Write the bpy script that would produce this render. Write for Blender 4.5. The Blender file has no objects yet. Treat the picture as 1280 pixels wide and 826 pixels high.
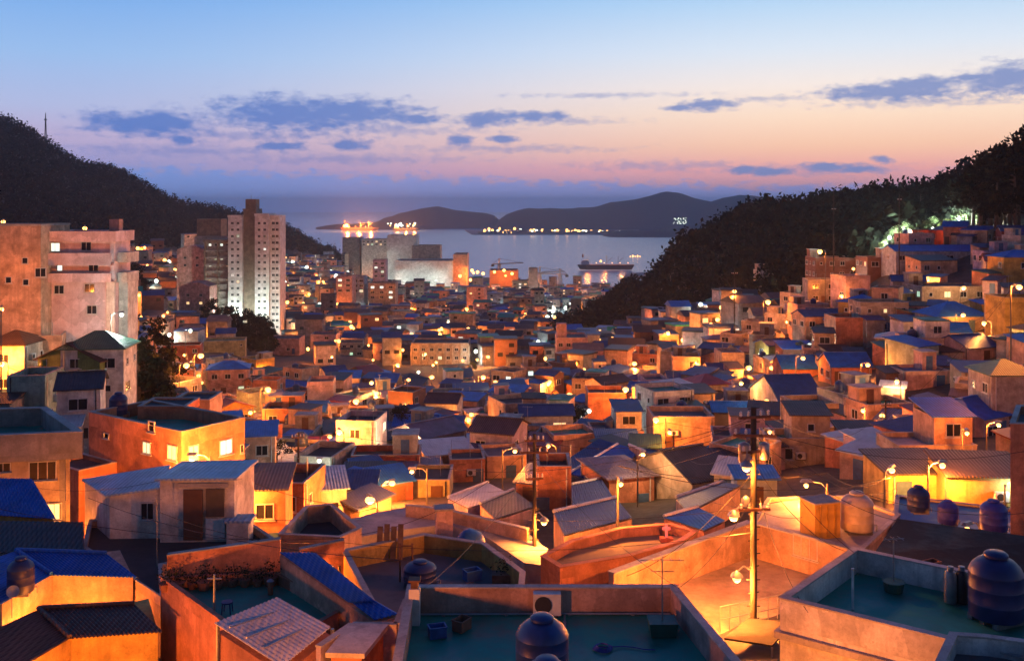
import bpy, math, random
import numpy as np
from mathutils import Vector, Matrix, noise as mnoise

R = random.Random(11)
sc = bpy.context.scene
COL = sc.collection
F = 1250.0     # focal length in photo pixels (1280 wide)
DEBUG = False
HY = 257.0     # eye-level line in the photograph
PI = math.pi

# ------------------------------------------------------------------ small helpers
def at(px, py, Y):
    return Vector(((px - 640) / F * Y, Y, -(py - HY) * Y / F))

def onz(px, py, z):
    return at(px, py, F * (-z) / (py - HY))

def onplane(px, py, a, b, c):
    n = (b - a).cross(c - a)
    d = at(px, py, 1.0)
    return d * (n.dot(a) / n.dot(d))

def pix(p):
    return 640 + F * p[0] / p[1], HY - F * p[2] / p[1]

def tag(o, label=None, cat=None, group=None, kind=None):
    if label: o['label'] = label
    if cat: o['category'] = cat
    if group: o['group'] = group
    if kind: o['kind'] = kind
    return o

def empty(name, loc, rz=0.0):
    o = bpy.data.objects.new(name, None)
    COL.objects.link(o)
    o.location = loc
    o.rotation_euler = (0, 0, rz)
    o.empty_display_size = 0.3
    return o

def link(name, me, parent=None, loc=None, rz=None):
    o = bpy.data.objects.new(name, me)
    COL.objects.link(o)
    if parent is not None: o.parent = parent
    if loc is not None: o.location = loc
    if rz is not None: o.rotation_euler = (0, 0, rz)
    return o

def kids(o):
    return [c for c in bpy.data.objects if c.parent == o]

def copy_tree(o, parent=None):
    c = o.copy(); COL.objects.link(c)
    if parent is not None: c.parent = parent
    for ch in o.children: copy_tree(ch, c)
    return c

class MB:
    def __init__(s): s.v = []; s.f = []; s.m = []
    def add(s, vs, fs, mi=0):
        n = len(s.v)
        s.v += [tuple(p) for p in vs]
        for f in fs:
            s.f.append(tuple(i + n for i in f)); s.m.append(mi)
        return s
    def poly(s, pts, mi=0): return s.add(pts, [range(len(pts))], mi)
    def prism(s, bot, top, mi=0, mtop=None):
        n = len(bot)
        s.add(list(bot) + list(top), [tuple(range(n))[::-1]] + [(i, (i + 1) % n, n + (i + 1) % n, n + i) for i in range(n)], mi)
        s.f.append(tuple(range(len(s.v) - n, len(s.v)))); s.m.append(mi if mtop is None else mtop)
        return s
    def walls(s, poly, z0, z1, mi=0):
        return s.prism([(p[0], p[1], z0) for p in poly], [(p[0], p[1], z1) for p in poly], mi)
    def box(s, cx, cy, cz, sx, sy, sz, mi=0, rz=0.0):
        c, q = math.cos(rz), math.sin(rz)
        pts = []
        for dz in (-sz / 2, sz / 2):
            for dx, dy in ((-sx / 2, -sy / 2), (sx / 2, -sy / 2), (sx / 2, sy / 2), (-sx / 2, sy / 2)):
                pts.append((cx + dx * c - dy * q, cy + dx * q + dy * c, cz + dz))
        return s.prism(pts[:4], pts[4:], mi)
    def slab(s, pts, th, mi=0):
        return s.prism([(p[0], p[1], p[2] - th) for p in pts], pts, mi)
    def ring(s, outer, inner, z0, z1, mi=0):
        n = len(outer)
        vs = [(p[0], p[1], z0) for p in outer] + [(p[0], p[1], z1) for p in outer] + [(p[0], p[1], z0) for p in inner] + [(p[0], p[1], z1) for p in inner]
        fs = []
        for i in range(n):
            j = (i + 1) % n
            fs += [(i, j, n + j, n + i), (2 * n + j, 2 * n + i, 3 * n + i, 3 * n + j), (n + i, n + j, 3 * n + j, 3 * n + i), (j, i, 2 * n + i, 2 * n + j)]
        return s.add(vs, fs, mi)
    def cyl(s, p0, p1, r0, r1=None, n=8, mi=0):
        p0 = Vector(p0); p1 = Vector(p1); r1 = r0 if r1 is None else r1
        d = (p1 - p0).normalized()
        u = d.cross(Vector((0, 0, 1)) if abs(d.z) < .9 else Vector((1, 0, 0))).normalized(); w = d.cross(u)
        a = [p0 + (u * math.cos(t) + w * math.sin(t)) * r0 for t in [2 * PI * k / n for k in range(n)]]
        b = [p1 + (u * math.cos(t) + w * math.sin(t)) * r1 for t in [2 * PI * k / n for k in range(n)]]
        return s.prism(a, b, mi)
    def tube(s, path, r, n=5, mi=0):
        for a, b in zip(path[:-1], path[1:]): s.cyl(a, b, r, r, n, mi)
        return s
    def lathe(s, c, prof, n=20, mi=0):
        vs = []; fs = []
        for (r, z) in prof:
            for k in range(n):
                t = 2 * PI * k / n
                vs.append((c[0] + r * math.cos(t), c[1] + r * math.sin(t), c[2] + z))
        for i in range(len(prof) - 1):
            for k in range(n):
                j = (k + 1) % n
                fs.append((i * n + k, i * n + j, (i + 1) * n + j, (i + 1) * n + k))
        fs.append(tuple(range(n))[::-1]); fs.append(tuple(range((len(prof) - 1) * n, len(prof) * n)))
        return s.add(vs, fs, mi)
    def ball(s, c, r, n=12, mi=0, sz=1.0):
        prof = [(max(.001, r * math.sin(PI * k / 8)), -r * sz * math.cos(PI * k / 8)) for k in range(9)]
        return s.lathe(c, prof, n, mi)
    def mesh(s, name, mats, smooth=False):
        me = bpy.data.meshes.new(name)
        me.from_pydata(s.v, [], s.f)
        for m in (mats if isinstance(mats, (list, tuple)) else [mats]): me.materials.append(m)
        me.polygons.foreach_set('material_index', s.m)
        if smooth:
            me.shade_smooth()
            try: me.set_sharp_from_angle(angle=math.radians(40))
            except Exception: pass
        me.update()
        return me
    def build(s, name, mats, parent=None, smooth=False, loc=None):
        return link(name, s.mesh(name, mats, smooth), parent, loc)

def inset(poly, d):
    """polygon offset inwards (any winding), 2-D"""
    n = len(poly)
    A = sum(poly[i][0] * poly[(i + 1) % n][1] - poly[(i + 1) % n][0] * poly[i][1] for i in range(n))
    sg = 1 if A > 0 else -1
    out = []
    for i in range(n):
        a, b, c = Vector(poly[i - 1][:2]), Vector(poly[i][:2]), Vector(poly[(i + 1) % n][:2])
        e1 = (b - a).normalized(); e2 = (c - b).normalized()
        n1 = Vector((-e1.y, e1.x)) * sg; n2 = Vector((-e2.y, e2.x)) * sg
        k = max(.35, 1 + n1.dot(n2))
        q = b + (n1 + n2) * (d / k)
        out.append((q.x, q.y))
    return out

# ------------------------------------------------------------------ materials
def newmat(name):
    m = bpy.data.materials.new(name); m.use_nodes = True
    nt = m.node_tree
    b = nt.nodes['Principled BSDF']
    return m, nt, b

def N(nt, t, **kw):
    n = nt.nodes.new(t)
    for k, v in kw.items():
        if k in n.inputs: n.inputs[k].default_value = v
        else: setattr(n, k, v)
    return n

def rgba(c): return (c[0], c[1], c[2], 1)

def coords(nt, per_object=True):
    tc = N(nt, 'ShaderNodeTexCoord')
    if not per_object: return tc.outputs['Object']
    oi = N(nt, 'ShaderNodeObjectInfo')
    mul = N(nt, 'ShaderNodeMath', operation='MULTIPLY'); mul.inputs[1].default_value = 57.0
    nt.links.new(oi.outputs['Random'], mul.inputs[0])
    add = N(nt, 'ShaderNodeVectorMath', operation='ADD')
    nt.links.new(tc.outputs['Object'], add.inputs[0]); nt.links.new(mul.outputs[0], add.inputs[1])
    return add.outputs[0]

def tinted(nt, fac, col, lo, hi, pos=(.3, .7)):
    r = N(nt, 'ShaderNodeValToRGB')
    r.color_ramp.elements[0].position = pos[0]; r.color_ramp.elements[1].position = pos[1]
    r.color_ramp.elements[0].color = rgba([c * lo for c in col]); r.color_ramp.elements[1].color = rgba([min(.95, c * hi) for c in col])
    nt.links.new(fac, r.inputs[0])
    return r.outputs[0]

def mixc(nt, fac, a, b, blend='MIX'):
    mx = N(nt, 'ShaderNodeMix', data_type='RGBA', blend_type=blend)
    for val, k in ((fac, 0), (a, 6), (b, 7)):
        if hasattr(val, 'is_output') or isinstance(val, bpy.types.NodeSocket): nt.links.new(val, mx.inputs[k])
        else: mx.inputs[k].default_value = val if k == 0 else rgba(val)
    return mx.outputs[2]

def plaster(name, col, rough=.9, grime=.62, bump=.35):
    m, nt, b = newmat(name)
    col = [min(.92, c * 1.28) for c in col]
    co = coords(nt)
    n1 = N(nt, 'ShaderNodeTexNoise', Scale=.8, Detail=7.0, Roughness=.65); nt.links.new(co, n1.inputs['Vector'])
    base = tinted(nt, n1.outputs[0], col, 1 - grime * .75, 1.14, (.36, .64))
    # patched render: cells of slightly different mix, and a fine speckle
    vo = N(nt, 'ShaderNodeTexVoronoi', Scale=.55); vo.inputs['Randomness'].default_value = 1.0
    wob = N(nt, 'ShaderNodeVectorMath', operation='ADD'); n5 = N(nt, 'ShaderNodeTexNoise', Scale=2.5, Detail=3.0); nt.links.new(co, n5.inputs['Vector'])
    nt.links.new(co, wob.inputs[0]); nt.links.new(n5.outputs[0], wob.inputs[1]); nt.links.new(wob.outputs[0], vo.inputs['Vector'])
    cellv = N(nt, 'ShaderNodeSeparateColor'); nt.links.new(vo.outputs['Color'], cellv.inputs[0])
    base = mixc(nt, 1.0, base, tinted(nt, cellv.outputs[0], (1, 1, 1), .70, .95, (.1, .9)), 'MULTIPLY')
    n6 = N(nt, 'ShaderNodeTexNoise', Scale=11.0, Detail=3.0, Roughness=.8); nt.links.new(co, n6.inputs['Vector'])
    base = mixc(nt, 1.0, base, tinted(nt, n6.outputs[0], (1, 1, 1), .72, .95, (.3, .55)), 'MULTIPLY')
    mp = N(nt, 'ShaderNodeMapping'); mp.inputs['Scale'].default_value = (2.6, 2.6, .22); nt.links.new(co, mp.inputs[0])
    n2 = N(nt, 'ShaderNodeTexNoise', Scale=1.3, Detail=5.0); nt.links.new(mp.outputs[0], n2.inputs['Vector'])
    rs = N(nt, 'ShaderNodeMapRange'); rs.inputs[1].default_value = .5; rs.inputs[2].default_value = .68; rs.inputs[4].default_value = grime
    nt.links.new(n2.outputs[0], rs.inputs[0])
    stain = mixc(nt, rs.outputs[0], base, [c * .42 for c in col])
    nt.links.new(stain, b.inputs['Base Color'])
    b.inputs['Roughness'].default_value = rough
    n3 = N(nt, 'ShaderNodeTexNoise', Scale=22.0, Detail=4.0); nt.links.new(co, n3.inputs['Vector'])
    bp = N(nt, 'ShaderNodeBump', Strength=bump, Distance=.02); nt.links.new(n3.outputs[0], bp.inputs['Height']); nt.links.new(bp.outputs[0], b.inputs['Normal'])
    return m

def brickmat(name, col, mortar=(.3, .27, .24)):
    m, nt, b = newmat(name)
    tc = N(nt, 'ShaderNodeTexCoord')
    sp = N(nt, 'ShaderNodeSeparateXYZ'); nt.links.new(tc.outputs['Object'], sp.inputs[0])
    ad = N(nt, 'ShaderNodeMath', operation='ADD'); nt.links.new(sp.outputs[0], ad.inputs[0]); nt.links.new(sp.outputs[1], ad.inputs[1])
    cb = N(nt, 'ShaderNodeCombineXYZ'); nt.links.new(ad.outputs[0], cb.inputs[0]); nt.links.new(sp.outputs[2], cb.inputs[1])
    bt = N(nt, 'ShaderNodeTexBrick', Scale=1.0)
    bt.inputs['Brick Width'].default_value = .25; bt.inputs['Row Height'].default_value = .09; bt.inputs['Mortar Size'].default_value = .008
    bt.inputs['Color1'].default_value = rgba(col); bt.inputs['Color2'].default_value = rgba([c * .7 for c in col]); bt.inputs['Mortar'].default_value = rgba(mortar)
    nt.links.new(cb.outputs[0], bt.inputs['Vector'])
    n1 = N(nt, 'ShaderNodeTexNoise', Scale=.7, Detail=6.0); nt.links.new(coords(nt), n1.inputs['Vector'])
    g = tinted(nt, n1.outputs[0], (1, 1, 1), .6, .95)
    nt.links.new(mixc(nt, 1.0, bt.outputs[0], g, 'MULTIPLY'), b.inputs['Base Color'])
    b.inputs['Roughness'].default_value = .9
    return m

def corr(name, col, pitch=.22, rough=.5, wear=.4, spec=.5, rust=None):
    """ribbed sheet roof: ribs run down the slope (local y), wear patches keep their own shapes"""
    m, nt, b = newmat(name)
    tc = N(nt, 'ShaderNodeTexCoord')
    wv = N(nt, 'ShaderNodeTexWave', wave_type='BANDS', bands_direction='X', Scale=.314 / pitch * 1.0)
    wv.inputs['Distortion'].default_value = 0
    nt.links.new(tc.outputs['Object'], wv.inputs['Vector'])
    co = coords(nt)
    n1 = N(nt, 'ShaderNodeTexNoise', Scale=.9, Detail=8.0, Roughness=.7); nt.links.new(co, n1.inputs['Vector'])
    base = tinted(nt, n1.outputs[0], col, 1 - wear, 1 + wear * .45)
    mp = N(nt, 'ShaderNodeMapping'); mp.inputs['Scale'].default_value = (3.0, .35, 3.0); nt.links.new(co, mp.inputs[0])
    n2 = N(nt, 'ShaderNodeTexNoise', Scale=1.6, Detail=4.0); nt.links.new(mp.outputs[0], n2.inputs['Vector'])
    rs = N(nt, 'ShaderNodeMapRange'); rs.inputs[1].default_value = .56; rs.inputs[2].default_value = .74; rs.inputs[4].default_value = .6
    nt.links.new(n2.outputs[0], rs.inputs[0])
    nt.links.new(mixc(nt, rs.outputs[0], base, rust or [c * .5 + .02 for c in col]), b.inputs['Base Color'])
    b.inputs['Roughness'].default_value = rough
    b.inputs['Specular IOR Level'].default_value = spec
    bp = N(nt, 'ShaderNodeBump', Strength=.7, Distance=.04); nt.links.new(wv.outputs[1], bp.inputs['Height']); nt.links.new(bp.outputs[0], b.inputs['Normal'])
    return m

def deckmat(name, col, worn=None, rough=.55):
    m, nt, b = newmat(name)
    co = coords(nt)
    n1 = N(nt, 'ShaderNodeTexNoise', Scale=.55, Detail=8.0, Roughness=.7); nt.links.new(co, n1.inputs['Vector'])
    base = tinted(nt, n1.outputs[0], col, .42, 1.35, (.32, .66))
    n2 = N(nt, 'ShaderNodeTexNoise', Scale=2.2, Detail=6.0, Roughness=.7); nt.links.new(co, n2.inputs['Vector'])
    rs = N(nt, 'ShaderNodeMapRange'); rs.inputs[1].default_value = .6; rs.inputs[2].default_value = .74; rs.inputs[4].default_value = .55
    nt.links.new(n2.outputs[0], rs.inputs[0])
    nt.links.new(mixc(nt, rs.outputs[0], base, worn or [c * .45 + .03 for c in col]), b.inputs['Base Color'])
    rr = N(nt, 'ShaderNodeMapRange'); rr.inputs[1].default_value = .42; rr.inputs[2].default_value = .56; rr.inputs[3].default_value = max(.12, rough - .15); rr.inputs[4].default_value = rough + .15; nt.links.new(n1.outputs[0], rr.inputs[0]); nt.links.new(rr.outputs[0], b.inputs['Roughness'])
    bp = N(nt, 'ShaderNodeBump', Strength=.2, Distance=.02); nt.links.new(n2.outputs[0], bp.inputs['Height']); nt.links.new(bp.outputs[0], b.inputs['Normal'])
    return m

def plain(name, col, rough=.5, metal=0.0, var=.25):
    m, nt, b = newmat(name)
    n1 = N(nt, 'ShaderNodeTexNoise', Scale=3.0, Detail=5.0); nt.links.new(coords(nt), n1.inputs['Vector'])
    nt.links.new(tinted(nt, n1.outputs[0], col, 1 - var, 1 + var * .5), b.inputs['Base Color'])
    b.inputs['Roughness'].default_value = rough; b.inputs['Metallic'].default_value = metal
    return m

def emit(name, col, s, base=(.6, .6, .6)):
    m, nt, b = newmat(name)
    b.inputs['Base Color'].default_value = rgba(base)
    b.inputs['Emission Color'].default_value = rgba(col); b.inputs['Emission Strength'].default_value = s
    return m

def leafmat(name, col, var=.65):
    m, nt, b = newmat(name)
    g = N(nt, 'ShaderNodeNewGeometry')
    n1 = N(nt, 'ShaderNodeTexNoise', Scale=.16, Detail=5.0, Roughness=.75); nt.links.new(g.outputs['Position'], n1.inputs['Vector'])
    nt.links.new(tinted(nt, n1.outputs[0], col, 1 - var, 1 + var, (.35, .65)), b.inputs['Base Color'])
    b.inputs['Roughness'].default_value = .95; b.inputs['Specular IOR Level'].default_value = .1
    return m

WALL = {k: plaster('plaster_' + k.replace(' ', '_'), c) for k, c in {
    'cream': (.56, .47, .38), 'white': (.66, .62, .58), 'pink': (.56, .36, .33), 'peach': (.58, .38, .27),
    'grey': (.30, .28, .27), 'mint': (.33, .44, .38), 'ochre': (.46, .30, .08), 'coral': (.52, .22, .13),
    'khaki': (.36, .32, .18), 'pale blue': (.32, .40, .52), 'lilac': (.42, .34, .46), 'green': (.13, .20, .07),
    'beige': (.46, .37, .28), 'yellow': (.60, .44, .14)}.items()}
WALL['brick'] = brickmat('brown_brick', (.25, .10, .065))
WALL['red'] = plaster('plaster_red', (.33, .08, .05))
ROOFC = {
    'blue': corr('blue_ribbed_sheet', (.015, .12, .52), spec=.3), 'deep blue': corr('deep_blue_ribbed_sheet', (.022, .06, .22), spec=.3),
    'dusky blue': corr('dusky_blue_sheet', (.06, .085, .22), spec=.3), 'dark grey': corr('dark_slate_sheet', (.05, .05, .06), wear=.5, spec=.25),
    'brown': corr('brown_ribbed_sheet', (.075, .05, .045), wear=.45, spec=.2), 'red': corr('red_ribbed_sheet', (.22, .035, .03)),
    'pale grey': corr('pale_grey_sheet', (.55, .56, .58), wear=.25), 'light blue': corr('light_blue_sheet', (.30, .44, .60), spec=.4),
    'green': corr('green_sheet', (.05, .13, .08)), 'purple grey': corr('purple_grey_sheet', (.15, .13, .20), spec=.3)}
DECK = {
    'teal': deckmat('teal_waterproof_paint', (.008, .25, .175), (.03, .13, .10)), 'green': deckmat('green_waterproof_paint', (.02, .13, .07)),
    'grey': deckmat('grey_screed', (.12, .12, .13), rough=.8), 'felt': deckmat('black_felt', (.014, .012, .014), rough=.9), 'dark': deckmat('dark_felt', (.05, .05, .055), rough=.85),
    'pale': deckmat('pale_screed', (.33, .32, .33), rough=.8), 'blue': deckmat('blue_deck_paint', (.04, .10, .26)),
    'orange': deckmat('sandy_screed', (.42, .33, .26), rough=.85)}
M = {
    'concrete': plaster('raw_concrete', (.27, .26, .25), grime=.5), 'coping': plaster('coping_cement', (.42, .40, .38), grime=.4),
    'frame': plain('window_frame_white', (.5, .5, .5), .5), 'frame_dark': plain('window_frame_dark', (.07, .06, .05), .5),
    'glass': plain('dark_window_glass', (.018, .02, .026), .12), 'steel': plain('galvanised_steel', (.32, .33, .34), .45, .6),
    'dark_metal': plain('dark_metal', (.04, .04, .045), .5, .3), 'rust': plain('rusty_iron', (.13, .06, .035), .8, 0, .5),
    'door_brown': plain('brown_door', (.10, .045, .025), .6), 'door_blue': plain('blue_door', (.05, .12, .25), .5),
    'tank_blue': plain('blue_polythene', (.018, .045, .17), .42, 0, .3), 'tank_navy': plain('navy_polythene', (.014, .028, .12), .45),
    'tank_yellow': plain('yellow_tank_paint', (.50, .28, .04), .55), 'tank_cream': plain('cream_tank_plastic', (.5, .42, .33), .5),
    'tank_violet': plain('violet_polythene', (.06, .06, .30), .5),
    'pole_dark': plain('grey_pole_paint', (.09, .085, .08), .6), 'pole': plaster('concrete_pole', (.035, .03, .027), grime=.35), 'cable': plain('black_cable', (.012, .012, .014), .6),
    'white_plastic': plain('white_enamel', (.6, .6, .58), .45), 'tarp': plain('blue_tarpaulin', (.02, .10, .34), .45, 0, .4),
    'pot': plain('terracotta_pot', (.24, .10, .06), .85), 'wood': plain('weathered_wood', (.14, .09, .06), .85, 0, .5),
    'bulb': emit('sodium_bulb', (1.0, .46, .10), 5.0), 'bulb_white': emit('white_lamp_glass', (.85, 1.0, .8), 4.0),
    'lit_warm': emit('lit_window_warm', (1.0, .62, .25), 1.3), 'lit_cold': emit('lit_window_cold', (.85, 1.0, .85), 1.3),
    'lit_green': emit('lit_window_green', (.55, .95, .6), 1.0),
    'neon': emit('pink_neon', (1.0, .13, .10), 1.0, (.25, .04, .03)),
    'trunk': plain('bark', (.06, .045, .035), .95, 0, .4),
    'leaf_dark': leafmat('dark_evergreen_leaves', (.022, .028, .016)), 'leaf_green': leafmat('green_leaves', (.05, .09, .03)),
    'leaf_lightened': leafmat('floodlight_toned_leaves', (.13, .17, .08)), 'leaf_pine': leafmat('pine_needles', (.012, .016, .010)), 'leaf_brown': leafmat('bare_winter_wood', (.022, .015, .014)),  # the lightened leaves carry floodlight brightness in their colour
}
# ------------------------------------------------------------------ terrain
# columns: bearing (photo px), rows: distance (m); value = photo row of the bare ground there
ROWS = [4, 12, 30, 60, 100, 150, 200, 250, 300, 350, 420, 500, 600, 850, 1200, 1500]
COLS = {
    -500: [3000, 1650, 900, 640, 430, 350, 320, 300, 285, 275, 250, 230, 200, 120, 60, 342],
    0:    [3000, 1700, 930, 672, 505, 405, 372, 355, 342, 330, 312, 298, 275, 205, 150, 342],
    120:  [3000, 1700, 930, 692, 570, 475, 420, 395, 375, 362, 340, 325, 310, 260, 208, 342],
    250:  [3000, 1700, 925, 702, 600, 530, 490, 460, 440, 425, 405, 375, 345, 300, 259, 342],
    350:  [3000, 1700, 922, 702, 602, 538, 498, 474, 455, 443, 425, 405, 380, 330, 284, 342],
    410:  [3000, 1700, 920, 700, 600, 537, 497, 473, 455, 443, 427, 413, 395, 345, 312, 342],
    450:  [3000, 1700, 920, 700, 600, 536, 496, 473, 456, 444, 428, 416, 402, 372, 350, 342],
    640:  [3000, 1690, 903, 694, 594, 532, 494, 473, 457, 443, 427, 415, 401, 380, 360, 342],
    700:  [3000, 1690, 900, 692, 593, 530, 492, 470, 453, 441, 427, 421, 409, 385, 362, 342],
    800:  [3000, 1690, 895, 686, 590, 526, 486, 462, 442, 432, 420, 362, 372, 378, 365, 342],
    860:  [3000, 1680, 890, 678, 580, 515, 470, 440, 412, 384, 308, 314, 332, 378, 365, 342],
    950:  [3000, 1680, 880, 668, 568, 495, 448, 412, 376, 333, 270, 276, 300, 370, 365, 342],
    1040: [3000, 1670, 875, 655, 555, 465, 390, 345, 302, 266, 266, 276, 295, 360, 365, 342],
    1130: [3000, 1670, 870, 645, 545, 432, 338, 300, 276, 258, 258, 270, 290, 360, 365, 342],
    1280: [3000, 1670, 865, 640, 530, 400, 305, 252, 228, 208, 215, 250, 290, 360, 365, 342],
    1900: [3000, 1670, 860, 620, 480, 340, 262, 230, 200, 180, 190, 230, 290, 360, 365, 342],
}
_cx = sorted(COLS)
_lr = [math.log(y) for y in ROWS]
_Z = np.array([[-(v - HY) * y / F for v, y in zip(COLS[c], ROWS)] for c in _cx])
def G(x, y):
    y = min(max(y, ROWS[0]), ROWS[-1])
    b = 640 + F * x / y
    b = min(max(b, _cx[0]), _cx[-1])
    i = max(0, min(len(_cx) - 2, sum(1 for c in _cx if c <= b) - 1))
    ly = math.log(y)
    j = max(0, min(len(_lr) - 2, sum(1 for c in _lr if c <= ly) - 1))
    u = (b - _cx[i]) / (_cx[i + 1] - _cx[i]); w = (y - ROWS[j]) / (ROWS[j + 1] - ROWS[j])
    u = u * u * (3 - 2 * u)
    return (_Z[i, j] * (1 - u) + _Z[i + 1, j] * u) * (1 - w) + (_Z[i, j + 1] * (1 - u) + _Z[i + 1, j + 1] * u) * w

def forest_at(x, y):
    """wooded ground: the far hills, the strip below the tower blocks, the dark clump mid-left"""
    b = 640 + F * x / y; r = HY - F * G(x, y) / y
    if b > 690:
        lim = np.interp(b, [690, 760, 830, 900, 950, 1000, 1060, 1130, 1280], [470, 430, 420, 330, 290, 248, 232, 232, 225])
        if y > 760: return b > 770
        if y > lim: return True
        bd = np.interp(b, [690, 760, 830, 900, 950, 1000, 1060, 1130, 1280], [440, 424, 408, 384, 362, 336, 312, 292, 262])
        return y > 185 and r < bd
    if b < 430 and y > 180:
        lim = np.interp(b, [0, 100, 160, 230, 300, 350, 410, 430], [300, 306, 310, 312, 306, 312, 324, 345])
        if r < lim: return True
    if 150 < b < 335 and 190 < y < 400:
        c = np.interp(b, [150, 220, 280, 335], [345, 385, 410, 440])
        return c - 14 < r < c + 16
    if 128 < b < 205 and 105 < y < 165: return True
    return False

def terrain():
    m, nt, b = newmat('hillside_earth')
    g = N(nt, 'ShaderNodeNewGeometry')
    n1 = N(nt, 'ShaderNodeTexNoise', Scale=.25, Detail=8.0, Roughness=.7); nt.links.new(g.outputs['Position'], n1.inputs['Vector'])
    n2 = N(nt, 'ShaderNodeTexNoise', Scale=2.0, Detail=6.0); nt.links.new(g.outputs['Position'], n2.inputs['Vector'])
    a = tinted(nt, n1.outputs[0], (.07, .062, .055), .5, 1.5)
    nt.links.new(mixc(nt, 1.0, a, tinted(nt, n2.outputs[0], (1, 1, 1), .6, .95), 'MULTIPLY'), b.inputs['Base Color'])
    b.inputs['Roughness'].default_value = .95
    bs = np.concatenate([np.linspace(-500, 0, 12)[:-1], np.linspace(0, 1280, 90), np.linspace(1280, 1900, 12)[1:]])
    ys = np.concatenate([[4, 8], np.exp(np.linspace(math.log(12), math.log(1500), 110))])
    v = []; f = []
    nb = len(bs)
    for y in ys:
        for c in bs:
            x = (c - 640) / F * y
            k = min(1.0, y / 300)
            v.append((x, y, G(x, y) + k * 2.5 * mnoise.noise((x * .02, y * .02, 0)) + (k * 1.2) * mnoise.noise((x * .09, y * .09, 3))))
    for j in range(len(ys) - 1):
        for i in range(nb - 1):
            f.append((j * nb + i, j * nb + i + 1, (j + 1) * nb + i + 1, (j + 1) * nb + i))
    me = bpy.data.meshes.new('terrain'); me.from_pydata(v, [], f); me.materials.append(m); me.shade_smooth()
    tag(link('terrain', me), kind='structure')
terrain()

def sea():
    m, nt, b = newmat('harbour_water')
    b.inputs['Base Color'].default_value = (.18, .33, .56, 1); b.inputs['Roughness'].default_value = .18  # base colour raised to stand in for pale sky reflection
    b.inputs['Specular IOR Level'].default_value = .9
    g = N(nt, 'ShaderNodeNewGeometry')
    mp = N(nt, 'ShaderNodeMapping'); mp.inputs['Scale'].default_value = (.02, .07, .05); nt.links.new(g.outputs['Position'], mp.inputs[0])
    n1 = N(nt, 'ShaderNodeTexNoise', Scale=1.0, Detail=8.0, Roughness=.65); nt.links.new(mp.outputs[0], n1.inputs['Vector'])
    bp = N(nt, 'ShaderNodeBump', Strength=.8, Distance=2.2); nt.links.new(n1.outputs[0], bp.inputs['Height']); nt.links.new(bp.outputs[0], b.inputs['Normal'])
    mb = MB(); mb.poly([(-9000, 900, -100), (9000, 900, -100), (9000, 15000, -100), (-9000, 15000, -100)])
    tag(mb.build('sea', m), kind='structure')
sea()

def island(name, pts, Y, depth, base_py, label=None):
    """far headland: skyline heights (photo rows) carried on a rounded ridge of real depth"""
    m = leafmat('wooded_headland', (.03, .035, .03))
    xs = np.linspace(pts[0][0], pts[-1][0], 70)
    hs = np.interp(xs, [p[0] for p in pts], [p[1] for p in pts])
    nr = 15
    v = []; f = []
    for px, h in zip(xs, hs):
        X = (px - 640) / F * Y; top = -(h - HY) * Y / F; low = -101.5
        for k in range(nr):
            t = k / (nr - 1)
            s = math.sin(PI * t) ** .8
            z = low + (top - low) * s
            y = Y + depth * (t - .5)
            z += s * 9 * mnoise.noise((X * .006, y * .006, 1.7)) + s * 4 * mnoise.noise((X * .02, y * .02, 7))
            v.append((X * y / Y, y, z))
    for i in range(len(xs) - 1):
        for k in range(nr - 1): f.append((i * nr + k, (i + 1) * nr + k, (i + 1) * nr + k + 1, i * nr + k + 1))
    me = bpy.data.meshes.new(name); me.from_pydata(v, [], f); me.materials.append(m); me.shade_smooth()
    return tag(link(name, me), kind='structure')
island('headland_hill', [(462, 283), (480, 272), (505, 266), (530, 261), (548, 258), (570, 262), (600, 266), (618, 270), (632, 283)], 4700, 700, 283)
island('headland_hill', [(612, 288), (630, 268), (650, 262), (700, 261), (745, 260), (765, 253), (790, 249), (815, 243), (832, 239), (848, 241), (870, 248), (890, 252), (905, 247), (925, 245), (950, 246), (990, 250), (1040, 262), (1090, 285)], 4500, 900, 285)
island('headland_hill', [(740, 300), (770, 290), (800, 288), (860, 284), (900, 280), (940, 284), (960, 300)], 3300, 300, 296)
island('headland_hill', [(395, 283), (420, 279), (470, 278), (500, 279), (540, 283)], 4300, 200, 284)

# ------------------------------------------------------------------ foliage
def leaf_cloud(specs, seed, size):
    """specs rows: x,y,z,rx,rz,count -> one mesh of leaf quads spread through each crown's volume"""
    g = np.random.default_rng(seed)
    P = []; S = []
    for (x, y, z, rx, rz, n) in specs:
        d = g.normal(size=(n, 3)); d /= np.linalg.norm(d, axis=1)[:, None]
        r = g.random((n, 1)) ** .42
        # uneven outline: a few lobes per crown
        lob = 1 + .28 * np.sin(d[:, :1] * 4.1 + x * 1.7) * np.cos(d[:, 1:2] * 3.7 + y) + .15 * g.normal(size=(n, 1))
        q = d * r * lob * np.array([rx, rx, rz])
        P.append(q + np.array([x, y, z])); S.append(np.full(n, size * (.6 + .5 * rx / 3)))
    P = np.concatenate(P); S = np.concatenate(S) * (.6 + .8 * g.random(len(P)))
    n = len(P)
    a = g.normal(size=(n, 3)); a /= np.linalg.norm(a, axis=1)[:, None]
    b = np.cross(a, g.normal(size=(n, 3))); b /= np.linalg.norm(b, axis=1)[:, None]
    V = np.empty((n, 4, 3))
    V[:, 0] = P - a * S[:, None]; V[:, 1] = P + b * S[:, None] * .6; V[:, 2] = P + a * S[:, None]; V[:, 3] = P - b * S[:, None] * .6
    return V.reshape(-1, 3)

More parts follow.
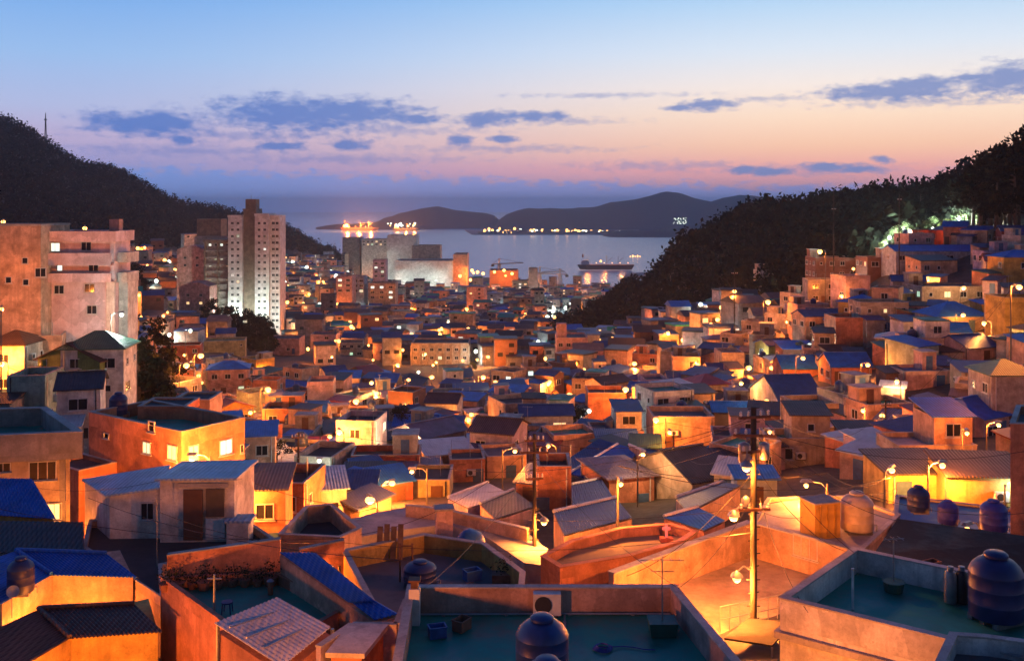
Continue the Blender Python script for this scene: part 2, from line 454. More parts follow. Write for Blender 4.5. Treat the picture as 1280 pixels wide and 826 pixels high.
def quads_mesh(name, V, mat):
    me = bpy.data.meshes.new(name)
    n = len(V) // 4
    me.vertices.add(len(V)); me.vertices.foreach_set('co', V.astype(np.float32).ravel())
    me.loops.add(4 * n); me.loops.foreach_set('vertex_index', np.arange(4 * n, dtype=np.int32))
    me.polygons.add(n); me.polygons.foreach_set('loop_start', np.arange(0, 4 * n, 4, dtype=np.int32))
    me.update(calc_edges=True); me.materials.append(mat)
    return me

def forests():
    r = random.Random(5)
    left = []; right = []; strip = []
    # left hill
    y = 185.0
    while y < 1260:
        dpx = 7.0 * F / y * .75
        b = -40.0
        while b < 470:
            bb = b + r.uniform(-.4, .4) * dpx; yy = y + r.uniform(-4, 4)
            x = (bb - 640) / F * yy
            if forest_at(x, yy) and not (150 < bb < 335 and HY - F * G(x, yy) / yy > 325):
                h = r.choice([4, 5, 6, 7, 8, 9, 11])
                left.append((x, yy, G(x, yy) + h * .45, h * .42, h * .55, int(np.interp(yy, [260, 600, 1200], [70, 36, 20]))))
            b += dpx
        y *= 1.0 + 6.5 / max(y, 300) * 1.35
    y = 232.0
    while y < 640:
        dpx = 6.0 * F / y * .8
        b = 640.0
        while b < 1420:
            bb = b + r.uniform(-.4, .4) * dpx; yy = y + r.uniform(-3, 3)
            x = (bb - 640) / F * yy
            if forest_at(x, yy):
                h = r.choice([4, 5, 6, 7, 8, 9, 10])
                right.append((x, yy, G(x, yy) + h * .45, h * .42, h * .55, int(np.interp(yy, [232, 400, 640], [90, 60, 30]))))
            b += dpx
        y *= 1.0 + 6.0 / max(y, 260)
    y = 105.0
    while y < 400:
        dpx = 4.6 * F / y * .8
        b = 125.0
        while b < 340:
            bb = b + r.uniform(-.4, .4) * dpx; yy = y + r.uniform(-2, 2)
            x = (bb - 640) / F * yy
            rr = HY - F * G(x, yy) / yy
            if forest_at(x, yy) and rr > 322:
                h = r.uniform(5, 8)
                strip.append((x, yy, G(x, yy) + h * .45, h * .45, h * .5, int(np.interp(yy, [105, 200, 400], [420, 200, 90]))))
            b += dpx
        y *= 1.0 + 4.4 / max(y, 120)
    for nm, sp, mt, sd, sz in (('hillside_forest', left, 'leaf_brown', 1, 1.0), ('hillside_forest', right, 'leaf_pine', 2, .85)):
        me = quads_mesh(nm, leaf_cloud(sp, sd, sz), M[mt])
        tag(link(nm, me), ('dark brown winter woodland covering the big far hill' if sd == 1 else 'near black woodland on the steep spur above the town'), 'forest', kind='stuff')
    return strip
STRIP = forests()

def tree_proto(k, crown_mat, h, pine=False):
    r = random.Random(100 + k)
    tb = MB()
    top = Vector((r.uniform(-.2, .2), r.uniform(-.2, .2), h * .8))
    path = [Vector((0, 0, -.5)), Vector((r.uniform(-.1, .1), r.uniform(-.1, .1), h * .3)), top]
    tb.cyl(path[0], path[1], h * .03, h * .022, 7); tb.cyl(path[1], path[2], h * .022, h * .006, 6)
    sp = []
    nl = 9
    for i in range(nl):
        t = .32 + .62 * i / nl
        a = r.uniform(0, 2 * PI); L = h * (.30 if not pine else .26) * (1.15 - t * .7)
        p0 = path[1].lerp(top, max(0, (t - .3) / .7))
        p1 = p0 + Vector((math.cos(a) * L, math.sin(a) * L, L * (.45 if not pine else .15)))
        tb.cyl(p0, p1, h * .011, h * .004, 5)
        sp.append((p1.x, p1.y, p1.z, L * .62, L * (.5 if not pine else .28), 190))
    sp.append((top.x, top.y, top.z + h * .03, h * .13, h * .12, 200))
    tm = tb.mesh('trunk', M['trunk'])
    cm = quads_mesh('crown', leaf_cloud(sp, 40 + k, h * .028), M[crown_mat])
    return tm, cm
TREES = [tree_proto(0, 'leaf_dark', 6), tree_proto(1, 'leaf_dark', 7), tree_proto(2, 'leaf_lightened', 5), tree_proto(3, 'leaf_pine', 12, True), tree_proto(4, 'leaf_pine', 14, True)]
# ------------------------------------------------------------------ labels that single things out
LAND = [  # what one can find in the picture, and where
    (318, 330, 'the white tower'), (270, 355, 'the slab block'), (95, 345, 'the terraced building'), (200, 545, 'the orange corner house'),
    (200, 630, 'the pale shed'), (45, 545, 'the concrete building'), (550, 445, 'the columned school'),
    (716, 445, 'the four-storey block'), (855, 542, 'the bright peach wall'), (1072, 420, 'the tall coral house'),
    (940, 560, 'the thick pole'), (462, 622, 'the brightest lamp'), (540, 612, 'the khaki house'),
    (1238, 515, 'the blue gable'), (1180, 590, 'the yellow-lit house'), (1170, 290, 'the floodlit trees'),
    (1170, 313, 'the ridge-top roof'), (690, 605, 'the narrow house'), (740, 585, 'the blue sheet-roofs'),
    (860, 590, 'the dark gable'), (160, 455, 'the tree clump'), (240, 500, 'the red roof'), (1030, 640, 'the yellow tank'),
    (270, 405, 'the wooded strip'), (1205, 400, 'the crumpled roofs'), (712, 550, 'the peach corner-house'),
    (1100, 540, 'the bright alley'), (760, 500, 'the terracotta house'), (1010, 560, 'the beige house'),
    (590, 597, 'the stepped house'), (400, 590, 'the cream stair-house'), (1010, 470, 'the twin gables'),
    (90, 460, 'the green house'), (1270, 390, 'the ochre tower-house'), (350, 435, 'the pink hall'), (450, 470, 'the valley floor'),
]
PENDING = []
def auto_label(o, base, p, cat, group=None):
    o['category'] = cat
    if group: o['group'] = group
    px, py = pix(p)
    PENDING.append([o, base, px, py, p[1]])

def rel(px, py, k):
    ds = sorted(LAND, key=lambda l: (l[0] - px) ** 2 + 1.6 * (l[1] - py) ** 2)
    a, b = ds[0], ds[1]
    da = math.hypot(a[0] - px, a[1] - py)
    if k == 0:
        if da < 22: return 'beside ' + a[2]
        if abs(a[1] - py) > abs(a[0] - px) * .6: return ('above ' if py < a[1] else 'below ') + a[2]
        return ('left of ' if px < a[0] else 'right of ') + a[2]
    return 'between ' + a[2][4:] + ' and ' + b[2][4:] if k == 1 else rel(px, py, 0)

NUM = ['first', 'second', 'third', 'fourth', 'fifth', 'sixth', 'seventh', 'eighth', 'ninth', 'tenth', 'eleventh', 'twelfth']
def resolve_labels():
    seen = {}
    for rec in PENDING:
        lab = rec[1] + ' ' + rel(rec[2], rec[3], 0)
        rec.append(lab); seen.setdefault(lab, []).append(rec)
    used = {o['label'] for o in bpy.data.objects if 'label' in o.keys()}
    for lab, rs in seen.items():
        if len(rs) == 1:
            rs[0][0]['label'] = lab; continue
        sub = {}
        for rc in rs: sub.setdefault(rc[1] + ' ' + rel(rc[2], rc[3], 1), []).append(rc)
        long_ = [q for l2, r2 in sub.items() if len(r2) > 1 or len(l2.split()) > 16 for q in r2]
        for l2, r2 in list(sub.items()) + [('', long_)]:
            if l2 and (len(r2) > 1 or len(l2.split()) > 16) or not r2: continue
            if l2: r2[0][0]['label'] = l2; continue
            if len(r2) == 1: r2[0][0]['label'] = lab + ', ' + 'middle one' * 0 + ('lowest one' if r2[0][3] == max(q[3] for q in rs) else 'topmost one' if r2[0][3] == min(q[3] for q in rs) else 'central one'); continue
            r2.sort(key=lambda q: q[2])
            l2s = r2[0][1] + ' ' + rel(r2[0][2], r2[0][3], 0)
            for i, q in enumerate(r2):
                if len(r2) == 2:
                    if abs(r2[0][3] - r2[1][3]) > abs(r2[0][2] - r2[1][2]):
                        w = 'upper' if q[3] == min(r2[0][3], r2[1][3]) else 'lower'
                        q[0]['label'] = w + ' ' + lab
                        continue
                q[0]['label'] = l2s + ', ' + NUM[min(i, 11)] + ' from left'
    # a last pass over anything still equal
    final = {}
    for rec in PENDING: final.setdefault(rec[0]['label'], []).append(rec)
    for lab, rs in final.items():
        if len(rs) > 1:
            rs.sort(key=lambda q: q[3])
            for i, q in enumerate(rs):
                q[0]['label'] = NUM[min(i, 11)] + ' from top, ' + lab

# ------------------------------------------------------------------ windows and doors (meshes shared by their copies)
def window_meshes(w, h, cols):
    f = MB()
    t = .07
    f.box(0, -.03, h / 2 - t / 2, w, .08, t); f.box(0, -.03, -h / 2 + t / 2, w, .08, t)
    f.box(-w / 2 + t / 2, -.03, 0, t, .08, h - 2 * t); f.box(w / 2 - t / 2, -.03, 0, t, .08, h - 2 * t)
    for c in range(1, cols): f.box(-w / 2 + w * c / cols, -.028, 0, .05, .07, h - 2 * t)
    f.box(0, -.07, -h / 2 - .05, w + .16, .16, .06)
    p = MB(); p.box(0, -.006, 0, w - 2 * t + .01, .02, h - 2 * t + .01)
    return f, p
WIN = {}
for k, (w, h, c) in {'wide': (1.6, 1.05, 2), 'mid': (1.15, 1.0, 2), 'small': (.65, .7, 1), 'tall': (1.9, 1.5, 3)}.items():
    f, p = window_meshes(w, h, c)
    WIN[k] = (f.mesh('window', M['frame']), {q: p.mesh('pane', M[q]) for q in ('glass', 'lit_warm', 'lit_cold', 'lit_green')}, w, h)
_d = MB(); _d.box(0, -.03, 1.0, 1.0, .06, 2.0); _d.box(.36, -.08, 1.0, .04, .05, .14)
DOOR = {'brown': _d.mesh('door', M['door_brown']), 'blue': _d.mesh('door', M['door_blue'])}

def add_window(parent, kind, loc, rz, glass='glass', pane=True, scale=1.0):
    o = link('window', WIN[kind][0], parent, loc, rz)
    p = link('pane', WIN[kind][1][glass], o)
    if scale != 1.0: o.scale = (scale, 1, scale)
    return o

# ------------------------------------------------------------------ one village house, in its own local frame (front is -y)
def rect(w, d): return [(-w / 2, -d / 2), (w / 2, -d / 2), (w / 2, d / 2), (-w / 2, d / 2)]

def flat_parts(root, poly, z0, ztop, wall, deck, ph=.75, cop=None, th=.16, r=None):
    """walls, parapet, coping and painted roof deck over any footprint; local coordinates"""
    zd = ztop - ph
    mb = MB(); mb.walls(poly, z0, zd); mb.build('wall', wall, root)
    inn = inset(poly, th)
    mb = MB(); mb.ring(inset(poly, -.004), inn, zd - .02, ztop); mb.build('parapet', wall, root)
    mb = MB(); mb.ring(inset(poly, -.035), inset(poly, th + .03), ztop + .002, ztop + .05); mb.build('coping', cop or M['coping'], root)
    mb = MB(); mb.walls(inset(poly, th + .004), zd + .004, zd + .04); mb.build('roof_deck', deck, root)
    return zd + .04

def gable_parts(root, w, d, z0, h, rise, wall, roofm, over=.3, th=.1):
    mb = MB()
    mb.walls(rect(w, d), z0, h)
    for x in (-w / 2, w / 2 - .14):
        mb.prism([(x, -d / 2 + .01, h + .002), (x + .14, -d / 2 + .01, h + .002), (x + .14, d / 2 - .01, h + .002), (x, d / 2 - .01, h + .002)],
                 [(x, -.02, h + rise - .03), (x + .14, -.02, h + rise - .03), (x + .14, .02, h + rise - .03), (x, .02, h + rise - .03)])
    mb.build('wall', wall, root)
    sl = rise / (d / 2); e = over
    rb = MB()
    for s in (-1, 1):
        rb.slab([(-w / 2 - e, s * (d / 2 + e), h - sl * e + th), (w / 2 + e, s * (d / 2 + e), h - sl * e + th), (w / 2 + e, s * .005, h + rise + th), (-w / 2 - e, s * .005, h + rise + th)], th)
    rb.box(0, 0, h + rise + th + .03, w + 2 * e, .3, .06)
    rb.build('roof', roofm, root)

def hip_parts(root, w, d, z0, h, rise, wall, roofm, over=.3, th=.1):
    mb = MB(); mb.walls(rect(w, d), z0, h); mb.build('wall', wall, root)
    e = over; rl = max(.2, (w - d) / 2)
    W, D = w / 2 + e, d / 2 + e
    a, b = (-rl, 0, h + rise), (rl, 0, h + rise)
    rb = MB()
    rb.add([(-W, -D, h), (W, -D, h), (W, D, h), (-W, D, h), (-W, -D, h + th), (W, -D, h + th), (W, D, h + th), (-W, D, h + th), a, b],
           [(3, 2, 1, 0), (0, 1, 5, 4), (1, 2, 6, 5), (2, 3, 7, 6), (3, 0, 4, 7), (4, 5, 9, 8), (5, 6, 9), (6, 7, 8, 9), (7, 4, 8)])
    rb.build('roof', roofm, root)

def shed_parts(root, w, d, z0, h, rise, wall, roofm, over=.25, th=.1):
    mb = MB()
    mb.prism([(p[0], p[1], z0) for p in rect(w, d)], [(-w / 2, -d / 2, h), (w / 2, -d / 2, h), (w / 2, d / 2, h + rise), (-w / 2, d / 2, h + rise)])
    mb.build('wall', wall, root)
    s = rise / d; e = over
    rb = MB(); rb.slab([(-w / 2 - e, -d / 2 - e, h - s * e + th + .004), (w / 2 + e, -d / 2 - e, h - s * e + th + .004), (w / 2 + e, d / 2 + e, h + rise + s * e + th + .004), (-w / 2 - e, d / 2 + e, h + rise + s * e + th + .004)], th)
    rb.build('roof', roofm, root)

def faces_seen(x, y, rot, w, d):
    out = []
    for ang, hw, ln in ((0, d / 2, w), (PI / 2, w / 2, d), (PI, d / 2, w), (-PI / 2, w / 2, d)):
        nx, ny = math.sin(ang + rot), -math.cos(ang + rot)
        dv = Vector((-x, -y)).normalized()
        if nx * dv.x + ny * dv.y > .22: out.append((ang, hw, ln))
    return out

def windows_on(root, x, y, rot, w, d, z0, h, r, lit=.08, dens=.62, near=False):
    for ang, hw, ln in faces_seen(x, y, rot, w, d):
        if ln < 1.6: continue
        nf = max(1, int(h / 2.5)); nc = max(1, int(ln / 2.3))
        for fl in range(nf):
            zc = h - 1.35 - fl * 2.5
            if zc < .9: continue
            for c in range(nc):
                if r.random() > dens: continue
                t = -ln / 2 + ln * (c + .5) / nc + r.uniform(-.15, .15)
                k = r.choice(['wide', 'mid', 'mid', 'small'])
                if abs(t) + WIN[k][2] / 2 > ln / 2 - .15: continue
                g = 'glass'
                if r.random() < lit: g = r.choice(['lit_warm', 'lit_warm', 'lit_cold', 'lit_green'])
                lx = t * math.cos(ang) + hw * math.sin(ang) * 1.0
                ly = t * math.sin(ang) - hw * math.cos(ang)
                add_window(root, k, (lx, ly, zc), ang, g)

_c = MB(); _c.box(0, -.22, .28, .8, .32, .56); _c.cyl((-.1, -.381, .28), (-.1, -.40, .28), .22, .22, 14, 1); _c.box(0, -.2, -.03, .9, .4, .04, 1)
COOL = _c.mesh('cooling_unit', [M['white_plastic'], M['dark_metal']])
TANKS = {}
def tank_mesh(col):
    if col in TANKS: return TANKS[col]
    b = MB(); b.lathe((0, 0, 0), [(.65, .0), (.67, .03), (.675, .34), (.685, .36), (.675, .38), (.675, .70), (.685, .72), (.675, .74), (.67, 1.04), (.68, 1.06), (.67, 1.09), (.6, 1.22), (.46, 1.35), (.3, 1.42)], 32)
    l = MB(); l.lathe((0, 0, 1.445), [(.30, 0), (.30, .06), (.24, .11), (.06, .13)], 20)
    s = MB()
    for k in range(3): s.box(0, -.4 + .4 * k, -.07, 1.0, .14, .14)
    p = MB(); p.tube([(.66, 0, .15), (.82, 0, .15), (.82, 0, -.14)], .03, 6)
    TANKS[col] = (b.mesh('tank_body', M['tank_' + col], True), l.mesh('lid', M['tank_' + col], True), s.mesh('stand', M['concrete']), p.mesh('outlet_pipe', M['steel']))
    return TANKS[col]

def water_tank(p, base, col='blue', dia=1.36, hgt=1.6, label=None, rz=0.0):
    root = empty('water_tank', (p[0], p[1], p[2] + .14 * hgt / 1.58), rz)
    s = dia / 1.36; q = hgt / 1.58
    for nm, me in zip(('tank_body', 'lid', 'stand', 'outlet_pipe'), tank_mesh(col)):
        o = link(nm, me, root); o.scale = (s, s, q)
        if nm == 'lid': pass
    if label: tag(root, label, 'water tank', 'rooftop water tanks')
    else: auto_label(root, base, (p[0], p[1], p[2] + hgt / 2), 'water tank', 'rooftop water tanks')
    return root

HANDRECT = [(160, 215, 348, 398, 300), (215, 268, 378, 428, 300), (262, 322, 402, 438, 300), (132, 198, 440, 500, 130), (285, 350, 300, 405, 420), (222, 290, 312, 395, 420)]
def blocks_view(x, y, zg, w, d, h):
    hw = .5 * max(w, d) * F / y * 1.05; px = 640 + F * x / y
    t = HY - F * (zg + h + .8) / y; b_ = HY - F * zg / y
    for pl, pr, pt, pb, Y in HANDRECT:
        if Y <= y: continue
        ov = min(px + hw, pr) - max(px - hw, pl)
        if ov > .14 * (pr - pl) and t < pb - 2 and b_ > pt: return True
    return False
HOUSES = []   # (x, y, radius)
SIZEW = ['small', 'low', 'tall']
def house(name, x, y, zg, w, d, h, rot, roof, wall, rcol, r, base=None, label=None, lit=.08, dens=.62, rise=None, extra=True, annex=None, group='village houses on the valley slopes', foot=5.0):
    root = empty(name, (x, y, zg), rot)
    wm = WALL[wall]
    feats = []
    if roof == 'flat':
        ph = .35 if h < 3 else .6
        zd = flat_parts(root, rect(w, d), -foot, h, wm, DECK[rcol], ph)
        if extra and r.random() < .42 and w > 4.2 and d > 4:
            sw, sd, sh = r.uniform(1.8, 2.6), r.uniform(1.8, 2.6), r.uniform(1.7, 2.3)
            sx = r.choice((-1, 1)) * (w / 2 - sw / 2 - .3); sy = d / 2 - sd / 2 - .3
            mb = MB(); mb.box(sx, sy, zd + sh / 2 + .003, sw, sd, sh)
            so = mb.build('stair_room', WALL[r.choice([wall, wall, 'grey', 'cream'])], root)
            mb = MB(); mb.box(sx, sy, zd + sh + .055, sw + .3, sd + .3, .1); mb.build('roof_slab', M['coping'], so)
            link('door', DOOR[r.choice(['brown', 'blue'])], so, (sx, sy - sd / 2, zd + .01)).scale = (.8, 1, .85)
            feats.append('rooftop room')
        elif extra and r.random() < .4 and w > 4.6 and h < 4.5:
            q = r.choice((-1, 1)); uw = w * r.uniform(.48, .64); ud = d * r.uniform(.7, .92); uh = r.uniform(2.2, 2.7)
            ux, uy = q * (w / 2 - uw / 2 - .05), d / 2 - ud / 2 - .05
            mb = MB(); mb.box(ux, uy, zd + uh / 2 + .003, uw, ud, uh)
            so = mb.build('upper_storey', WALL[r.choice([wall, wall, 'beige', 'peach', 'white'])], root)
            if r.random() < .5:
                mb = MB(); mb.box(ux, uy, zd + uh + .06, uw + .3, ud + .3, .11); mb.build('roof_slab', DECK[r.choice(['grey', 'teal', 'green', 'dark'])], so)
            else:
                mb = MB(); e_ = .25; zt_ = zd + uh + .02
                mb.slab([(ux - uw / 2 - e_, uy - ud / 2 - e_, zt_ + .08), (ux + uw / 2 + e_, uy - ud / 2 - e_, zt_ + .08), (ux + uw / 2 + e_, uy + ud / 2 + e_, zt_ + .7), (ux - uw / 2 - e_, uy + ud / 2 + e_, zt_ + .7)], .08); mb.build('sheet_roof', ROOFC[r.choice(['blue', 'deep blue', 'dusky blue', 'dark grey', 'brown'])], so)
                mb = MB(); mb.prism([(ux - uw / 2 + .02, uy + ud / 2 - .2, zt_), (ux + uw / 2 - .02, uy + ud / 2 - .2, zt_), (ux + uw / 2 - .02, uy + ud / 2, zt_), (ux - uw / 2 + .02, uy + ud / 2, zt_)], [(ux - uw / 2 + .02, uy + ud / 2 - .2, zt_ + .5), (ux + uw / 2 - .02, uy + ud / 2 - .2, zt_ + .5), (ux + uw / 2 - .02, uy + ud / 2, zt_ + .5), (ux - uw / 2 + .02, uy + ud / 2, zt_ + .5)]); mb.build('back_gable', wm, so)
            add_window(so, r.choice(['mid', 'wide', 'small']), (ux, uy - ud / 2, zd + uh * .58), 0, r.choice(['lit_warm', 'lit_cold']) if r.random() < lit else 'glass')
            feats.append('setback upper storey')
        elif extra and r.random() < .5:
            mb = MB()
            hx = r.uniform(-.2, .2) * w
            for q in (-1, 1): mb.cyl((hx + q * .9, 0, zd), (hx + q * .9, 0, zd + 1.7), .03, .03, 6)
            mb.tube([(hx - .9, 0, zd + 1.65), (hx, 0, zd + 1.55), (hx + .9, 0, zd + 1.65)], .012, 4)
            mb.build('washing_line', M['steel'], root)
    elif roof == 'gable':
        gable_parts(root, w, d, -foot, h, rise or d * .18, wm, ROOFC[rcol])
    elif roof == 'hip':
        hip_parts(root, w, d, -foot, h, rise or d * .22, wm, ROOFC[rcol])
    else:
        shed_parts(root, w, d, -foot, h, rise or d * .12, wm, ROOFC[rcol])
    windows_on(root, x, y, rot, w, d, 0, h, r, lit, dens)
    if r.random() < .55 and h > 2.3:
        fs = faces_seen(x, y, rot, w, d)
        if fs:
            ang, hw, ln = fs[0]
            t = r.uniform(-.35, .35) * ln
            link('door', DOOR[r.choice(['brown', 'blue'])], root, (t * math.cos(ang) + hw * math.sin(ang), t * math.sin(ang) - hw * math.cos(ang), .02), ang)
    if y < 150 and extra:
        fs = faces_seen(x, y, rot, w, d)
        for ang, hw, ln in fs[:2]:
            t = r.choice((-1, 1)) * (ln / 2 - .35)
            mb = MB(); mb.cyl((0, -.07, 0), (0, -.07, h + 2.5), .05, .05, 6)
            for z_ in (1.0, h + 1.5): mb.box(0, -.04, z_, .16, .08, .05)
            mb.build('drainpipe', M[r.choice(['steel', 'dark_metal', 'frame'])], root, False, (t * math.cos(ang) + hw * math.sin(ang), t * math.sin(ang) - hw * math.cos(ang), -2.6)).rotation_euler = (0, 0, ang)
            if r.random() < .45 and ln > 3:
                t = r.uniform(-.3, .3) * ln
                o = link('cooling_unit', COOL, root, (t * math.cos(ang) + hw * math.sin(ang), t * math.sin(ang) - hw * math.cos(ang), r.uniform(.6, max(.7, h - 1.2))), ang)
    if annex is None: annex = r.random() < .6
    if annex:
        aw, ad, ah = r.uniform(2.0, 3.2), r.uniform(2.2, 3.4), h * r.uniform(.5, .72)
        s = r.choice((-1, 1))
        ax, ay = s * (w / 2 - aw / 2 + r.uniform(-.4, .5)), -d / 2 - ad / 2 + .02
        mb = MB(); mb.box(ax, ay, ah / 2 - foot / 2, aw, ad - .05, ah + foot)
        ao = mb.build('annex', WALL[r.choice([wall, wall, 'grey', 'beige', 'white'])], root)
        rc = r.choice(['blue', 'deep blue', 'dark grey', 'brown', 'pale grey', 'green', 'dusky blue'])
        mb = MB(); mb.slab([(ax - aw / 2 - .2, ay - ad / 2 - .2, ah + .05), (ax + aw / 2 + .2, ay - ad / 2 - .2, ah + .05), (ax + aw / 2 + .2, ay + ad / 2 + .02, ah + .45), (ax - aw / 2 - .2, ay + ad / 2 + .02, ah + .45)], .08)
        mb.build('annex_roof', ROOFC[rc], ao)
        feats.append(rc + ' lean-to')
    for f in ['blue', 'deep blue', 'dusky blue']: pass
    if label: tag(root, label, 'house', group)
    else:
        size = 'tall' if h > 5 else ('low' if h < 3 else ('wide' if w > 7.5 else 'small'))
        rf = {'flat': rcol + ' flat roof', 'gable': rcol + ' gabled roof', 'hip': rcol + ' hipped roof', 'shed': rcol + ' sloping roof'}[roof]
        b = base or f'{size} {wall} house, {rf}'
        if feats and not base and len((b + ' with ' + feats[0]).split()) <= 9: b += ' with ' + feats[0]
        c, q = math.cos(rot), math.sin(rot)
        auto_label(root, b, (x, y, zg + h * .8), 'house', group)
    HOUSES.append((x, y, .5 * max(w, d)))
    return root

def hh(pl, pr, pt, Y, roof, wall, rcol, d=6.0, rot=0.0, label=None, name=None, seed=None, **kw):
    """house whose front wall spans those bearings at distance Y, wall head where the photo shows it"""
    r = random.Random(seed if seed is not None else int(pl * 7 + pt * 3))
    best = None
    for q in range(-40, 71):
        yy = Y * (1 + q / 100.0); t_ = at((pl + pr) / 2, pt, yy); h_ = t_.z - min(G(t_.x, yy), G(t_.x, yy + d))
        cost = abs(q) / 100.0 * 3 + max(0, h_ - 5.6) * .8 + max(0, 2.5 - h_) * 1.2 + (3 if forest_at(t_.x, yy) else 0)
        if best is None or cost < best[0]: best = (cost, yy)
    if not kw.pop('fix', False): Y = best[1]
    w = (pr - pl) * Y / F
    top = at((pl + pr) / 2, pt, Y)
    x, y = top.x + math.sin(-rot) * -d / 2 * -1, Y + d / 2
    x = top.x * (1 + 0 * d)
    zg = min(G(x, Y), G(x, Y + d)) if 'zg' not in kw else kw.pop('zg')
    h = top.z - zg
    if h < 2.3: zg = top.z - 2.3; h = 2.3
    ph_ = h * F / Y
    HANDRECT.append((pl, pr, pt - 4, pt + .8 * ph_, Y))
    if DEBUG: print('hh', int(pl), int(pt), roof, 'Y', round(Y), 'h', round(h, 1), 'w', round(w, 1), label[:40] if label else '')
    nm = name or {'flat': 'flat_roofed_house', 'gable': 'gabled_house', 'hip': 'hipped_house', 'shed': 'lean_roofed_house'}[roof]
    return house(nm, x, y, zg, w, d, h, rot, roof, wall, rcol, r, label=label, **kw)

# ------------------------------------------------------------------ street lamps
NLAMP = [0]
_lp = MB(); _lp.cyl((0, 0, -1.5), (0, 0, 4.6), .09, .055, 8)
_la = MB(); _la.tube([(0, 0, 4.3), (.3, 0, 4.62), (.95, 0, 4.72)], .03, 6)
_lh = MB(); _lh.prism([(.75, -.12, 4.66), (1.35, -.12, 4.66), (1.35, .12, 4.66), (.75, .12, 4.66)], [(.8, -.07, 4.8), (1.25, -.07, 4.8), (1.25, .07, 4.8), (.8, .07, 4.8)])
LAMPM = (_lp.mesh('pole', M['pole_dark'], True), _la.mesh('arm', M['steel'], True), _lh.mesh('lamp_head', M['steel']))
_bb = MB(); _bb.ball((0, 0, 0), 1.0, 14, 0, .75)
BULB = {'bulb': _bb.mesh('bulb', M['bulb'], True), 'bulb_white': _bb.mesh('bulb', M['bulb_white'], True)}
LDATA = {}; LPOW = 5.6
def point_light(parent, loc, power, col, rad=.14):
    key = (round(power), col, rad)
    if key not in LDATA:
        l = bpy.data.lights.new('lamp_light', 'POINT'); l.energy = power * LPOW; l.color = col; l.shadow_soft_size = rad
        LDATA[key] = l
    o = bpy.data.objects.new('lamp_light', LDATA[key]); COL.objects.link(o); o.parent = parent; o.location = loc
    return o
SODIUM = (1.0, .235, .027); WHITEL = (.82, 1.0, .86)
def street_lamp(p, power=700, base=None, label=None, rz=0.0, h=4.6, white=False, br=None, tint=SODIUM):
    """p is where the glowing lamp itself hangs"""
    p = Vector(p)
    c, s = math.cos(rz), math.sin(rz)
    root = empty('street_lamp', (p.x - 1.05 * c, p.y - 1.05 * s, p.z - h), rz)
    for nm, me in zip(('pole', 'arm', 'lamp_head'), LAMPM):
        o = link(nm, me, root); o.location.z = h - 4.6 + .06
        gap = p.z - h - G(root.location.x, root.location.y)
        if nm == 'pole' and gap > 1.2:
            o.scale.z = (h + gap + .4) / 6.1; o.location.z = h + .06 - 4.6 * o.scale.z
    br = br or min(.36, max(.14, p.y * .0022))
    b = link('bulb', BULB['bulb_white' if white else 'bulb'], root, (1.05, 0, h - br * .5)); b.scale = (br, br, br)
    point_light(root, (1.05, 0, h - br * 1.35 - .2), power * (.3 if white else 1), WHITEL if white else tint)
    if label: tag(root, label, 'street lamp', 'glowing street lamps')
    else: auto_label(root, base or ('white street lamp' if white else 'orange street lamp glowing'), p, 'street lamp', 'glowing street lamps')
    return root

def wall_lamp(p, power, label, arm_to, white=False, br=.16):
    """bracket lamp hung from a pole; arm_to is the offset back to its bracket"""
    root = empty('bracket_lamp', p)
    a = Vector(arm_to)
    mb = MB(); mb.tube([a, a * .5 + Vector((0, 0, .3)), (0, 0, .24)], .03, 6); mb.build('bracket', M['steel'], root)
    mb = MB(); mb.lathe((0, 0, .08), [(.24, 0), (.2, .1), (.08, .2), (.03, .24)], 14); mb.build('lamp_shade', M['steel'], root, True)
    b = link('bulb', BULB['bulb_white' if white else 'bulb'], root); b.scale = (br,) * 3
    point_light(root, (0, 0, -br - .1), power, WHITEL if white else SODIUM, .12)
    tag(root, label, 'street lamp', 'glowing street lamps')
    return root
# ------------------------------------------------------------------ the near roofs, built one by one
def block(name, label, pts, ztop, ph, wall, deck, zbase=-22.0, cop=None, th=.16, cat='house', group=None):
    cx = sum(p[0] for p in pts) / len(pts); cy = sum(p[1] for p in pts) / len(pts)
    root = empty(name, (cx, cy, zbase))
    loc = [(p[0] - cx, p[1] - cy) for p in pts]
    if sum(loc[i - 1][0] * loc[i][1] - loc[i][0] * loc[i - 1][1] for i in range(len(loc))) < 0: loc.reverse()
    flat_parts(root, loc, 0, ztop - zbase, wall, deck, ph, cop, th)
    HOUSES.append((cx, cy, max(math.hypot(*p) for p in loc) * .8))
    return tag(root, label, cat, group)


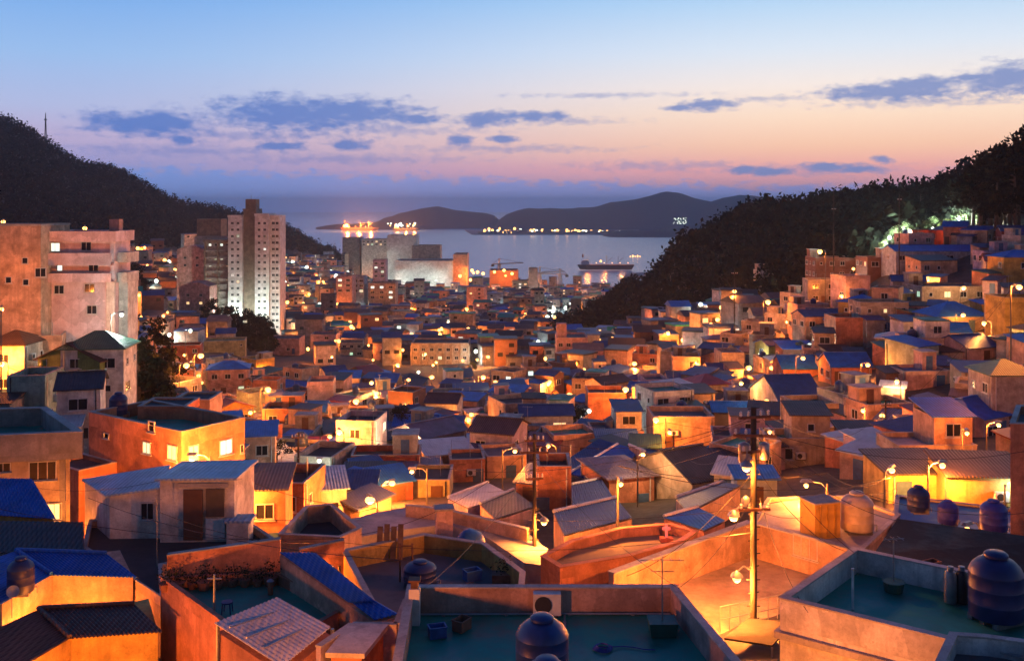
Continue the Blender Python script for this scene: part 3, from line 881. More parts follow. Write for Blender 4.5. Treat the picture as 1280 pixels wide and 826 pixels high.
def ribbed(mb, a, b, c, d, pitch=.16, amp=.02, th=.03, mi=0):
    """corrugated sheet over the quad a-b (ridge) and d-c (eave): real ribs running from ridge to eave"""
    a, b, c, d = map(Vector, (a, b, c, d))
    L = max((b - a).length, (c - d).length)
    n = max(4, int(L / pitch * 4))
    nrm = (b - a).cross(d - a).normalized()
    if nrm.z < 0: nrm = -nrm
    top = []; low = []
    for i in range(n + 1):
        t = i / n; o = nrm * (amp * math.sin(t * L / pitch * 2 * PI))
        top.append((a.lerp(b, t) + o, d.lerp(c, t) + o))
        low.append((a.lerp(b, t) + o - nrm * th, d.lerp(c, t) + o - nrm * th))
    vs = [p for q in top for p in q] + [p for q in low for p in q]
    m = 2 * (n + 1); fs = []
    for i in range(n):
        fs.append((2 * i, 2 * i + 1, 2 * i + 3, 2 * i + 2)); fs.append((m + 2 * i, m + 2 * i + 2, m + 2 * i + 3, m + 2 * i + 1))
        fs.append((2 * i, 2 * i + 2, m + 2 * i + 2, m + 2 * i)); fs.append((2 * i + 1, m + 2 * i + 1, m + 2 * i + 3, 2 * i + 3))
    fs.append((0, m, m + 1, 1)); fs.append((2 * n, 2 * n + 1, m + 2 * n + 1, m + 2 * n))
    mb.add(vs, fs, mi)

def part(mb, name, mat, root, smooth=False):
    """a part written in world coordinates, hung under its thing"""
    o = root.location
    mb.v = [(v[0] - o.x, v[1] - o.y, v[2] - o.z) for v in mb.v]
    return mb.build(name, mat, root, smooth)

def wwin(root, pl, pr, pt, pb, p0, p1, glass='glass', kind='mid', frame=None):
    """window on the vertical wall through p0-p1 (world xy), placed by bearings"""
    a = Vector((p0[0], p0[1], 0)); b = Vector((p1[0], p1[1], 0))
    d = (b - a).normalized()
    def hit(px):
        k = (px - 640) / F
        t = (k * a.y - a.x) / (d.x - k * d.y)
        return a + d * t
    q = (hit(pl) + hit(pr)) / 2; w = (hit(pr) - hit(pl)).length
    z = -((pt + pb) / 2 - HY) * q.y / F; h = (pb - pt) * q.y / F
    ang = math.atan2(d.y, d.x)
    if math.sin(ang) * -q.x - math.cos(ang) * -q.y < 0: ang += PI
    o = link('window', WIN[kind][0], root, Vector((q.x, q.y, z)) - root.location, ang)
    p = link('pane', WIN[kind][1][glass], o)
    o.scale = (w / WIN[kind][2], 1, h / WIN[kind][3])
    return o

# --- the wide teal roof at the bottom centre
G_pts = [(-3.25, 31.3), (5.1, 31.3), (6.35, 23.5), (-3.0, 23.5)]
g_house = block('flat_roofed_house', 'house with wide teal painted roof, navy tanks and an air conditioner on its back parapet', G_pts, -11.9, .82, WALL['lilac'] if 0 else plaster('plaster_warm_cast', (.50, .31, .25)), DECK['teal'], th=.2)  # warm lamplight on the parapet is put into this plaster's colour
water_tank((.80, 26.6, -12.66), '', 'blue', 1.42, 1.66, 'blue domed water tank on the wide teal roof, the one standing taller', .6)
water_tank((.86, 24.6, -12.66), '', 'blue', 1.30, 1.45, 'blue domed water tank on the wide teal roof, half cut by the lower picture edge', 1.9)
def ac_unit(p, rz, label, w=.85, h=.62, d=.32):
    root = empty('air_conditioner', p, rz)
    mb = MB(); mb.box(0, 0, h / 2 + .06, w, d, h); mb.build('casing', M['white_plastic'], root)
    mb = MB(); mb.cyl((-.12, -d / 2 - .001, h / 2 + .06), (-.12, -d / 2 - .03, h / 2 + .06), h * .4, h * .4, 20); mb.build('fan_grille', M['dark_metal'], root)
    mb = MB()
    for s in (-1, 1): mb.box(s * w * .35, 0, .03, .08, d, .06)
    mb.build('foot', M['dark_metal'], root)
    return tag(root, label, 'air conditioner')
ac_unit((1.08, 30.9, -12.66), 0, 'white air conditioner standing against the back parapet of the teal roof', .85, .66)
def tv_aerial(base, h, label, arms, rz=0, bucket=None, r=.025):
    root = empty('tv_aerial', base, rz)
    mb = MB(); mb.cyl((0, 0, 0), (0, 0, h), r, r * .8, 8); mb.build('mast', M['steel'], root)
    for z, w, n in arms:
        mb = MB(); mb.tube([(-w / 2, 0, z), (w / 2, 0, z)], .014, 5)
        for k in range(n):
            x = -w / 2 + w * (k + .5) / n
            mb.tube([(x, -.22 + .015 * k, z + .012), (x, .22 - .015 * k, z + .012)], .008, 4)
        mb.build('antenna', M['steel'], root)
    if bucket:
        mb = MB(); mb.lathe((0, 0, 0), [(.28, 0), (.34, .3), (.36, .33), (.30, .34)], 14); mb.build('bucket_base', M[bucket], root)
    return tag(root, label, 'aerial', 'roof aerials')
M['green_bucket'] = plain('green_bucket_plastic', (.015, .10, .075), .5)
root = tv_aerial((4.45, 29.6, -12.66), 2.3, 'tall thin roof aerial standing in a square green tub on the teal roof', [(2.18, 1.3, 5), (1.85, .7, 0)])
mb = MB(); mb.prism([(-.36, -.3, .003), (.36, -.3, .003), (.36, .3, .003), (-.36, .3, .003)], [(-.42, -.36, .42), (.42, -.36, .42), (.42, .36, .42), (-.42, .36, .42)]); mb.build('tub', M['green_bucket'], root)
# vertical flue box at the left end of that parapet
root = empty('flue_box', (-2.95, 30.3, -12.66))
mb = MB(); mb.box(0, 0, .55, .32, .32, 1.1); mb.build('duct', M['white_plastic'], root)
mb = MB(); mb.box(0, 0, 1.2, .22, .22, .2); mb.box(0, 0, 1.34, .36, .36, .06); mb.build('cowl', M['rust'], root)
tag(root, 'narrow white flue box at the corner of the wide teal roof', 'flue')

# --- the teal roof at the bottom right with its tank
A = onz(975, 748, -11.8); B = onz(1067, 685, -11.8); D = onz(1145, 790, -11.8); C = B + (D - A) * 2.6
Dn = D + (A - B).normalized() * .0
E = A + (D - A) * 2.6
rg = block('flat_roofed_house', 'house with pale parapet round a teal roof carrying one big navy tank', [A[:2], E[:2], C[:2], B[:2]], -11.8, .78, WALL['white'], DECK['teal'], th=.2)
# cantilevered rim with recessed ochre storey below is read from the outside: band course
mb = MB(); pl = inset([A[:2], E[:2], C[:2], B[:2]], -.14)
mb.ring(pl, inset(pl, .13), -12.95, -12.75); part(mb, 'band_course', M['coping'], rg)
dAD = (D - A).normalized()
for t0, t1 in ((.5, 1.7), (2.4, 3.3)):
    q0 = A + dAD * t0; q1 = A + dAD * t1
    nrm = Vector((dAD.y, -dAD.x, 0))
    if nrm.y > 0: nrm = -nrm
    mb = MB(); mb.prism([(q0 + nrm * .02) + Vector((0, 0, -16.4 + 11.8)), (q1 + nrm * .02) + Vector((0, 0, -16.4 + 11.8)), (q1 + nrm * .02) + Vector((0, 0, -13.6 + 11.8)), (q0 + nrm * .02) + Vector((0, 0, -13.6 + 11.8))],
                        [(q0 + nrm * .08) + Vector((0, 0, -16.4 + 11.8)), (q1 + nrm * .08) + Vector((0, 0, -16.4 + 11.8)), (q1 + nrm * .08) + Vector((0, 0, -13.6 + 11.8)), (q0 + nrm * .08) + Vector((0, 0, -13.6 + 11.8))])
    part(mb, 'shutter', M['rust'], rg)
p = onz(1245, 776, -12.52)
water_tank((p.x, p.y, -12.52), '', 'navy', 1.56, 1.95, 'large navy water tank on the teal roof with the pale parapet', .4)
TR = DECK
p = onz(1117, 738, -12.5)
tv_aerial((p.x, p.y, -12.52), 1.75, 'T-shaped roof aerial in a round green bucket on the pale-parapet teal roof', [(1.7, .75, 3)], .2, 'green_bucket')
p = onz(1066, 760, -12.5)
root = empty('washing_pole', (p.x, p.y, -12.52))
mb = MB(); mb.cyl((0, 0, 0), (0, 0, 1.22), .04, .04, 8); mb.build('post', M['white_plastic'], root)
mb = MB(); mb.cyl((0, 0, 1.222), (0, 0, 1.26), .055, .055, 8); mb.build('cap', M['steel'], root)
tag(root, 'bare white post standing on the pale-parapet teal roof', 'post')
for px, lab in ((1188, 'grey gas cylinder beside the large navy tank'), (1202, 'second grey gas cylinder, touching the large navy tank')):
    p = onz(px, 752, -12.5)
    root = empty('gas_cylinder', (p.x, p.y, -12.52))
    mb = MB(); mb.lathe((0, 0, 0), [(.17, 0), (.19, .05), (.19, .85), (.14, .98), (.06, 1.02)], 14); mb.build('bottle', M['dark_metal' if px > 1195 else 'steel'], root, True)
    mb = MB(); mb.lathe((0, 0, 1.022), [(.10, 0), (.10, .12), (.03, .13)], 10); mb.build('valve_guard', M['steel'], root)
    tag(root, lab, 'gas cylinder')
# small parapet block in the bottom right corner
q = [onz(1170, 832, -11.5), onz(1188, 794, -11.5), onz(1232, 797, -11.5), onz(1300, 806, -11.5), onz(1320, 850, -11.5)]
block('stair_tower', 'pale parapet of a stair tower at the lower right corner', [(a.x, a.y) for a in q], -11.45, .5, WALL['white'], DECK['grey'], cat='stair tower')

# --- bottom left: brown hipped roof and the blue one behind it
def hipped_near(name, label, R1, R2, E1, E2, L1, farL, wallm, roofm, pitch, zbase=-22.0):
    """house whose hip runs R1-E1: front slope to the right of it, side slope to the left"""
    root = empty(name, (E1.x, E1.y + 1.5, zbase))
    rb = MB(); ribbed(rb, R1, R2, E2, E1, pitch); part(rb, 'roof', roofm, root)
    rb = MB(); ribbed(rb, E1, R1, farL, L1, pitch); part(rb, 'side_roof', roofm, root)
    rb = MB(); rb.tube([R1 + Vector((0, 0, .05)), E1 + Vector((0, 0, .05))], .09, 6); rb.tube([R1 + Vector((0, 0, .05)), R2 + Vector((0, 0, .05))], .09, 6); part(rb, 'ridge_cap', roofm, root)
    back = R2 + Vector((0.0, 1.2, -.1)); backL = farL + Vector((0, 1.5, -.1))
    i = .25
    poly = [Vector((L1.x, L1.y + i * 1.5, 0)), Vector((E1.x - .05, E1.y + i, 0)), Vector((E2.x - i, E2.y + i, 0)), Vector((back.x + .1, back.y, 0)), Vector((backL.x, backL.y, 0))]
    tops = [L1.z - .1, E1.z - .02, E2.z - .08, R2.z - .25, farL.z - .3]
    mb = MB(); mb.prism([(p.x, p.y, zbase) for p in poly], [(p.x, p.y, z) for p, z in zip(poly, tops)]); part(mb, 'wall', wallm, root)
    HOUSES.append((E1.x, E1.y + 2, 4))
    return tag(root, label, 'house')
E1 = at(87, 797, 35.2); E2 = at(203, 789, 35.6); R1 = at(48, 761, 37.0); R2 = at(168, 755, 37.9)
L1 = at(10, 843, 35.2 * (797 - HY) / (843 - HY)); FL = onplane(-50, 806, R1, E1, L1)
hipped_near('hipped_house', 'low orange-lit house with a dark brown corrugated hipped roof in the lower left corner', R1, R2, E1, E2, L1, FL, WALL['ochre'], ROOFC['brown'], .15)
E1 = at(64, 718, 40.7); E2 = at(171, 721, 40.5); R1 = at(20, 688, 42.3); R2 = at(133, 692, 42.4)
L1 = at(-4, 757, 40.7 * (718 - HY) / (757 - HY)); FL = onplane(-70, 720, R1, E1, L1)
hipped_near('hipped_house', 'house with bright blue sheet roof folded over a hip, orange wall below its eave', R1, R2, E1, E2, L1, FL, WALL['peach'], ROOFC['blue'], .17)
water_tank(at(26, 742, 39.0) + Vector((0, 0, .0)), '', 'navy', 1.0, 1.35, 'dark navy water tank perched on the blue hipped roof', .2)
# satellite dish by that tank
p = at(15, 752, 38.2)
root = empty('satellite_dish', p)
mb = MB(); mb.cyl((0, 0, -.6), (0, 0, .35), .025, .025, 8); mb.build('mast', M['steel'], root)
mb = MB(); mb.lathe((0, 0, 0), [(.02, 0), (.18, .03), (.3, .1), (.31, .1), (.18, .015), (.02, -.015)], 18)
o = mb.build('dish', M['steel'], root, True); o.scale = (.75, .75, .75); o.location = (.05, -.05, .4); o.rotation_euler = (1.0, .3, .4)
tag(root, 'small pale satellite dish under the navy tank on the blue roof', 'satellite dish')

# --- deep blue roof and slate roof further left
root = empty('lean_roofed_house', at(20, 640, 48) + Vector((0, 0, -6)))
a, b, c, d = at(-40, 597, 49.5), at(40, 598, 49.2), at(70, 648, 46.4), at(-40, 641, 46.8)
mb = MB(); ribbed(mb, a, b, c, d, .18); part(mb, 'roof', ROOFC['blue'], root)
mb = MB(); mb.prism([(p.x, p.y, -22) for p in (d, c - Vector((.2, -.2, 0)), b - Vector((.2, .2, 0)), a)], [p - Vector((0, 0, .12)) for p in (d, c - Vector((.2, -.2, 0)), b - Vector((.2, .2, 0)), a)]); part(mb, 'wall', WALL['ochre'], root)
tag(root, 'house with a plain deep blue sheet roof below the concrete building', 'house')
root = empty('lean_roofed_house', at(50, 680, 45) + Vector((0, 0, -6)))
a, b, c, d = at(-40, 650, 45.6), at(104, 652, 45.8), at(106, 693, 43.4), at(-40, 689, 43.2)
mb = MB(); ribbed(mb, a, b, c, d, .22); part(mb, 'roof', ROOFC['dark grey'], root)
mb = MB(); mb.prism([(p.x, p.y, -22) for p in (d, c, b, a)], [p - Vector((0, 0, .12)) for p in (d, c, b, a)]); part(mb, 'wall', WALL['grey'], root)
tag(root, 'house with a dark slate sheet roof wedged behind the bright blue hipped roof', 'house')

# --- concrete building with teal roof, left edge
P1 = onz(103, 540, -12.0); P2 = onz(58, 509, -12.0); P3 = onz(-70, 512, -12.0); P4 = onz(-70, 548, -12.0)
cl = block('concrete_building', 'grey concrete building with overhanging parapet round a teal roof at the picture edge', [P4[:2], P1[:2], P2[:2], P3[:2]], -12.0, 1.05, M['concrete'], DECK['teal'], th=.35, cat='building')
# lower storeys are set back beneath the slab edge: replace the wall by an inset one
w = [o for o in cl.children if o.name.startswith('wall')][0]
pl = inset([P4[:2], P1[:2], P2[:2], P3[:2]], .45)
mb = MB(); mb.walls([tuple(Vector(p) - cl.location.xy) for p in pl], 0, 22 - 13.4); w.data = mb.mesh('wall', WALL['beige'])
mb = MB(); mb.walls([tuple(Vector(p) - cl.location.xy) for p in [P4[:2], P1[:2], P2[:2], P3[:2]]], 22 - 13.398, 22 - 13.07); mb.build('floor_slab', M['concrete'], cl)
f0, f1 = pl[0], pl[1]
wwin(cl, 36, 71, 576, 600, f0, f1, 'lit_warm' if 0 else 'glass', 'tall'); wwin(cl, -6, 14, 578, 590, f0, f1, 'glass', 'mid'); wwin(cl, 58, 78, 628, 650, f0, f1, 'lit_warm', 'wide')
mb = MB(); p = Vector((f1[0], f1[1], 0)); mb.box(p.x - .35, p.y + .0, -17.7, .3, .3, 8.5); part(mb, 'pillar', M['concrete'], cl)

# --- the orange corner house
c0 = onz(227, 540, -13.5); cL = onz(111, 515, -13.5); cR = onz(306, 522, -13.5)
cB = cL + (cR - c0)
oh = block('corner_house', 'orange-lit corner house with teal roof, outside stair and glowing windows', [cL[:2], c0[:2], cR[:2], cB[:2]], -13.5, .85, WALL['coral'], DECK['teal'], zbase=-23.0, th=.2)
wwin(oh, 179, 189, 552, 567, cL, c0, 'lit_green', 'mid'); wwin(oh, 210, 222, 556, 575, cL, c0, 'lit_warm', 'mid')
wwin(oh, 186, 194, 526, 540, cL, c0, 'glass', 'small'); wwin(oh, 130, 137, 541, 548, cL, c0, 'glass', 'small')
wwin(oh, 235, 248, 556, 577, c0, cR, 'lit_warm', 'mid'); wwin(oh, 274, 290, 549, 568, c0, cR, 'lit_cold', 'mid'); wwin(oh, 300, 304, 555, 566, c0, cR, 'glass', 'small')
d = (c0 - cL).normalized(); n = Vector((d.y, -d.x, 0)); n = n if n.y < 0 else -n
mb = MB()
for k in range(9):
    q = cL + d * (6.0 + k * .28) + n * .55
    mb.box(q.x, q.y, -17.6 + .1 * k, .3, .9, .2 * (k + 1) + .01 * k, rz=math.atan2(d.y, d.x))
part(mb, 'outside_stair', WALL['coral'], oh)
q0 = cL + d * 3.2 + n * 2.6; q1 = cL - d * .6 + n * 2.6; q2 = cL - d * .6 + n * .01; q3 = cL + d * 3.2 + n * .01
block('flat_roofed_house', 'low orange wing in front of the orange corner house', [q1[:2], q0[:2], q3[:2], q2[:2]], -16.3, .3, WALL['coral'], DECK['dark'])
# lower rear rooms on its roof
water_tank(onz(148, 520, -14.2), '', 'navy', 1.2, 1.5, 'navy water tank at the back of the orange corner house roof')
for (pl_, pr_, pt, Y, lab, col) in ((172, 232, 508, 67.0, 'low orange rooftop shed behind the orange corner house', 'coral'), (215, 262, 500, 70.0, 'small orange rooftop shed behind the orange corner house, nearer the red roof', 'peach')):
    a, b = at(pl_, pt, Y), at(pr_, pt, Y)
    block('rooftop_shed', lab, [a[:2], b[:2], (b.x, b.y + 3), (a.x, a.y + 3)], a.z, .15, WALL[col], DECK['dark'], zbase=a.z - 3.5, cat='shed')

# --- pale blue roofed shed house and its terraces
zt = -14.6
b0 = onz(137, 681, -15.9); b1 = onz(200, 678, -15.9)
Y0 = b0.y
f0 = at(137, 618, Y0); f1 = at(203, 608, Y0 + .1); bk0 = at(106, 600, Y0 + 3.4); bk1 = at(212, 582, Y0 + 3.6)
sh = empty('rooftop_house', (f1.x, Y0 + 1.5, -17.0))
mb = MB(); mb.prism([(p.x, p.y, -22) for p in (f0, f1, bk1, bk0)], [p - Vector((0, 0, .06)) for p in (f0, f1, bk1, bk0)]); part(mb, 'wall', WALL['white'], sh)
mb = MB(); mb.slab([f0 + Vector((-.12, -.2, .02)), f1 + Vector((0, -.2, .02)), bk1 + Vector((0, .1, .03)), bk0 + Vector((-.2, .1, .03))], .09); part(mb, 'roof', ROOFC['light blue'], sh)
t0 = at(200, 597, Y0 - .5); t1 = at(293, 596, Y0 - .35); tk0 = at(211, 578, Y0 + 2.9); tk1 = at(262, 576, Y0 + 3.2)
mb = MB(); mb.prism([(p.x, p.y, -22) for p in (t0, t1, Vector((t1.x, tk1.y, 0)), Vector((t0.x, tk0.y, 0)))], [p - Vector((0, 0, .06)) for p in (t0, t1, Vector((t1.x, tk1.y, tk1.z)), Vector((t0.x, tk0.y, tk0.z)))]); part(mb, 'tall_bay', WALL['white'], sh)
mb = MB(); mb.slab([t0 + Vector((-.15, -.3, .03)), t1 + Vector((.2, -.3, .03)), Vector((t1.x + .2, tk1.y + .1, tk1.z + .05)), Vector((t0.x - .15, tk0.y + .1, tk0.z + .05))], .1); part(mb, 'bay_roof', ROOFC['light blue'], sh)
wwin(sh, 176, 193, 627, 650, f0, f1, 'glass', 'mid')
def panel(root, pl, pr, pt, pb, Y, name, mat, proud=.05):
    a, b, c, d = at(pl, pb, Y), at(pr, pb, Y), at(pr, pt, Y), at(pl, pt, Y)
    mb = MB(); mb.prism([a, b, c, d], [p + Vector((0, proud, 0)) for p in (a, b, c, d)]); return part(mb, name, mat, root)
panel(sh, 229, 253, 612, 675, Y0 - .56, 'door', M['door_brown']); panel(sh, 257, 280, 611, 646, Y0 - .53, 'window_screen', M['frame_dark'])
panel(sh, 257, 281, 648, 674, Y0 - .52, 'door_panel', M['white_plastic']); panel(sh, 222, 285, 604, 609, Y0 - .58, 'lintel', M['coping'])
tag(sh, 'pale rooftop house with two light blue roofs, dark door bay and small window', 'house')
HOUSES.append((sh.location.x, sh.location.y, 4))
# upper terrace in front of it
T1 = [onz(104, 690, -15.5), onz(137, 676, -15.5), onz(200, 706, -15.3), onz(352, 677, -15.3), onz(300, 655, -15.5), onz(120, 650, -15.6)]
u = [T1[0], Vector((onz(201, 752, -15.5).x, onz(201, 752, -15.5).y, 0)), onz(202, 712, -15.5), onz(350, 684, -15.5), onz(318, 662, -15.5), onz(112, 655, -15.5)]
tb = block('terrace_house', 'house under a dark terrace with a long sloping side wall, beside the pale shed', [(p.x, p.y) for p in u], -15.3, .35, WALL['peach'], DECK['dark'], th=.12)
q = onz(300, 676, -15.6)
root = empty('roof_vent', q)
mb = MB(); mb.box(0, 0, .5, 1.0, .9, 1.0); mb.build('hut', WALL['white'], root); mb = MB(); mb.box(0, 0, 1.05, 1.25, 1.1, .1); mb.build('lid', ROOFC['light blue'], root)
tag(root, 'small pale hut with flat lid at the corner of the dark terrace', 'hut')
q = onz(196, 705, -15.5)
tv_aerial((q.x, q.y, -15.6), 3.0, 'bare white mast rising at the terrace corner before the pale blue roofed shed', [(2.9, .4, 0)], .4)
# --- sunken teal roof with plants
A2 = onz(201, 733, -14.5); B2 = onz(347, 727, -14.5); C2 = onz(437, 770, -14.5); D2 = onz(332, 830, -14.5)
sk = block('flat_roofed_house', 'house with sunken teal roof, orange parapet walls and potted plants along the back', [A2[:2], D2[:2], C2[:2], B2[:2]], -14.15, .42, WALL['coral'], DECK['teal'], th=.12, cop=WALL['coral'])
def wall_slab(name, label, p, q, z0, z1a, z1b, th, mat, cat='wall', group=None, cap=True):
    """free-standing wall from p to q (xy) with a coping"""
    p = Vector((p[0], p[1], 0)); q = Vector((q[0], q[1], 0))
    d = (q - p).normalized(); n = Vector((-d.y, d.x, 0)) * th / 2
    root = empty(name, ((p.x + q.x) / 2, (p.y + q.y) / 2, z0))
    mb = MB(); mb.prism([(v.x, v.y, z0) for v in (p - n, q - n, q + n, p + n)], [(v.x, v.y, z) for v, z in zip((p - n, q - n, q + n, p + n), (z1a, z1b, z1b, z1a))]); part(mb, 'masonry', mat, root)
    if cap:
        n2 = n * 1.35
        mb = MB(); mb.prism([(v.x, v.y, z + .002) for v, z in zip((p - n2, q - n2, q + n2, p + n2), (z1a, z1b, z1b, z1a))], [(v.x, v.y, z + .05) for v, z in zip((p - n2, q - n2, q + n2, p + n2), (z1a, z1b, z1b, z1a))]); part(mb, 'coping', M['coping'], root)
    return tag(root, label, cat, group)
a, b = A2 + Vector((.1, .45, 0)), B2 + Vector((0, .45, 0))
wall_slab('parapet_wall', 'orange-lit high wall behind the potted plants of the sunken teal roof', a, b, -22, -13.45, -13.0, .2, WALL['coral'])
a, b = B2 + Vector((.22, .2, 0)), C2 + Vector((.35, -.1, 0))
wall_slab('parapet_wall', 'brown dividing wall between the sunken teal roof and the blue strip roof', a, b, -22, -13.55, -13.75, .12, WALL['coral'], cap=False)
r = random.Random(3)
PM = [quads_mesh('foliage', leaf_cloud([(0, 0, .42, .30, .32, 130)], 60 + k, .055), M['leaf_dark']) for k in range(3)]
_pt = MB(); _pt.lathe((0, 0, 0), [(.14, 0), (.2, .24), (.22, .25), (.17, .26)], 12); POT = _pt.mesh('pot', M['pot'])
def potted(p, label, s=1.0, k=0):
    root = empty('potted_plant', p, k * 1.3)
    for nm, me in (('pot', POT), ('foliage', PM[k % 3])): link(nm, me, root).scale = (s, s, s)
    return tag(root, label, 'potted plant', 'potted plants on the sunken teal roof')
words_ = ['first', 'second', 'third', 'fourth', 'fifth', 'sixth', 'seventh', 'eighth', 'ninth']
for k in range(9):
    t = (k + .5) / 9
    p = A2.lerp(B2, t) + Vector((0.05, -.32 + r.uniform(-.12, .12), 0)); p.z = -14.52
    potted(p, f'dark bushy potted plant by the orange wall, {words_[k]} along the row from the left', r.uniform(.85, 1.45), k)
p = onz(268, 770, -14.5)
root = empty('drying_rack', (p.x, p.y, -14.52))
mb = MB(); mb.cyl((0, 0, 0), (0, 0, 1.5), .045, .04, 8); mb.build('post', M['steel'], root)
mb = MB(); mb.tube([(-.25, 0, 1.35), (.25, 0, 1.35)], .03, 6); mb.build('crossbar', M['steel'], root)
tag(root, 'grey post with a short crossbar standing on the sunken teal roof', 'post')
p = onz(284, 765, -14.5)
root = empty('stool', (p.x, p.y, -14.52))
mb = MB(); mb.lathe((0, 0, .36), [(.2, 0), (.21, .05), (.05, .06)], 14); mb.build('seat', M['tank_navy'], root)
for q in ((-.13, -.13), (.13, -.13), (.13, .13), (-.13, .13)):
    mb = MB(); mb.cyl((q[0] * 1.2, q[1] * 1.2, 0), (q[0], q[1], .36), .022, .022, 6); mb.build('leg', M['tank_navy'], root)
tag(root, 'small dark blue stool on the sunken teal roof', 'stool')
p = onz(338, 742, -14.5)
root = empty('bollard_vent', (p.x, p.y, -14.52)); mb = MB(); mb.cyl((0, 0, 0), (0, 0, .5), .1, .1, 10); mb.build('pipe', M['pot'], root); mb = MB(); mb.cyl((0, 0, .505), (0, 0, .58), .14, .05, 10); mb.build('cowl', M['steel'], root)
tag(root, 'short clay vent pipe on the sunken teal roof', 'vent pipe')
# --- white corrugated canopy in front
root = empty('canopy', onz(340, 800, -13.6) + Vector((0, 0, -4)))
a, b, c, d = onz(268, 778, -13.2), onz(346, 746, -12.95), onz(413, 783, -13.2), onz(352, 832, -13.5)
mb = MB(); ribbed(mb, a, b, c, d, .15, .018); part(mb, 'sheet_roof', ROOFC['pale grey'], root)
for k in range(1, 4):
    p = a.lerp(d, k / 4); q = b.lerp(c, k / 4)
    mb = MB(); mb.box(*( (p + q) / 2 + Vector((0, 0, .05))), (q - p).length, .05, .04, rz=math.atan2((q - p).y, (q - p).x)); part(mb, 'batten', M['steel'], root)
for p in (a, c, d, b):
    mb = MB(); mb.cyl((p.x * .99, p.y + .05, -22), (p.x * .99, p.y + .05, p.z - .08), .06, .06, 8); part(mb, 'post', M['steel'], root)
mb = MB(); mb.prism([(p.x, p.y, -22) for p in (a, d, c, b)], [(p.x * .995, p.y + .15, p.z - .35) for p in (a, d, c, b)]); part(mb, 'wall', WALL['coral'], root)
tag(root, 'white corrugated sheet canopy below the sunken teal roof', 'canopy')
# --- blue strip roof
root = empty('strip_roof', onz(420, 730, -14.0) + Vector((0, 0, -4)))
a, b, c, d = onz(350, 690, -13.3), onz(394, 690, -13.2), onz(468, 750, -13.45), onz(436, 752, -13.6)
mb = MB(); ribbed(mb, a, b, c, d, .16, .018); part(mb, 'upper_sheet', ROOFC['blue'], root)
a2, b2, c2, d2 = onz(437, 750, -13.62), onz(468, 749, -13.5), onz(498, 766, -13.6), onz(468, 774, -13.75)
mb = MB(); ribbed(mb, a2, b2, c2, d2, .16, .018); part(mb, 'lower_sheet', ROOFC['blue'], root)
mb = MB(); mb.prism([(p.x, p.y, -22) for p in (a, d, d2, c2, c, b)], [(p.x, p.y, p.z - .12) for p in (a, d, d2, c2, c, b)]); part(mb, 'wall', WALL['peach'], root)
tag(root, 'long narrow bright blue strip roof running down beside the sunken teal roof', 'roof shelter')
# --- stair hut in front of the wide teal roof
root = empty('stair_hut', onz(447, 800, -12.7) + Vector((0, 0, -5)))
q = [onz(414, 814, -12.35), onz(452, 815, -12.35), onz(479, 782, -12.35), onz(440, 781, -12.35)]
mb = MB(); mb.walls([(p.x, p.y) for p in q], -22, -12.47); part(mb, 'wall', WALL['coral'], root)
mb = MB(); mb.walls(inset([(p.x, p.y) for p in q], -.12), -12.466, -12.33); part(mb, 'roof_slab', M['coping'], root)
tag(root, 'small stair hut with pale flat lid beside the wide teal roof', 'stair hut')
q = [onz(398, 800, -12.2), onz(440, 772, -12.2), onz(496, 772, -12.2), onz(508, 742, -12.2)]
for i, lab in enumerate(('low mauve wall behind the stair hut, nearer the white canopy', 'low mauve wall right behind the stair hut', 'low mauve wall joining the stair hut to the wide teal roof')):
    wall_slab('parapet_wall', lab, q[i], q[i + 1], -22, -12.4, -12.4, .16, WALL['lilac'])

# --- ochre-walled roof with dark tanks
oc = [onz(428, 679, -14.3), onz(530, 659, -14.3), onz(606, 670, -14.3), onz(656, 706, -14.3), (.3, 35.2, 0), (-4.75, 35.4, 0)]
ocb = block('flat_roofed_house', 'house with grey screed roof inside ochre and green parapets, holding dark tanks', [(p[0], p[1]) for p in oc], -14.6, .8, WALL['ochre'], DECK['grey'], th=.18)
water_tank(onz(525, 733, -15.4), '', 'navy', 1.35, 1.0, 'squat navy tank in the middle of the ochre-walled roof', .3)
root = empty('chimney_block', onz(555, 676, -15.4))
mb = MB(); mb.box(0, 0, .75, .75, .7, 1.5, rz=.15); mb.build('stack', WALL['pink'], root); mb = MB(); mb.box(0, 0, 1.54, .9, .85, .09, rz=.15); mb.build('cap', M['coping'], root)
tag(root, 'squat pinkish chimney block at the back of the ochre-walled roof', 'chimney')
root = empty('tarpaulin_heap', onz(588, 690, -15.4))
mb = MB(); rr = random.Random(4)
prof = [(.75, 0), (.74, .25), (.66, .55), (.5, .82), (.28, .98), (.06, 1.03)]
mb.lathe((0, 0, 0), prof, 22)
mb.v = [(x * (1 + .12 * mnoise.noise((x * 2, y * 2, z * 2))), y * (1 + .12 * mnoise.noise((x * 2 + 5, y * 2, z * 2))), max(0, z * (1 + .1 * mnoise.noise((x * 3, y * 3, z))))) for x, y, z in mb.v]
mb.build('cover', M['tarp'], root, True); mb = MB(); mb.tube([(.77 * math.cos(t * PI / 10), .77 * math.sin(t * PI / 10), .3) for t in range(21)], .02, 5); mb.build('rope', M['cable'], root)
tag(root, 'rounded heap under blue tarpaulin at the back of the ochre-walled roof', 'covered heap')
root = empty('planter', onz(632, 728, -15.4))
mb = MB(); mb.box(0, 0, .2, 1.1, .6, .4); mb.build('trough', M['wood'], root); link('foliage', PM[1], root, (0, 0, .1)).scale = (1.5, .9, 1.3)
tag(root, 'green planter in the corner of the ochre-walled roof', 'planter')
p = onz(500, 728, -15.4)
root = empty('drying_rack', p); mb = MB()
for s in (-.0, .5): mb.cyl((s, 0, 0), (s, 0, 1.6), .04, .04, 8)
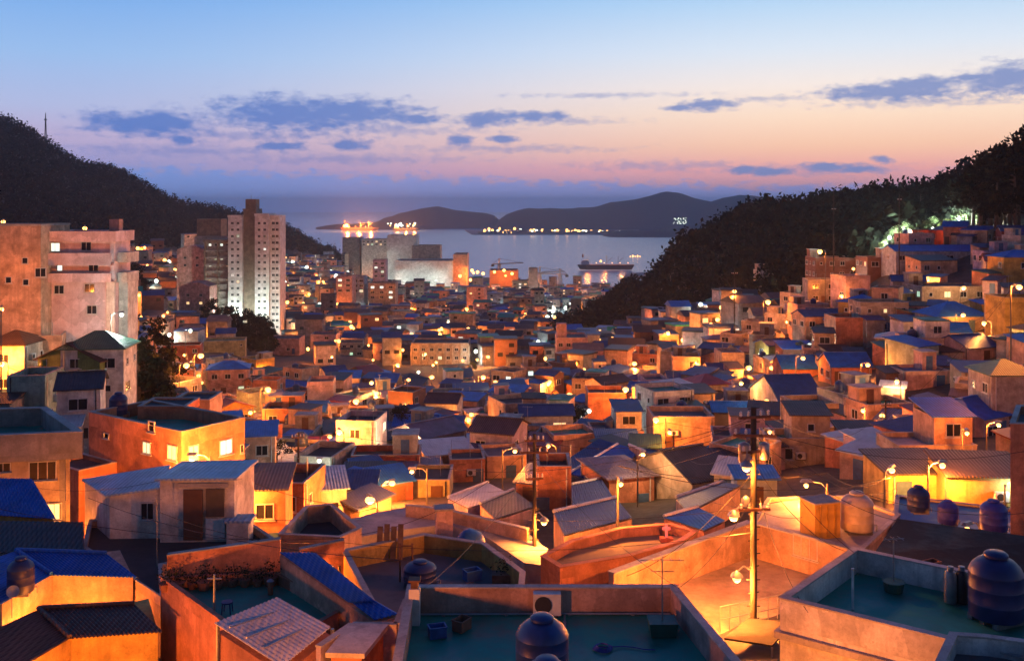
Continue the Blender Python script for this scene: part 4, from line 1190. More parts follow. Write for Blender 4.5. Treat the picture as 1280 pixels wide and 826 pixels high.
mb.tube([(0, 0, 1.5), (.5, 0, 1.5)], .03, 6); mb.build('frame', M['rust'], root)
tag(root, 'rusty upright frame beside the squat navy tank', 'frame')
wall_slab('parapet_wall', 'orange-lit wall between the blue strip roof and the ochre-walled roof', onz(374, 688, -14.3), onz(430, 678, -14.2), -22, -14.25, -14.1, .18, WALL['coral'])
# --- dark recessed roof behind it, near the brightest lamp
q = [onz(348, 668, -15.9), onz(382, 633, -15.9), onz(415, 630, -15.9), onz(452, 660, -15.9), onz(425, 672, -15.9)]
block('flat_roofed_house', 'house with dark roof behind a peach parapet, in front of the brightest lamp', [(p.x, p.y) for p in q], -15.9, .9, WALL['peach'], DECK['dark'])
# --- lit concrete lane curving from the brightest lamp
lane = [(432, 650), (470, 640), (515, 633), (560, 640), (610, 650), (655, 662), (690, 690), (690, 708), (655, 703), (610, 672), (560, 655), (500, 662), (440, 672)]
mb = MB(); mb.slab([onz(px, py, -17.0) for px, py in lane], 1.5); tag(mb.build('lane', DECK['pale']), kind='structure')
mb = MB()
pts = [onz(px, py, -16.35) for px, py in ((508, 630), (560, 636), (615, 645), (660, 660))]
wall_slab('lane_wall', 'low pink wall edging the pale lane, next to the khaki house', pts[0], pts[1], -20, -16.4, -16.4, .2, WALL['peach'])
wall_slab('lane_wall', 'low pink wall edging the pale lane, below the crossroads pole', pts[1], pts[3], -20, -16.4, -16.4, .2, WALL['peach'])

# --- grey sloping roof with orange rim and neon cross
q = [onz(676, 712, -16.3), onz(712, 684, -16.0), onz(775, 662, -15.8), onz(838, 652, -15.6), onz(872, 664, -15.7), onz(852, 680, -15.8), onz(790, 706, -16.1), onz(700, 730, -16.4)]
root = block('flat_roofed_house', 'house with a grey roof inside a bright orange rim under a red neon cross', [(p.x, p.y) for p in q], -15.7, .45, WALL['coral'], deckmat('brown_screed', (.17, .14, .12), rough=.85), th=.22, cop=WALL['coral'])
p = at(833, 676, 48.0)
root = empty('neon_cross', p)
mb = MB(); mb.box(0, 0, .5, .11, .1, .62); mb.box(0, 0, .6, .38, .102, .11); mb.build('cross', M['neon'], root)
mb = MB(); mb.box(0, 0, .05, .6, .4, .26); mb.build('pedestal', WALL['red'], root)
point_light(root, (0, -.6, .9), 6, (1, .25, .2))
tag(root, 'small glowing red neon cross above the orange-rimmed roof', 'cross')
# --- the orange-lit court on the right of centre
tA = onz(764, 716, -15.2); tB = onz(938, 652, -15.0); tC = onz(1068, 687, -15.0)
court = [onz(760, 760, -16.6), onz(905, 676, -16.6), onz(1066, 725, -16.6), onz(1010, 800, -16.6), onz(880, 850, -16.6)]
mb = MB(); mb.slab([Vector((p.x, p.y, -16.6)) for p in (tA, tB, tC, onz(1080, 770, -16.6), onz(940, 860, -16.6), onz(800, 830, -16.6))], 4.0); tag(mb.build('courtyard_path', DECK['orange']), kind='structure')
wall_slab('court_wall', 'speckled pinkish wall on the far side of the lit court', tA, tB, -19, -15.2, -15.0, .3, WALL['peach'])
cw = wall_slab('court_wall', 'pale lit wall with an iron window grille closing the court', tB, tC, -19, -15.0, -15.0, .3, WALL['peach'])
wwin(cw, 992, 1023, 669, 697, tB + Vector((0, -.15, 0)), tC + Vector((0, -.15, 0)), 'glass', 'tall')
# roof beyond that wall, with yellow tank and white tank
q = [tB + Vector((.1, .2, 0)), tC + Vector((.25, .1, 0)), onz(1125, 646, -15.3), onz(1060, 622, -15.3), onz(960, 625, -15.3)]
block('flat_roofed_house', 'house behind the court with pale roof carrying a yellow box tank', [(p.x, p.y) for p in q], -15.2, .15, WALL['peach'], DECK['pale'])
p = onz(1025, 668, -15.3)
root = empty('box_tank', p, .3)
mb = MB(); mb.box(0, 0, .8, 1.35, 1.2, 1.6); mb.build('tank_body', M['tank_yellow'], root); mb = MB(); mb.box(0, 0, 1.635, 1.42, 1.27, .06); mb.build('lid', M['coping'], root)
for k in (-.4, 0, .4):
    mb = MB(); mb.box(k, -.62, .8, .05, .05, 1.5); mb.build('stiffener', M['tank_yellow'], root)
tag(root, 'yellow box-shaped roof tank on the pale roof behind the court', 'water tank')
water_tank(onz(1071, 664, -15.3), '', 'cream', 1.55, 1.75, 'cream plastic water tank next to the yellow box tank')
# dark pitch roof and small tanks on the right
root = empty('lean_roofed_house', at(1200, 700, 38) + Vector((0, 0, -5)))
a, b, c, d = at(1122, 648, 42.0), at(1330, 676, 40.0), at(1330, 742, 35.6), at(1092, 692, 37.6)
mb = MB(); mb.slab([d, c, b, a], .12); part(mb, 'roof', DECK['felt'], root)
mb = MB(); mb.prism([(p.x, p.y, -22) for p in (d, c, b, a)], [p - Vector((0, 0, .16)) for p in (d, c, b, a)]); part(mb, 'wall', WALL['brick'], root)
tag(root, 'house with a wide black felt roof behind the pale parapet', 'house')
for px, py, Y, col, s, lab in ((1148, 640, 44, 'navy', .95, 'navy water tank beside the black felt roof, next to a yellow wall'), (1185, 655, 43.2, 'violet', .85, 'violet water tank behind the black felt roof'), (1242, 664, 42.5, 'violet', 1.1, 'broad violet water tank behind the black felt roof, towards the orange pillar')):
    water_tank(at(px, py, Y), '', col, 1.0 * s, 1.15 * s, lab)
q = [at(1115, 640, 47), at(1300, 668, 43), at(1300, 640, 50), at(1120, 620, 53)]
block('flat_roofed_house', 'house with blue-grey roof carrying three small tanks behind the black felt roof', [(p.x, p.y) for p in q], -15.35, .1, WALL['yellow'], DECK['blue'])
# tall orange pillar house at the right edge
a = at(1263, 530, 44); b = at(1320, 530, 44)
ph_ = block('pillar_house', 'tall narrow orange-lit house at the right edge of the picture', [a[:2], b[:2], (b.x + 4.5, b.y + 4), (a.x + 2.3, a.y + 4)], a.z, .4, WALL['coral'], DECK['grey'])

# --- the thick utility pole and the thinner one behind
def utility_pole(p, z0, z1, label, arms, boxes, r=.17):
    root = empty('utility_pole', (p[0], p[1], z0))
    H = z1 - z0
    mb = MB(); mb.cyl((0, 0, -1), (0, 0, H), r, r * .72, 12)
    for k in range(int(H / .5)): mb.box(0, 0, .8 + k * .5, .5, .03, .03, rz=.4 * (k % 2))
    mb.build('pole', M['pole'], root, True)
    for z, w, rz in arms:
        mb = MB(); c, s = math.cos(rz), math.sin(rz)
        mb.box(0, -.16, z - z0, w, .09, .1, rz=rz)
        ob = mb.build('crossarm', M['rust'], root)
        for k in (-.44, -.2, .2, .44):
            m2 = MB(); m2.lathe((w * k * c, -.16 + w * k * s, z - z0 + .052), [(.04, 0), (.06, .06), (.035, .09), (.055, .15), (.02, .2)], 8); m2.build('insulator', M['white_plastic'], ob)
    for z, dx, rr, hh_ in boxes:
        mb = MB(); mb.lathe((dx, -.1, z - z0), [(rr * .9, 0), (rr, .05), (rr, hh_ - .05), (rr * .8, hh_), (.05, hh_ + .06)], 14); mb.build('transformer', M['steel'], root, True)
    return tag(root, label, 'utility pole', 'utility poles')
PA = at(942, 700, 38.0)
utility_pole(PA, -20.0, -7.65, 'thick concrete utility pole with crossarms and transformers in front of the lit court', [(-8.0, 1.3, .25), (-8.7, 1.6, -.1), (-9.3, 1.1, .3), (-11.5, 1.2, .1)], [(-9.7, -.38, .22, .7), (-9.6, .4, .19, .6), (-11.4, -.32, .15, .35)], .15)
mb = MB(); root = [o for o in bpy.data.objects if o.name.startswith('utility_pole')][0]
mb.cyl((0, -.02, 4.0), (0, -.02, 4.3), .2, .2, 12); mb.build('clamp_band', M['rust'], root)
wall_lamp(at(917, 647, 37.8), 520, 'bracket lamp on the thick utility pole, middle one of three', (.62, 0, .35))
wall_lamp(at(921, 723, 37.7), 800, 'lowest bracket lamp on the thick utility pole, shining on the court', (.5, 0, .35))
wall_lamp(at(933, 585, 37.6), 300, 'topmost bracket lamp on the thick utility pole', (.2, -.25, .35))
PB = at(668, 700, 50.0)
utility_pole(PB, -19.5, -11.4, 'thin utility pole rising beside the narrow pink house, lamp at mid height', [(-11.7, 1.0, .1), (-12.3, 1.4, 0), (-13.6, .9, .2)], [], .11)
wall_lamp(at(680, 653, 49.6), 420, 'bracket lamp on the thin pole above the orange-rimmed roof', (-.45, .35, .3), br=.15)
utility_pole(at(373, 640, 78.0), -24.0, at(373, 540, 78).z, 'slim utility pole beside the cream house with outside stairs', [(at(373, 546, 78).z, 1.0, .2)], [], .1)
utility_pole(at(1107, 580, 92.0), -27.0, at(1107, 500, 92).z, 'slim utility pole in the brightly lit alley', [(at(1107, 506, 92).z, 1.0, .2)], [], .1)
utility_pole(at(1042, 330, 205.0), at(1042, 320, 205).z - 2, at(1042, 238, 205).z, 'tall mast on the ridge top before the dark spur', [(at(1042, 262, 205).z, .9, .1)], [], .14)
utility_pole(at(1124, 330, 200.0), at(1124, 330, 200).z - 2, at(1124, 242, 200).z, 'tall mast near the floodlit trees', [(at(1124, 250, 200).z, .9, .1)], [], .12)
utility_pole(at(918, 390, 190.0), at(918, 390, 190).z - 3, at(918, 336, 190).z, 'mast with a lamp at the foot of the dark spur', [(at(918, 342, 190).z, 1.2, .1)], [], .12)
# rail along the lower edge of the court
root = empty('handrail', onz(945, 775, -16.5))
mb = MB(); a, b = onz(900, 790, -16.6), onz(995, 770, -16.6)
for k in range(9):
    p = a.lerp(b, k / 8); mb.cyl((p.x, p.y, -16.6), (p.x, p.y, -15.6), .02, .02, 6)
for z in (-15.6, -16.1): mb.tube([(a.x, a.y, z), (b.x, b.y, z)], .022, 6)
part(mb, 'railing', M['steel'], root); tag(root, 'thin steel railing at the near edge of the lit court', 'railing')
root = empty('awning', at(940, 790, 36))
a, b, c, d = at(905, 797, 35.5), at(935, 772, 37.2), at(992, 778, 36.6), at(965, 806, 34.9)
mb = MB(); mb.slab([a, d, c, b], .06); part(mb, 'sheet', DECK['felt'], root)
for p in (a, d, c, b):
    mb = MB(); mb.cyl((p.x, p.y, -20), (p.x, p.y, p.z - .07), .035, .035, 6); part(mb, 'post', M['steel'], root)
tag(root, 'dark brown awning at the foot of the thick utility pole', 'awning')
p = onz(905, 692, -16.6)
root = empty('motor_scooter', (p.x, p.y, -16.6), 2.5)
for s in (-.55, .55):
    mb = MB(); mb.cyl((s, -.05, .24), (s, .05, .24), .24, .24, 16); w_ = mb.build('wheel', M['cable'], root)
mb = MB(); mb.prism([(-.75, -.13, .3), (.1, -.13, .3), (.1, .13, .3), (-.75, .13, .3)], [(-.7, -.1, .66), (.0, -.1, .62), (.0, .1, .62), (-.7, .1, .66)]); mb.box(.2, 0, .3, .4, .26, .08); mb.prism([(.35, -.14, .3), (.5, -.14, .3), (.5, .14, .3), (.35, .14, .3)], [(.3, -.1, .85), (.38, -.1, .85), (.38, .1, .85), (.3, .1, .85)]); mb.build('body', M['dark_metal'], root)
mb = MB(); mb.box(-.35, 0, .71, .65, .22, .09); mb.build('seat', M['cable'], root)
mb = MB(); mb.tube([(.32, -.28, .98), (.36, 0, .92), (.32, .28, .98)], .018, 6); mb.cyl((.5, 0, .3), (.34, 0, .94), .03, .03, 6); mb.build('handlebar', M['steel'], root)
tag(root, 'dark scooter parked by the far wall of the lit court', 'scooter')

# --- overhead cables
def cable(p, q, sag, label, r=.012):
    p, q = Vector(p), Vector(q)
    pts = [p.lerp(q, t / 14) + Vector((0, 0, -sag * 4 * (t / 14) * (1 - t / 14))) for t in range(15)]
    mb = MB(); mb.tube(pts, r, 4)
    tag(mb.build('overhead_cable', M['cable']), label, 'cable', 'overhead cables')
top = Vector((PA.x, 37.84, -7.95)); tb_ = Vector((PB.x, 49.85, -11.65))
cable(top, tb_, .8, 'black cable sagging from the thick utility pole to the thin pole')
cable(top + Vector((-.5, 0, -.65)), at(462, 560, 72), 1.6, 'black cable from the thick utility pole across to the brightest street lamp')
cable(top + Vector((.6, 0, -.65)), at(1300, 560, 40), .7, 'black cable from the thick utility pole to the orange pillar house')
cable(top + Vector((.3, 0, -1.15)), onz(1067, 690, -11.75), .35, 'black service cable from the pole down to the pale parapet corner')
cable(top + Vector((-.1, 0, -3.1)), onz(848, 735, -11.8), .35, 'black service cable from the pole to the wide teal roof corner')
cable(top + Vector((.2, 0, -3.1)), onz(1010, 765, -11.78), .45, 'black cable looping from the pole onto the pale parapet front')
cable(top + Vector((-.2, 0, -2.3)), at(775, 722, 42), .6, 'black cable from the pole to the speckled court wall')
cable(top + Vector((.1, 0, -2.0)), at(1062, 690, 44), .6, 'black cable from the pole to the wall with the grille')
cable(tb_, at(373, 545, 78), 1.2, 'black cable from the thin pole to the slim pole by the cream house')
cable(tb_ + Vector((-.4, 0, -.6)), at(450, 668, 43), .7, 'black cable from the thin pole to the ochre-walled roof')
cable(at(110, 622, 45), at(505, 700, 31), .5, 'thin cable crossing before the pale blue roofed shed')
cable(at(0, 636, 42), at(432, 672, 43), .5, 'thin cable crossing low before the pale blue roofed shed')
cable(at(1107, 503, 92), top + Vector((.6, 0, -.05)), 1.8, 'black cable from the alley pole to the thick utility pole')

# more of the cable tangle round the thick pole
rr = random.Random(8)
for k, (px, py, Y, lab) in enumerate([(560, 640, 66, 'the pale lane'), (610, 615, 74, 'the pale curved roof'), (700, 590, 80, 'the narrow pink house'), (770, 560, 95, 'the long blue sheet roof'), (850, 560, 90, 'the bright peach wall'), (905, 600, 68, 'the violet-blue roof'), (1000, 560, 86, 'the beige house with teal roof'), (1060, 600, 60, 'the yellow box tank'), (1120, 610, 60, 'the yellow-lit low house'), (1215, 560, 92, 'the big blue gabled roof'), (1290, 640, 43, 'the black felt roof'), (1180, 655, 43, 'the violet tanks')]):
    cable(top + Vector((rr.uniform(-.6, .6), 0, -rr.choice([0, .7, 1.3, 3.5]))), at(px, py, Y), rr.uniform(.4, 1.4), 'thin cable running from the thick utility pole towards ' + lab, .011)
for k, (p, q, lab) in enumerate([(onz(430, 678, -13.9), at(942, 665, 37.8), 'thin cable from the ochre-walled roof to the thick utility pole'), (at(200, 640, 36), at(430, 675, 42), 'thin cable from the white mast to the ochre-walled roof'), (at(0, 600, 50), at(200, 600, 44), 'thin cable from the concrete building to the pale blue roofs'), (at(295, 600, 46), at(373, 550, 78), 'thin cable from the pale blue roofed shed to the slim pole'), (at(530, 735, 31), at(668, 575, 50), 'thin cable from the wide teal roof up to the thin pole'), (at(845, 733, 31), at(668, 568, 50), 'thin cable from the teal roof corner up to the thin pole')]):
    cable(p, q, .5, lab, .01)
# things lying on the near roofs
def hose(p, label, R_=.28):
    mb = MB(); pts = []
    for k in range(70):
        t = k * .42; r_ = R_ * (1 - .1 * (k // 15)) + .015 * math.sin(k * 1.7)
        pts.append((p[0] + r_ * math.cos(t), p[1] + r_ * math.sin(t), p[2] + .02 + .016 * (k // 15)))
    pts += [(p[0] + R_ + .3 * k, p[1] + .12 * math.sin(k * 1.3), p[2] + .02) for k in range(1, 5)]
    mb.tube(pts, .016, 5); tag(mb.build('garden_hose', M['tank_violet']), label, 'hose')
hose((2.6, 28.6, -12.66), 'coiled violet hose lying on the wide teal roof')
for k, (x0, y0, x1, y1, z, lab) in enumerate([(-2.9, 30.9, 4.9, 30.95, -12.62, 'grey water pipe along the back parapet of the wide teal roof'), (1.5, 26.9, 1.62, 30.9, -12.62, 'grey water pipe from the taller blue tank to the back parapet')]):
    mb = MB(); mb.tube([(x0, y0, z), ((x0 + x1) / 2, (y0 + y1) / 2, z + .01), (x1, y1, z)], .03, 6)
    for t in (.1, .35, .6, .85): mb.box(x0 + (x1 - x0) * t, y0 + (y1 - y0) * t, z - .01, .1, .1, .06)
    tag(mb.build('water_pipe', M['steel']), lab, 'pipe')
p = onz(575, 742, -12.66)
def crate(p, rz, mat, label, s=1.0):
    root = empty('plastic_crate', p, rz)
    mb = MB(); w, d_, h = .5 * s, .36 * s, .3 * s
    mb.ring(rect(w, d_), inset(rect(w, d_), .025), 0, h); mb.walls(inset(rect(w, d_), .026), .01, .04)
    mb.build('shell', mat, root)
    mb = MB(); mb.ring(inset(rect(w, d_), -.02), inset(rect(w, d_), .02), h + .002, h + .03); mb.build('rim', mat, root); tag(root, label, 'crate')
crate((-2.2, 29.4, -12.66), .3, M['tarp'], 'blue plastic crate in the corner of the wide teal roof')
crate((-1.5, 29.9, -12.66), 1.0, M['pot'], 'reddish plastic crate in the corner of the wide teal roof')
p = onz(1165, 712, -12.5); crate((p.x, p.y, -12.52), .5, M['pot'], 'reddish crate by the back parapet of the pale-parapet roof')
p = onz(590, 722, -15.3); crate((p.x, p.y, -15.36), .5, M['tarp'], 'blue crate on the ochre-walled roof', 1.3)
root = empty('leaning_boards', onz(470, 700, -15.3))
for k in range(4):
    mb = MB(); mb.prism([(.3 * k, 0, 0), (.3 * k + .24, 0, 0), (.3 * k + .24, .04, 0), (.3 * k, .04, 0)], [(.3 * k, .5, 1.3 + .1 * (k % 2)), (.3 * k + .24, .5, 1.3 + .1 * (k % 2)), (.3 * k + .24, .54, 1.3 + .1 * (k % 2)), (.3 * k, .54, 1.3 + .1 * (k % 2))]); mb.build('board', M['wood'], root)
tag(root, 'weathered boards leaning inside the ochre parapet', 'boards')
LAMPSPEC = [
    (462, 622, 66, 1600, 2.2, 'brightest orange street lamp, glaring beside the khaki house'),
    (240, 571, 57.5, 900, PI, 'orange street lamp glaring between the corner house and the pale blue roofs'),
    (1178, 580, 60.3, 900, .3, 'orange street lamp glaring at the yellow-lit low house'),
    (1103, 518, 98, 1300, 1.2, 'upper orange street lamp at the head of the bright alley'),
    (1170, 408, 132, 1100, .5, 'orange street lamp beside the crumpled blue roofs'),
    (820, 523, 109, 1000, PI, 'orange street lamp at the corner of the brightly lit peach house'),
    (918, 486, 145, 1200, .2, 'orange street lamp above the brightly lit peach house'),
    (835, 415, 250, 2200, .1, 'large orange street lamp at the foot of the dark spur'),
    (782, 485, 146, 1000, 2.6, 'orange street lamp at the corner of the terracotta block'),
    (793, 453, 205, 1200, .3, 'orange street lamp above the terracotta block'),
    (936, 458, 170, 900, 1.0, 'orange street lamp up the slope left of the twin blue gables'),
    (335, 485, 140, 1500, .2, 'orange street lamp above the orange corner house, beside a low orange house'),
    (233, 455, 146, 1200, .7, 'upper of two orange lamps on the red-brown house'),
    (251, 443, 158, 1000, .5, 'orange street lamp behind the red-brown house'),
    (2, 453, 100, 1200, 2.6, 'orange street lamp cut by the left picture edge'),
    (1274, 357, 101, 1500, .3, 'orange street lamp above the tall orange-lit house at the right edge'),
    (960, 376, 196, 1300, .4, 'orange street lamp below the white stepped house'),
    (897, 398, 225, 1000, .4, 'orange street lamp on the coral house under the dark spur'),
    (1025, 313, 208, 1300, 2.8, 'orange street lamp on the ridge by the brown brick house'),
    (918, 363, 240, 900, .5, 'orange street lamp under the mast at the foot of the spur'),
    (585, 523, 142, 1000, .5, 'orange street lamp in the middle of the valley above the peach corner house'),
    (424, 538, 103, 1500, 2.2, 'orange street lamp behind the cream house with outside stairs'),
    (445, 500, 150, 900, .5, 'orange street lamp right of the pink two-storey house'),
    (497, 455, 250, 1500, .5, 'orange street lamp left of the columned school'),
    (610, 445, 280, 2200, .3, 'orange street lamp right of the columned school'),
    (604, 470, 215, 1200, .3, 'orange street lamp below the columned school'),
    (540, 470, 225, 1200, .6, 'orange street lamp in the lane below the columned school'),
    (470, 490, 178, 900, 2.6, 'orange street lamp on a yellow-lit wall in mid valley'),
    (685, 478, 190, 900, 1.2, 'orange street lamp below the four-storey pinkish block'),
    (712, 492, 165, 900, 1.9, 'orange street lamp on a pale house below the four-storey block'),
    (1160, 347, 178, 900, 1.5, 'orange street lamp at the slanted-roof house on the ridge'),
    (490, 602, 80, 800, .8, 'orange street lamp hidden against the khaki house gable'),
    (1115, 586, 61, 380, .8, 'small orange street lamp at the near end of the yellow-lit low house')]
for q in LAMPSPEC: HANDRECT.append((q[0] - 6, q[0] + 6, q[1] - 6, q[1] + 14, q[2] - .5))
# ------------------------------------------------------------------ houses the photograph shows one by one
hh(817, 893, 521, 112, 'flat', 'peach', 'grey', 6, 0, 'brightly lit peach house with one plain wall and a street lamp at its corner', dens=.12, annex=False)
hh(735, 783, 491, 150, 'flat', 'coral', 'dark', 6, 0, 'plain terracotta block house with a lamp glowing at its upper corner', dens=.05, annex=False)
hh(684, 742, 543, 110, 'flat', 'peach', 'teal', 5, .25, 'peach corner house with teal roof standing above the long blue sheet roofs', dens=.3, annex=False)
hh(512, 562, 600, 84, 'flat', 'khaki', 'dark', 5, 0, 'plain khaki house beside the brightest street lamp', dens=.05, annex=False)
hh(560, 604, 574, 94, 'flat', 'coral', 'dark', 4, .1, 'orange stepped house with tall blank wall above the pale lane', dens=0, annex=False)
hh(602, 652, 570, 97, 'flat', 'peach', 'grey', 5, .2, 'peach house with small rooftop box next to the orange stepped house', dens=.1, annex=False)
hh(374, 424, 571, 92, 'flat', 'cream', 'dark', 6, -.2, 'cream house with an outside stair curling down its side wall', dens=.2, annex=True)
hh(382, 414, 477, 160, 'flat', 'pink', 'grey', 6, .1, 'pink two-storey house with white roof hut in the middle of the valley', dens=.3)
hh(672, 714, 583, 74, 'flat', 'coral', 'dark', 4, 0, 'narrow pink house with a teal-lit window above the long blue roofs', dens=.0, annex=False)
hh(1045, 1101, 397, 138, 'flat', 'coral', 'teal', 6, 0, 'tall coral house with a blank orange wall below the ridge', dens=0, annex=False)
hh(1196, 1262, 521, 104, 'gable', 'pink', 'blue', 7, .55, 'pink house under a big bright blue gabled roof', rise=1.1, annex=False)
hh(979, 1028, 460, 148, 'gable', 'coral', 'blue', 6, 0, 'orange-lit house under a blue gabled roof, first of the twin gables', rise=1.4, annex=False)
hh(1040, 1090, 458, 146, 'gable', 'coral', 'blue', 6, 0, 'orange-lit house under a blue gabled roof with paired windows, second of the twin gables', rise=1.4, dens=.9, annex=False)
hh(970, 1028, 505, 122, 'gable', 'lilac', 'deep blue', 11, PI / 2 * 0 + .12, 'long house under a steep deep blue roof below the twin gables', rise=2.6, annex=False)
hh(1128, 1187, 464, 122, 'flat', 'pink', 'blue', 5, .1, 'pink house with a low front wall and blue roof below the tall lamp', dens=.2, annex=False)
hh(994, 1046, 505, 106, 'flat', 'beige', 'green', 5, .15, 'beige house with stepped parapet and outside stair', dens=.05, annex=True)
hh(962, 1042, 548, 88, 'flat', 'beige', 'teal', 4, -.05, 'beige house with teal roof and navy tank above the court', dens=.1, annex=False)
hh(1240, 1300, 470, 96, 'hip', 'cream', 'green', 5, 0, 'cream house under a dark green hipped roof at the right edge', rise=1.3, annex=False)
hh(1194, 1246, 434, 130, 'gable', 'pink', 'deep blue', 6, .4, 'pink house with blank wall under a deep blue gabled roof', rise=1.2, dens=.1, annex=False)
hh(1168, 1236, 396, 150, 'hip', 'grey', 'blue', 7, .1, 'house with crumpled bright blue hipped roof under the ridge', rise=2.0, annex=False)
hh(1178, 1216, 415, 140, 'gable', 'pink', 'blue', 5, -.2, 'small house with a blue gable tucked under the crumpled blue roof', rise=1.0, annex=False)
hh(1256, 1330, 372, 104, 'flat', 'ochre', 'grey', 6, 0, 'tall orange-lit house with blank wall at the right edge below the ridge', dens=.02, annex=False)
hh(1018, 1086, 322, 212, 'flat', 'brick', 'teal', 7, .05, 'brown brick house with teal roof on the ridge top', dens=.9, annex=False)
hh(1084, 1122, 322, 210, 'flat', 'brick', 'green', 7, 0, 'second brown brick house with teal-green roof on the ridge top', dens=.8, annex=False)
hh(1120, 1224, 314, 214, 'gable', 'pale blue', 'blue', 8, 0, 'long low house with a bright blue roof along the ridge top', rise=1.0, dens=.7, annex=False, lit=.2)
hh(1150, 1234, 358, 176, 'flat', 'beige', 'grey', 8, .05, 'wide beige house with balcony windows under the long blue roof', dens=.9, lit=.25, annex=False)
hh(1148, 1196, 326, 198, 'shed', 'peach', 'dark grey', 6, .1, 'peach house with slanted roof glowing under a lamp below the long blue roof', annex=False)
hh(950, 990, 338, 222, 'flat', 'white', 'pale', 7, .2, 'white stepped house at the foot of the dark spur', dens=.8, annex=True)
hh(1052, 1086, 345, 188, 'flat', 'lilac', 'grey', 6, .2, 'plain lilac house below the brown brick house on the ridge', dens=.2, annex=False)
hh(1012, 1050, 350, 185, 'flat', 'grey', 'dark', 6, -.1, 'grey house with two small windows below the brick house on the ridge', dens=.8, annex=False)
hh(1076, 1136, 378, 160, 'flat', 'beige', 'dark', 6, 0, 'beige house with three window bays above the tall coral house', dens=1.0, annex=True)
hh(1255, 1310, 322, 170, 'hip', 'ochre', 'blue', 6, 0, 'ochre house with blue hipped roof on the ridge at the right edge', rise=1.2, annex=False)
hh(1192, 1290, 596, 66, 'shed', 'yellow', 'brown', 4, -.1, 'yellow-lit low house with window and green lamp under a brown roof', dens=.5, lit=.5, annex=False)
hh(1108, 1192, 592, 68, 'shed', 'yellow', 'dark grey', 4, .05, 'yellow-lit low house with its lamp shining beside the doorway', dens=.4, annex=False)
hh(832, 892, 600, 74, 'gable', 'beige', 'dark grey', 7, .5, 'house under a broad dark gabled roof in the middle right', rise=1.5, dens=.2, annex=False)
hh(745, 806, 597, 76, 'hip', 'coral', 'purple grey', 6, .3, 'orange-lit house under a low purple-grey hipped roof', rise=.9, dens=.1, annex=False)
# long blue sheet roofs, drawn plane by plane
def sheet_house(label, corners, rc, wall, pitch=.2, ridge=True):
    root = empty('sheet_roofed_house', sum((Vector(c) for c in corners), Vector()) / 4 + Vector((0, 0, -4)))
    mb = MB(); ribbed(mb, *corners, pitch=pitch); part(mb, 'roof', ROOFC[rc], root)
    mb = MB(); mb.prism([(p.x, p.y, p.z - 9) for p in corners], [Vector(p) - Vector((0, 0, .12)) for p in corners]); part(mb, 'wall', WALL[wall], root)
    if ridge:
        mb = MB(); mb.tube([corners[0] + Vector((0, 0, .06)), corners[1] + Vector((0, 0, .06))], .12, 6); part(mb, 'ridge_cap', ROOFC['pale grey'], root)
    c = sum((Vector(c) for c in corners), Vector()) / 4
    HOUSES.append((c.x, c.y, 4.5))
    pp = [pix(q) for q in corners]; HANDRECT.append((min(q[0] for q in pp), max(q[0] for q in pp), min(q[1] for q in pp), max(q[1] for q in pp), c.y))
    return tag(root, label, 'house', 'village houses on the valley slopes')
sheet_house('house with a long blue sheet roof ridged in pale metal above the purple roof', [at(711, 592, 82), at(772, 555, 96), at(800, 562, 94), at(760, 604, 78)], 'blue', 'grey')
sheet_house('near half of the long blue sheet roof, sloping to the narrow pink house', [at(772, 555, 96.2), at(711, 592, 82.2), at(700, 580, 85), at(748, 548, 98)], 'deep blue', 'grey', ridge=False)
sheet_house('house with a dusky violet sheet roof beside the long blue one', [at(806, 564, 88), at(786, 556, 94), at(845, 568, 90), at(858, 590, 80)], 'purple grey', 'peach')
sheet_house('house with a deep blue sheet roof right below the narrow pink house', [at(714, 606, 74), at(752, 598, 77), at(772, 630, 65), at(716, 640, 63)], 'dusky blue', 'beige')
sheet_house('house with a wide dusky blue sheet roof behind the orange-rimmed roof', [at(692, 640, 60), at(770, 622, 65), at(790, 646, 57), at(705, 668, 53)], 'deep blue', 'peach')
sheet_house('house with a bright blue sheet roof touching the speckled court wall', [at(830, 646, 58), at(872, 634, 60), at(906, 650, 55), at(880, 662, 53)], 'blue', 'coral')
sheet_house('house with a violet-blue sheet roof under the dark gabled roof', [at(845, 622, 66), at(905, 602, 70), at(925, 606, 66), at(860, 640, 59.5)], 'dusky blue', 'peach')
sheet_house('house with a pale curved sheet roof left of the bright alley', [at(560, 622, 76), at(610, 603, 82), at(640, 618, 76), at(585, 634, 70)], 'pale grey', 'lilac')
sheet_house('house with a dark slate roof over the pale lane', [at(600, 630, 70), at(642, 612, 74), at(668, 632, 66), at(620, 648, 62.5)], 'dark grey', 'pink')
# left slope
hh(55, 118, 452, 98, 'gable', 'green', 'brown', 7, 1.35, 'green house with an orange-lit gable end on the left slope', rise=1.6, dens=.1, annex=False, fix=True)
hh(24, 66, 420, 106, 'flat', 'peach', 'dark', 5, .3, 'peach house glowing under a lamp below the big pink terraced building', dens=.3, annex=True, fix=True)
hh(-20, 30, 432, 102, 'hip', 'cream', 'brown', 5, 0, 'cream house lit by a lamp at the left edge', rise=1.3, annex=False, fix=True)
hh(74, 150, 437, 99, 'hip', 'white', 'green', 5, .1, 'house with a dark green hipped roof just below the big pink terraced building', rise=1.6, annex=False, fix=True)
hh(62, 112, 486, 86, 'gable', 'white', 'dark grey', 5, .3, 'small white house with three windows below the green gabled house', rise=1.0, dens=1.0, annex=True, fix=True)
hh(6, 52, 470, 92, 'flat', 'mint', 'dark', 5, .1, 'mint house with a round blue tank at the left edge', dens=.4, fix=True)
hh(192, 246, 432, 150, 'flat', 'red', 'brown' if 0 else 'dark', 6, .2, 'red-brown house with lamps glowing at its side', dens=.1, annex=False)
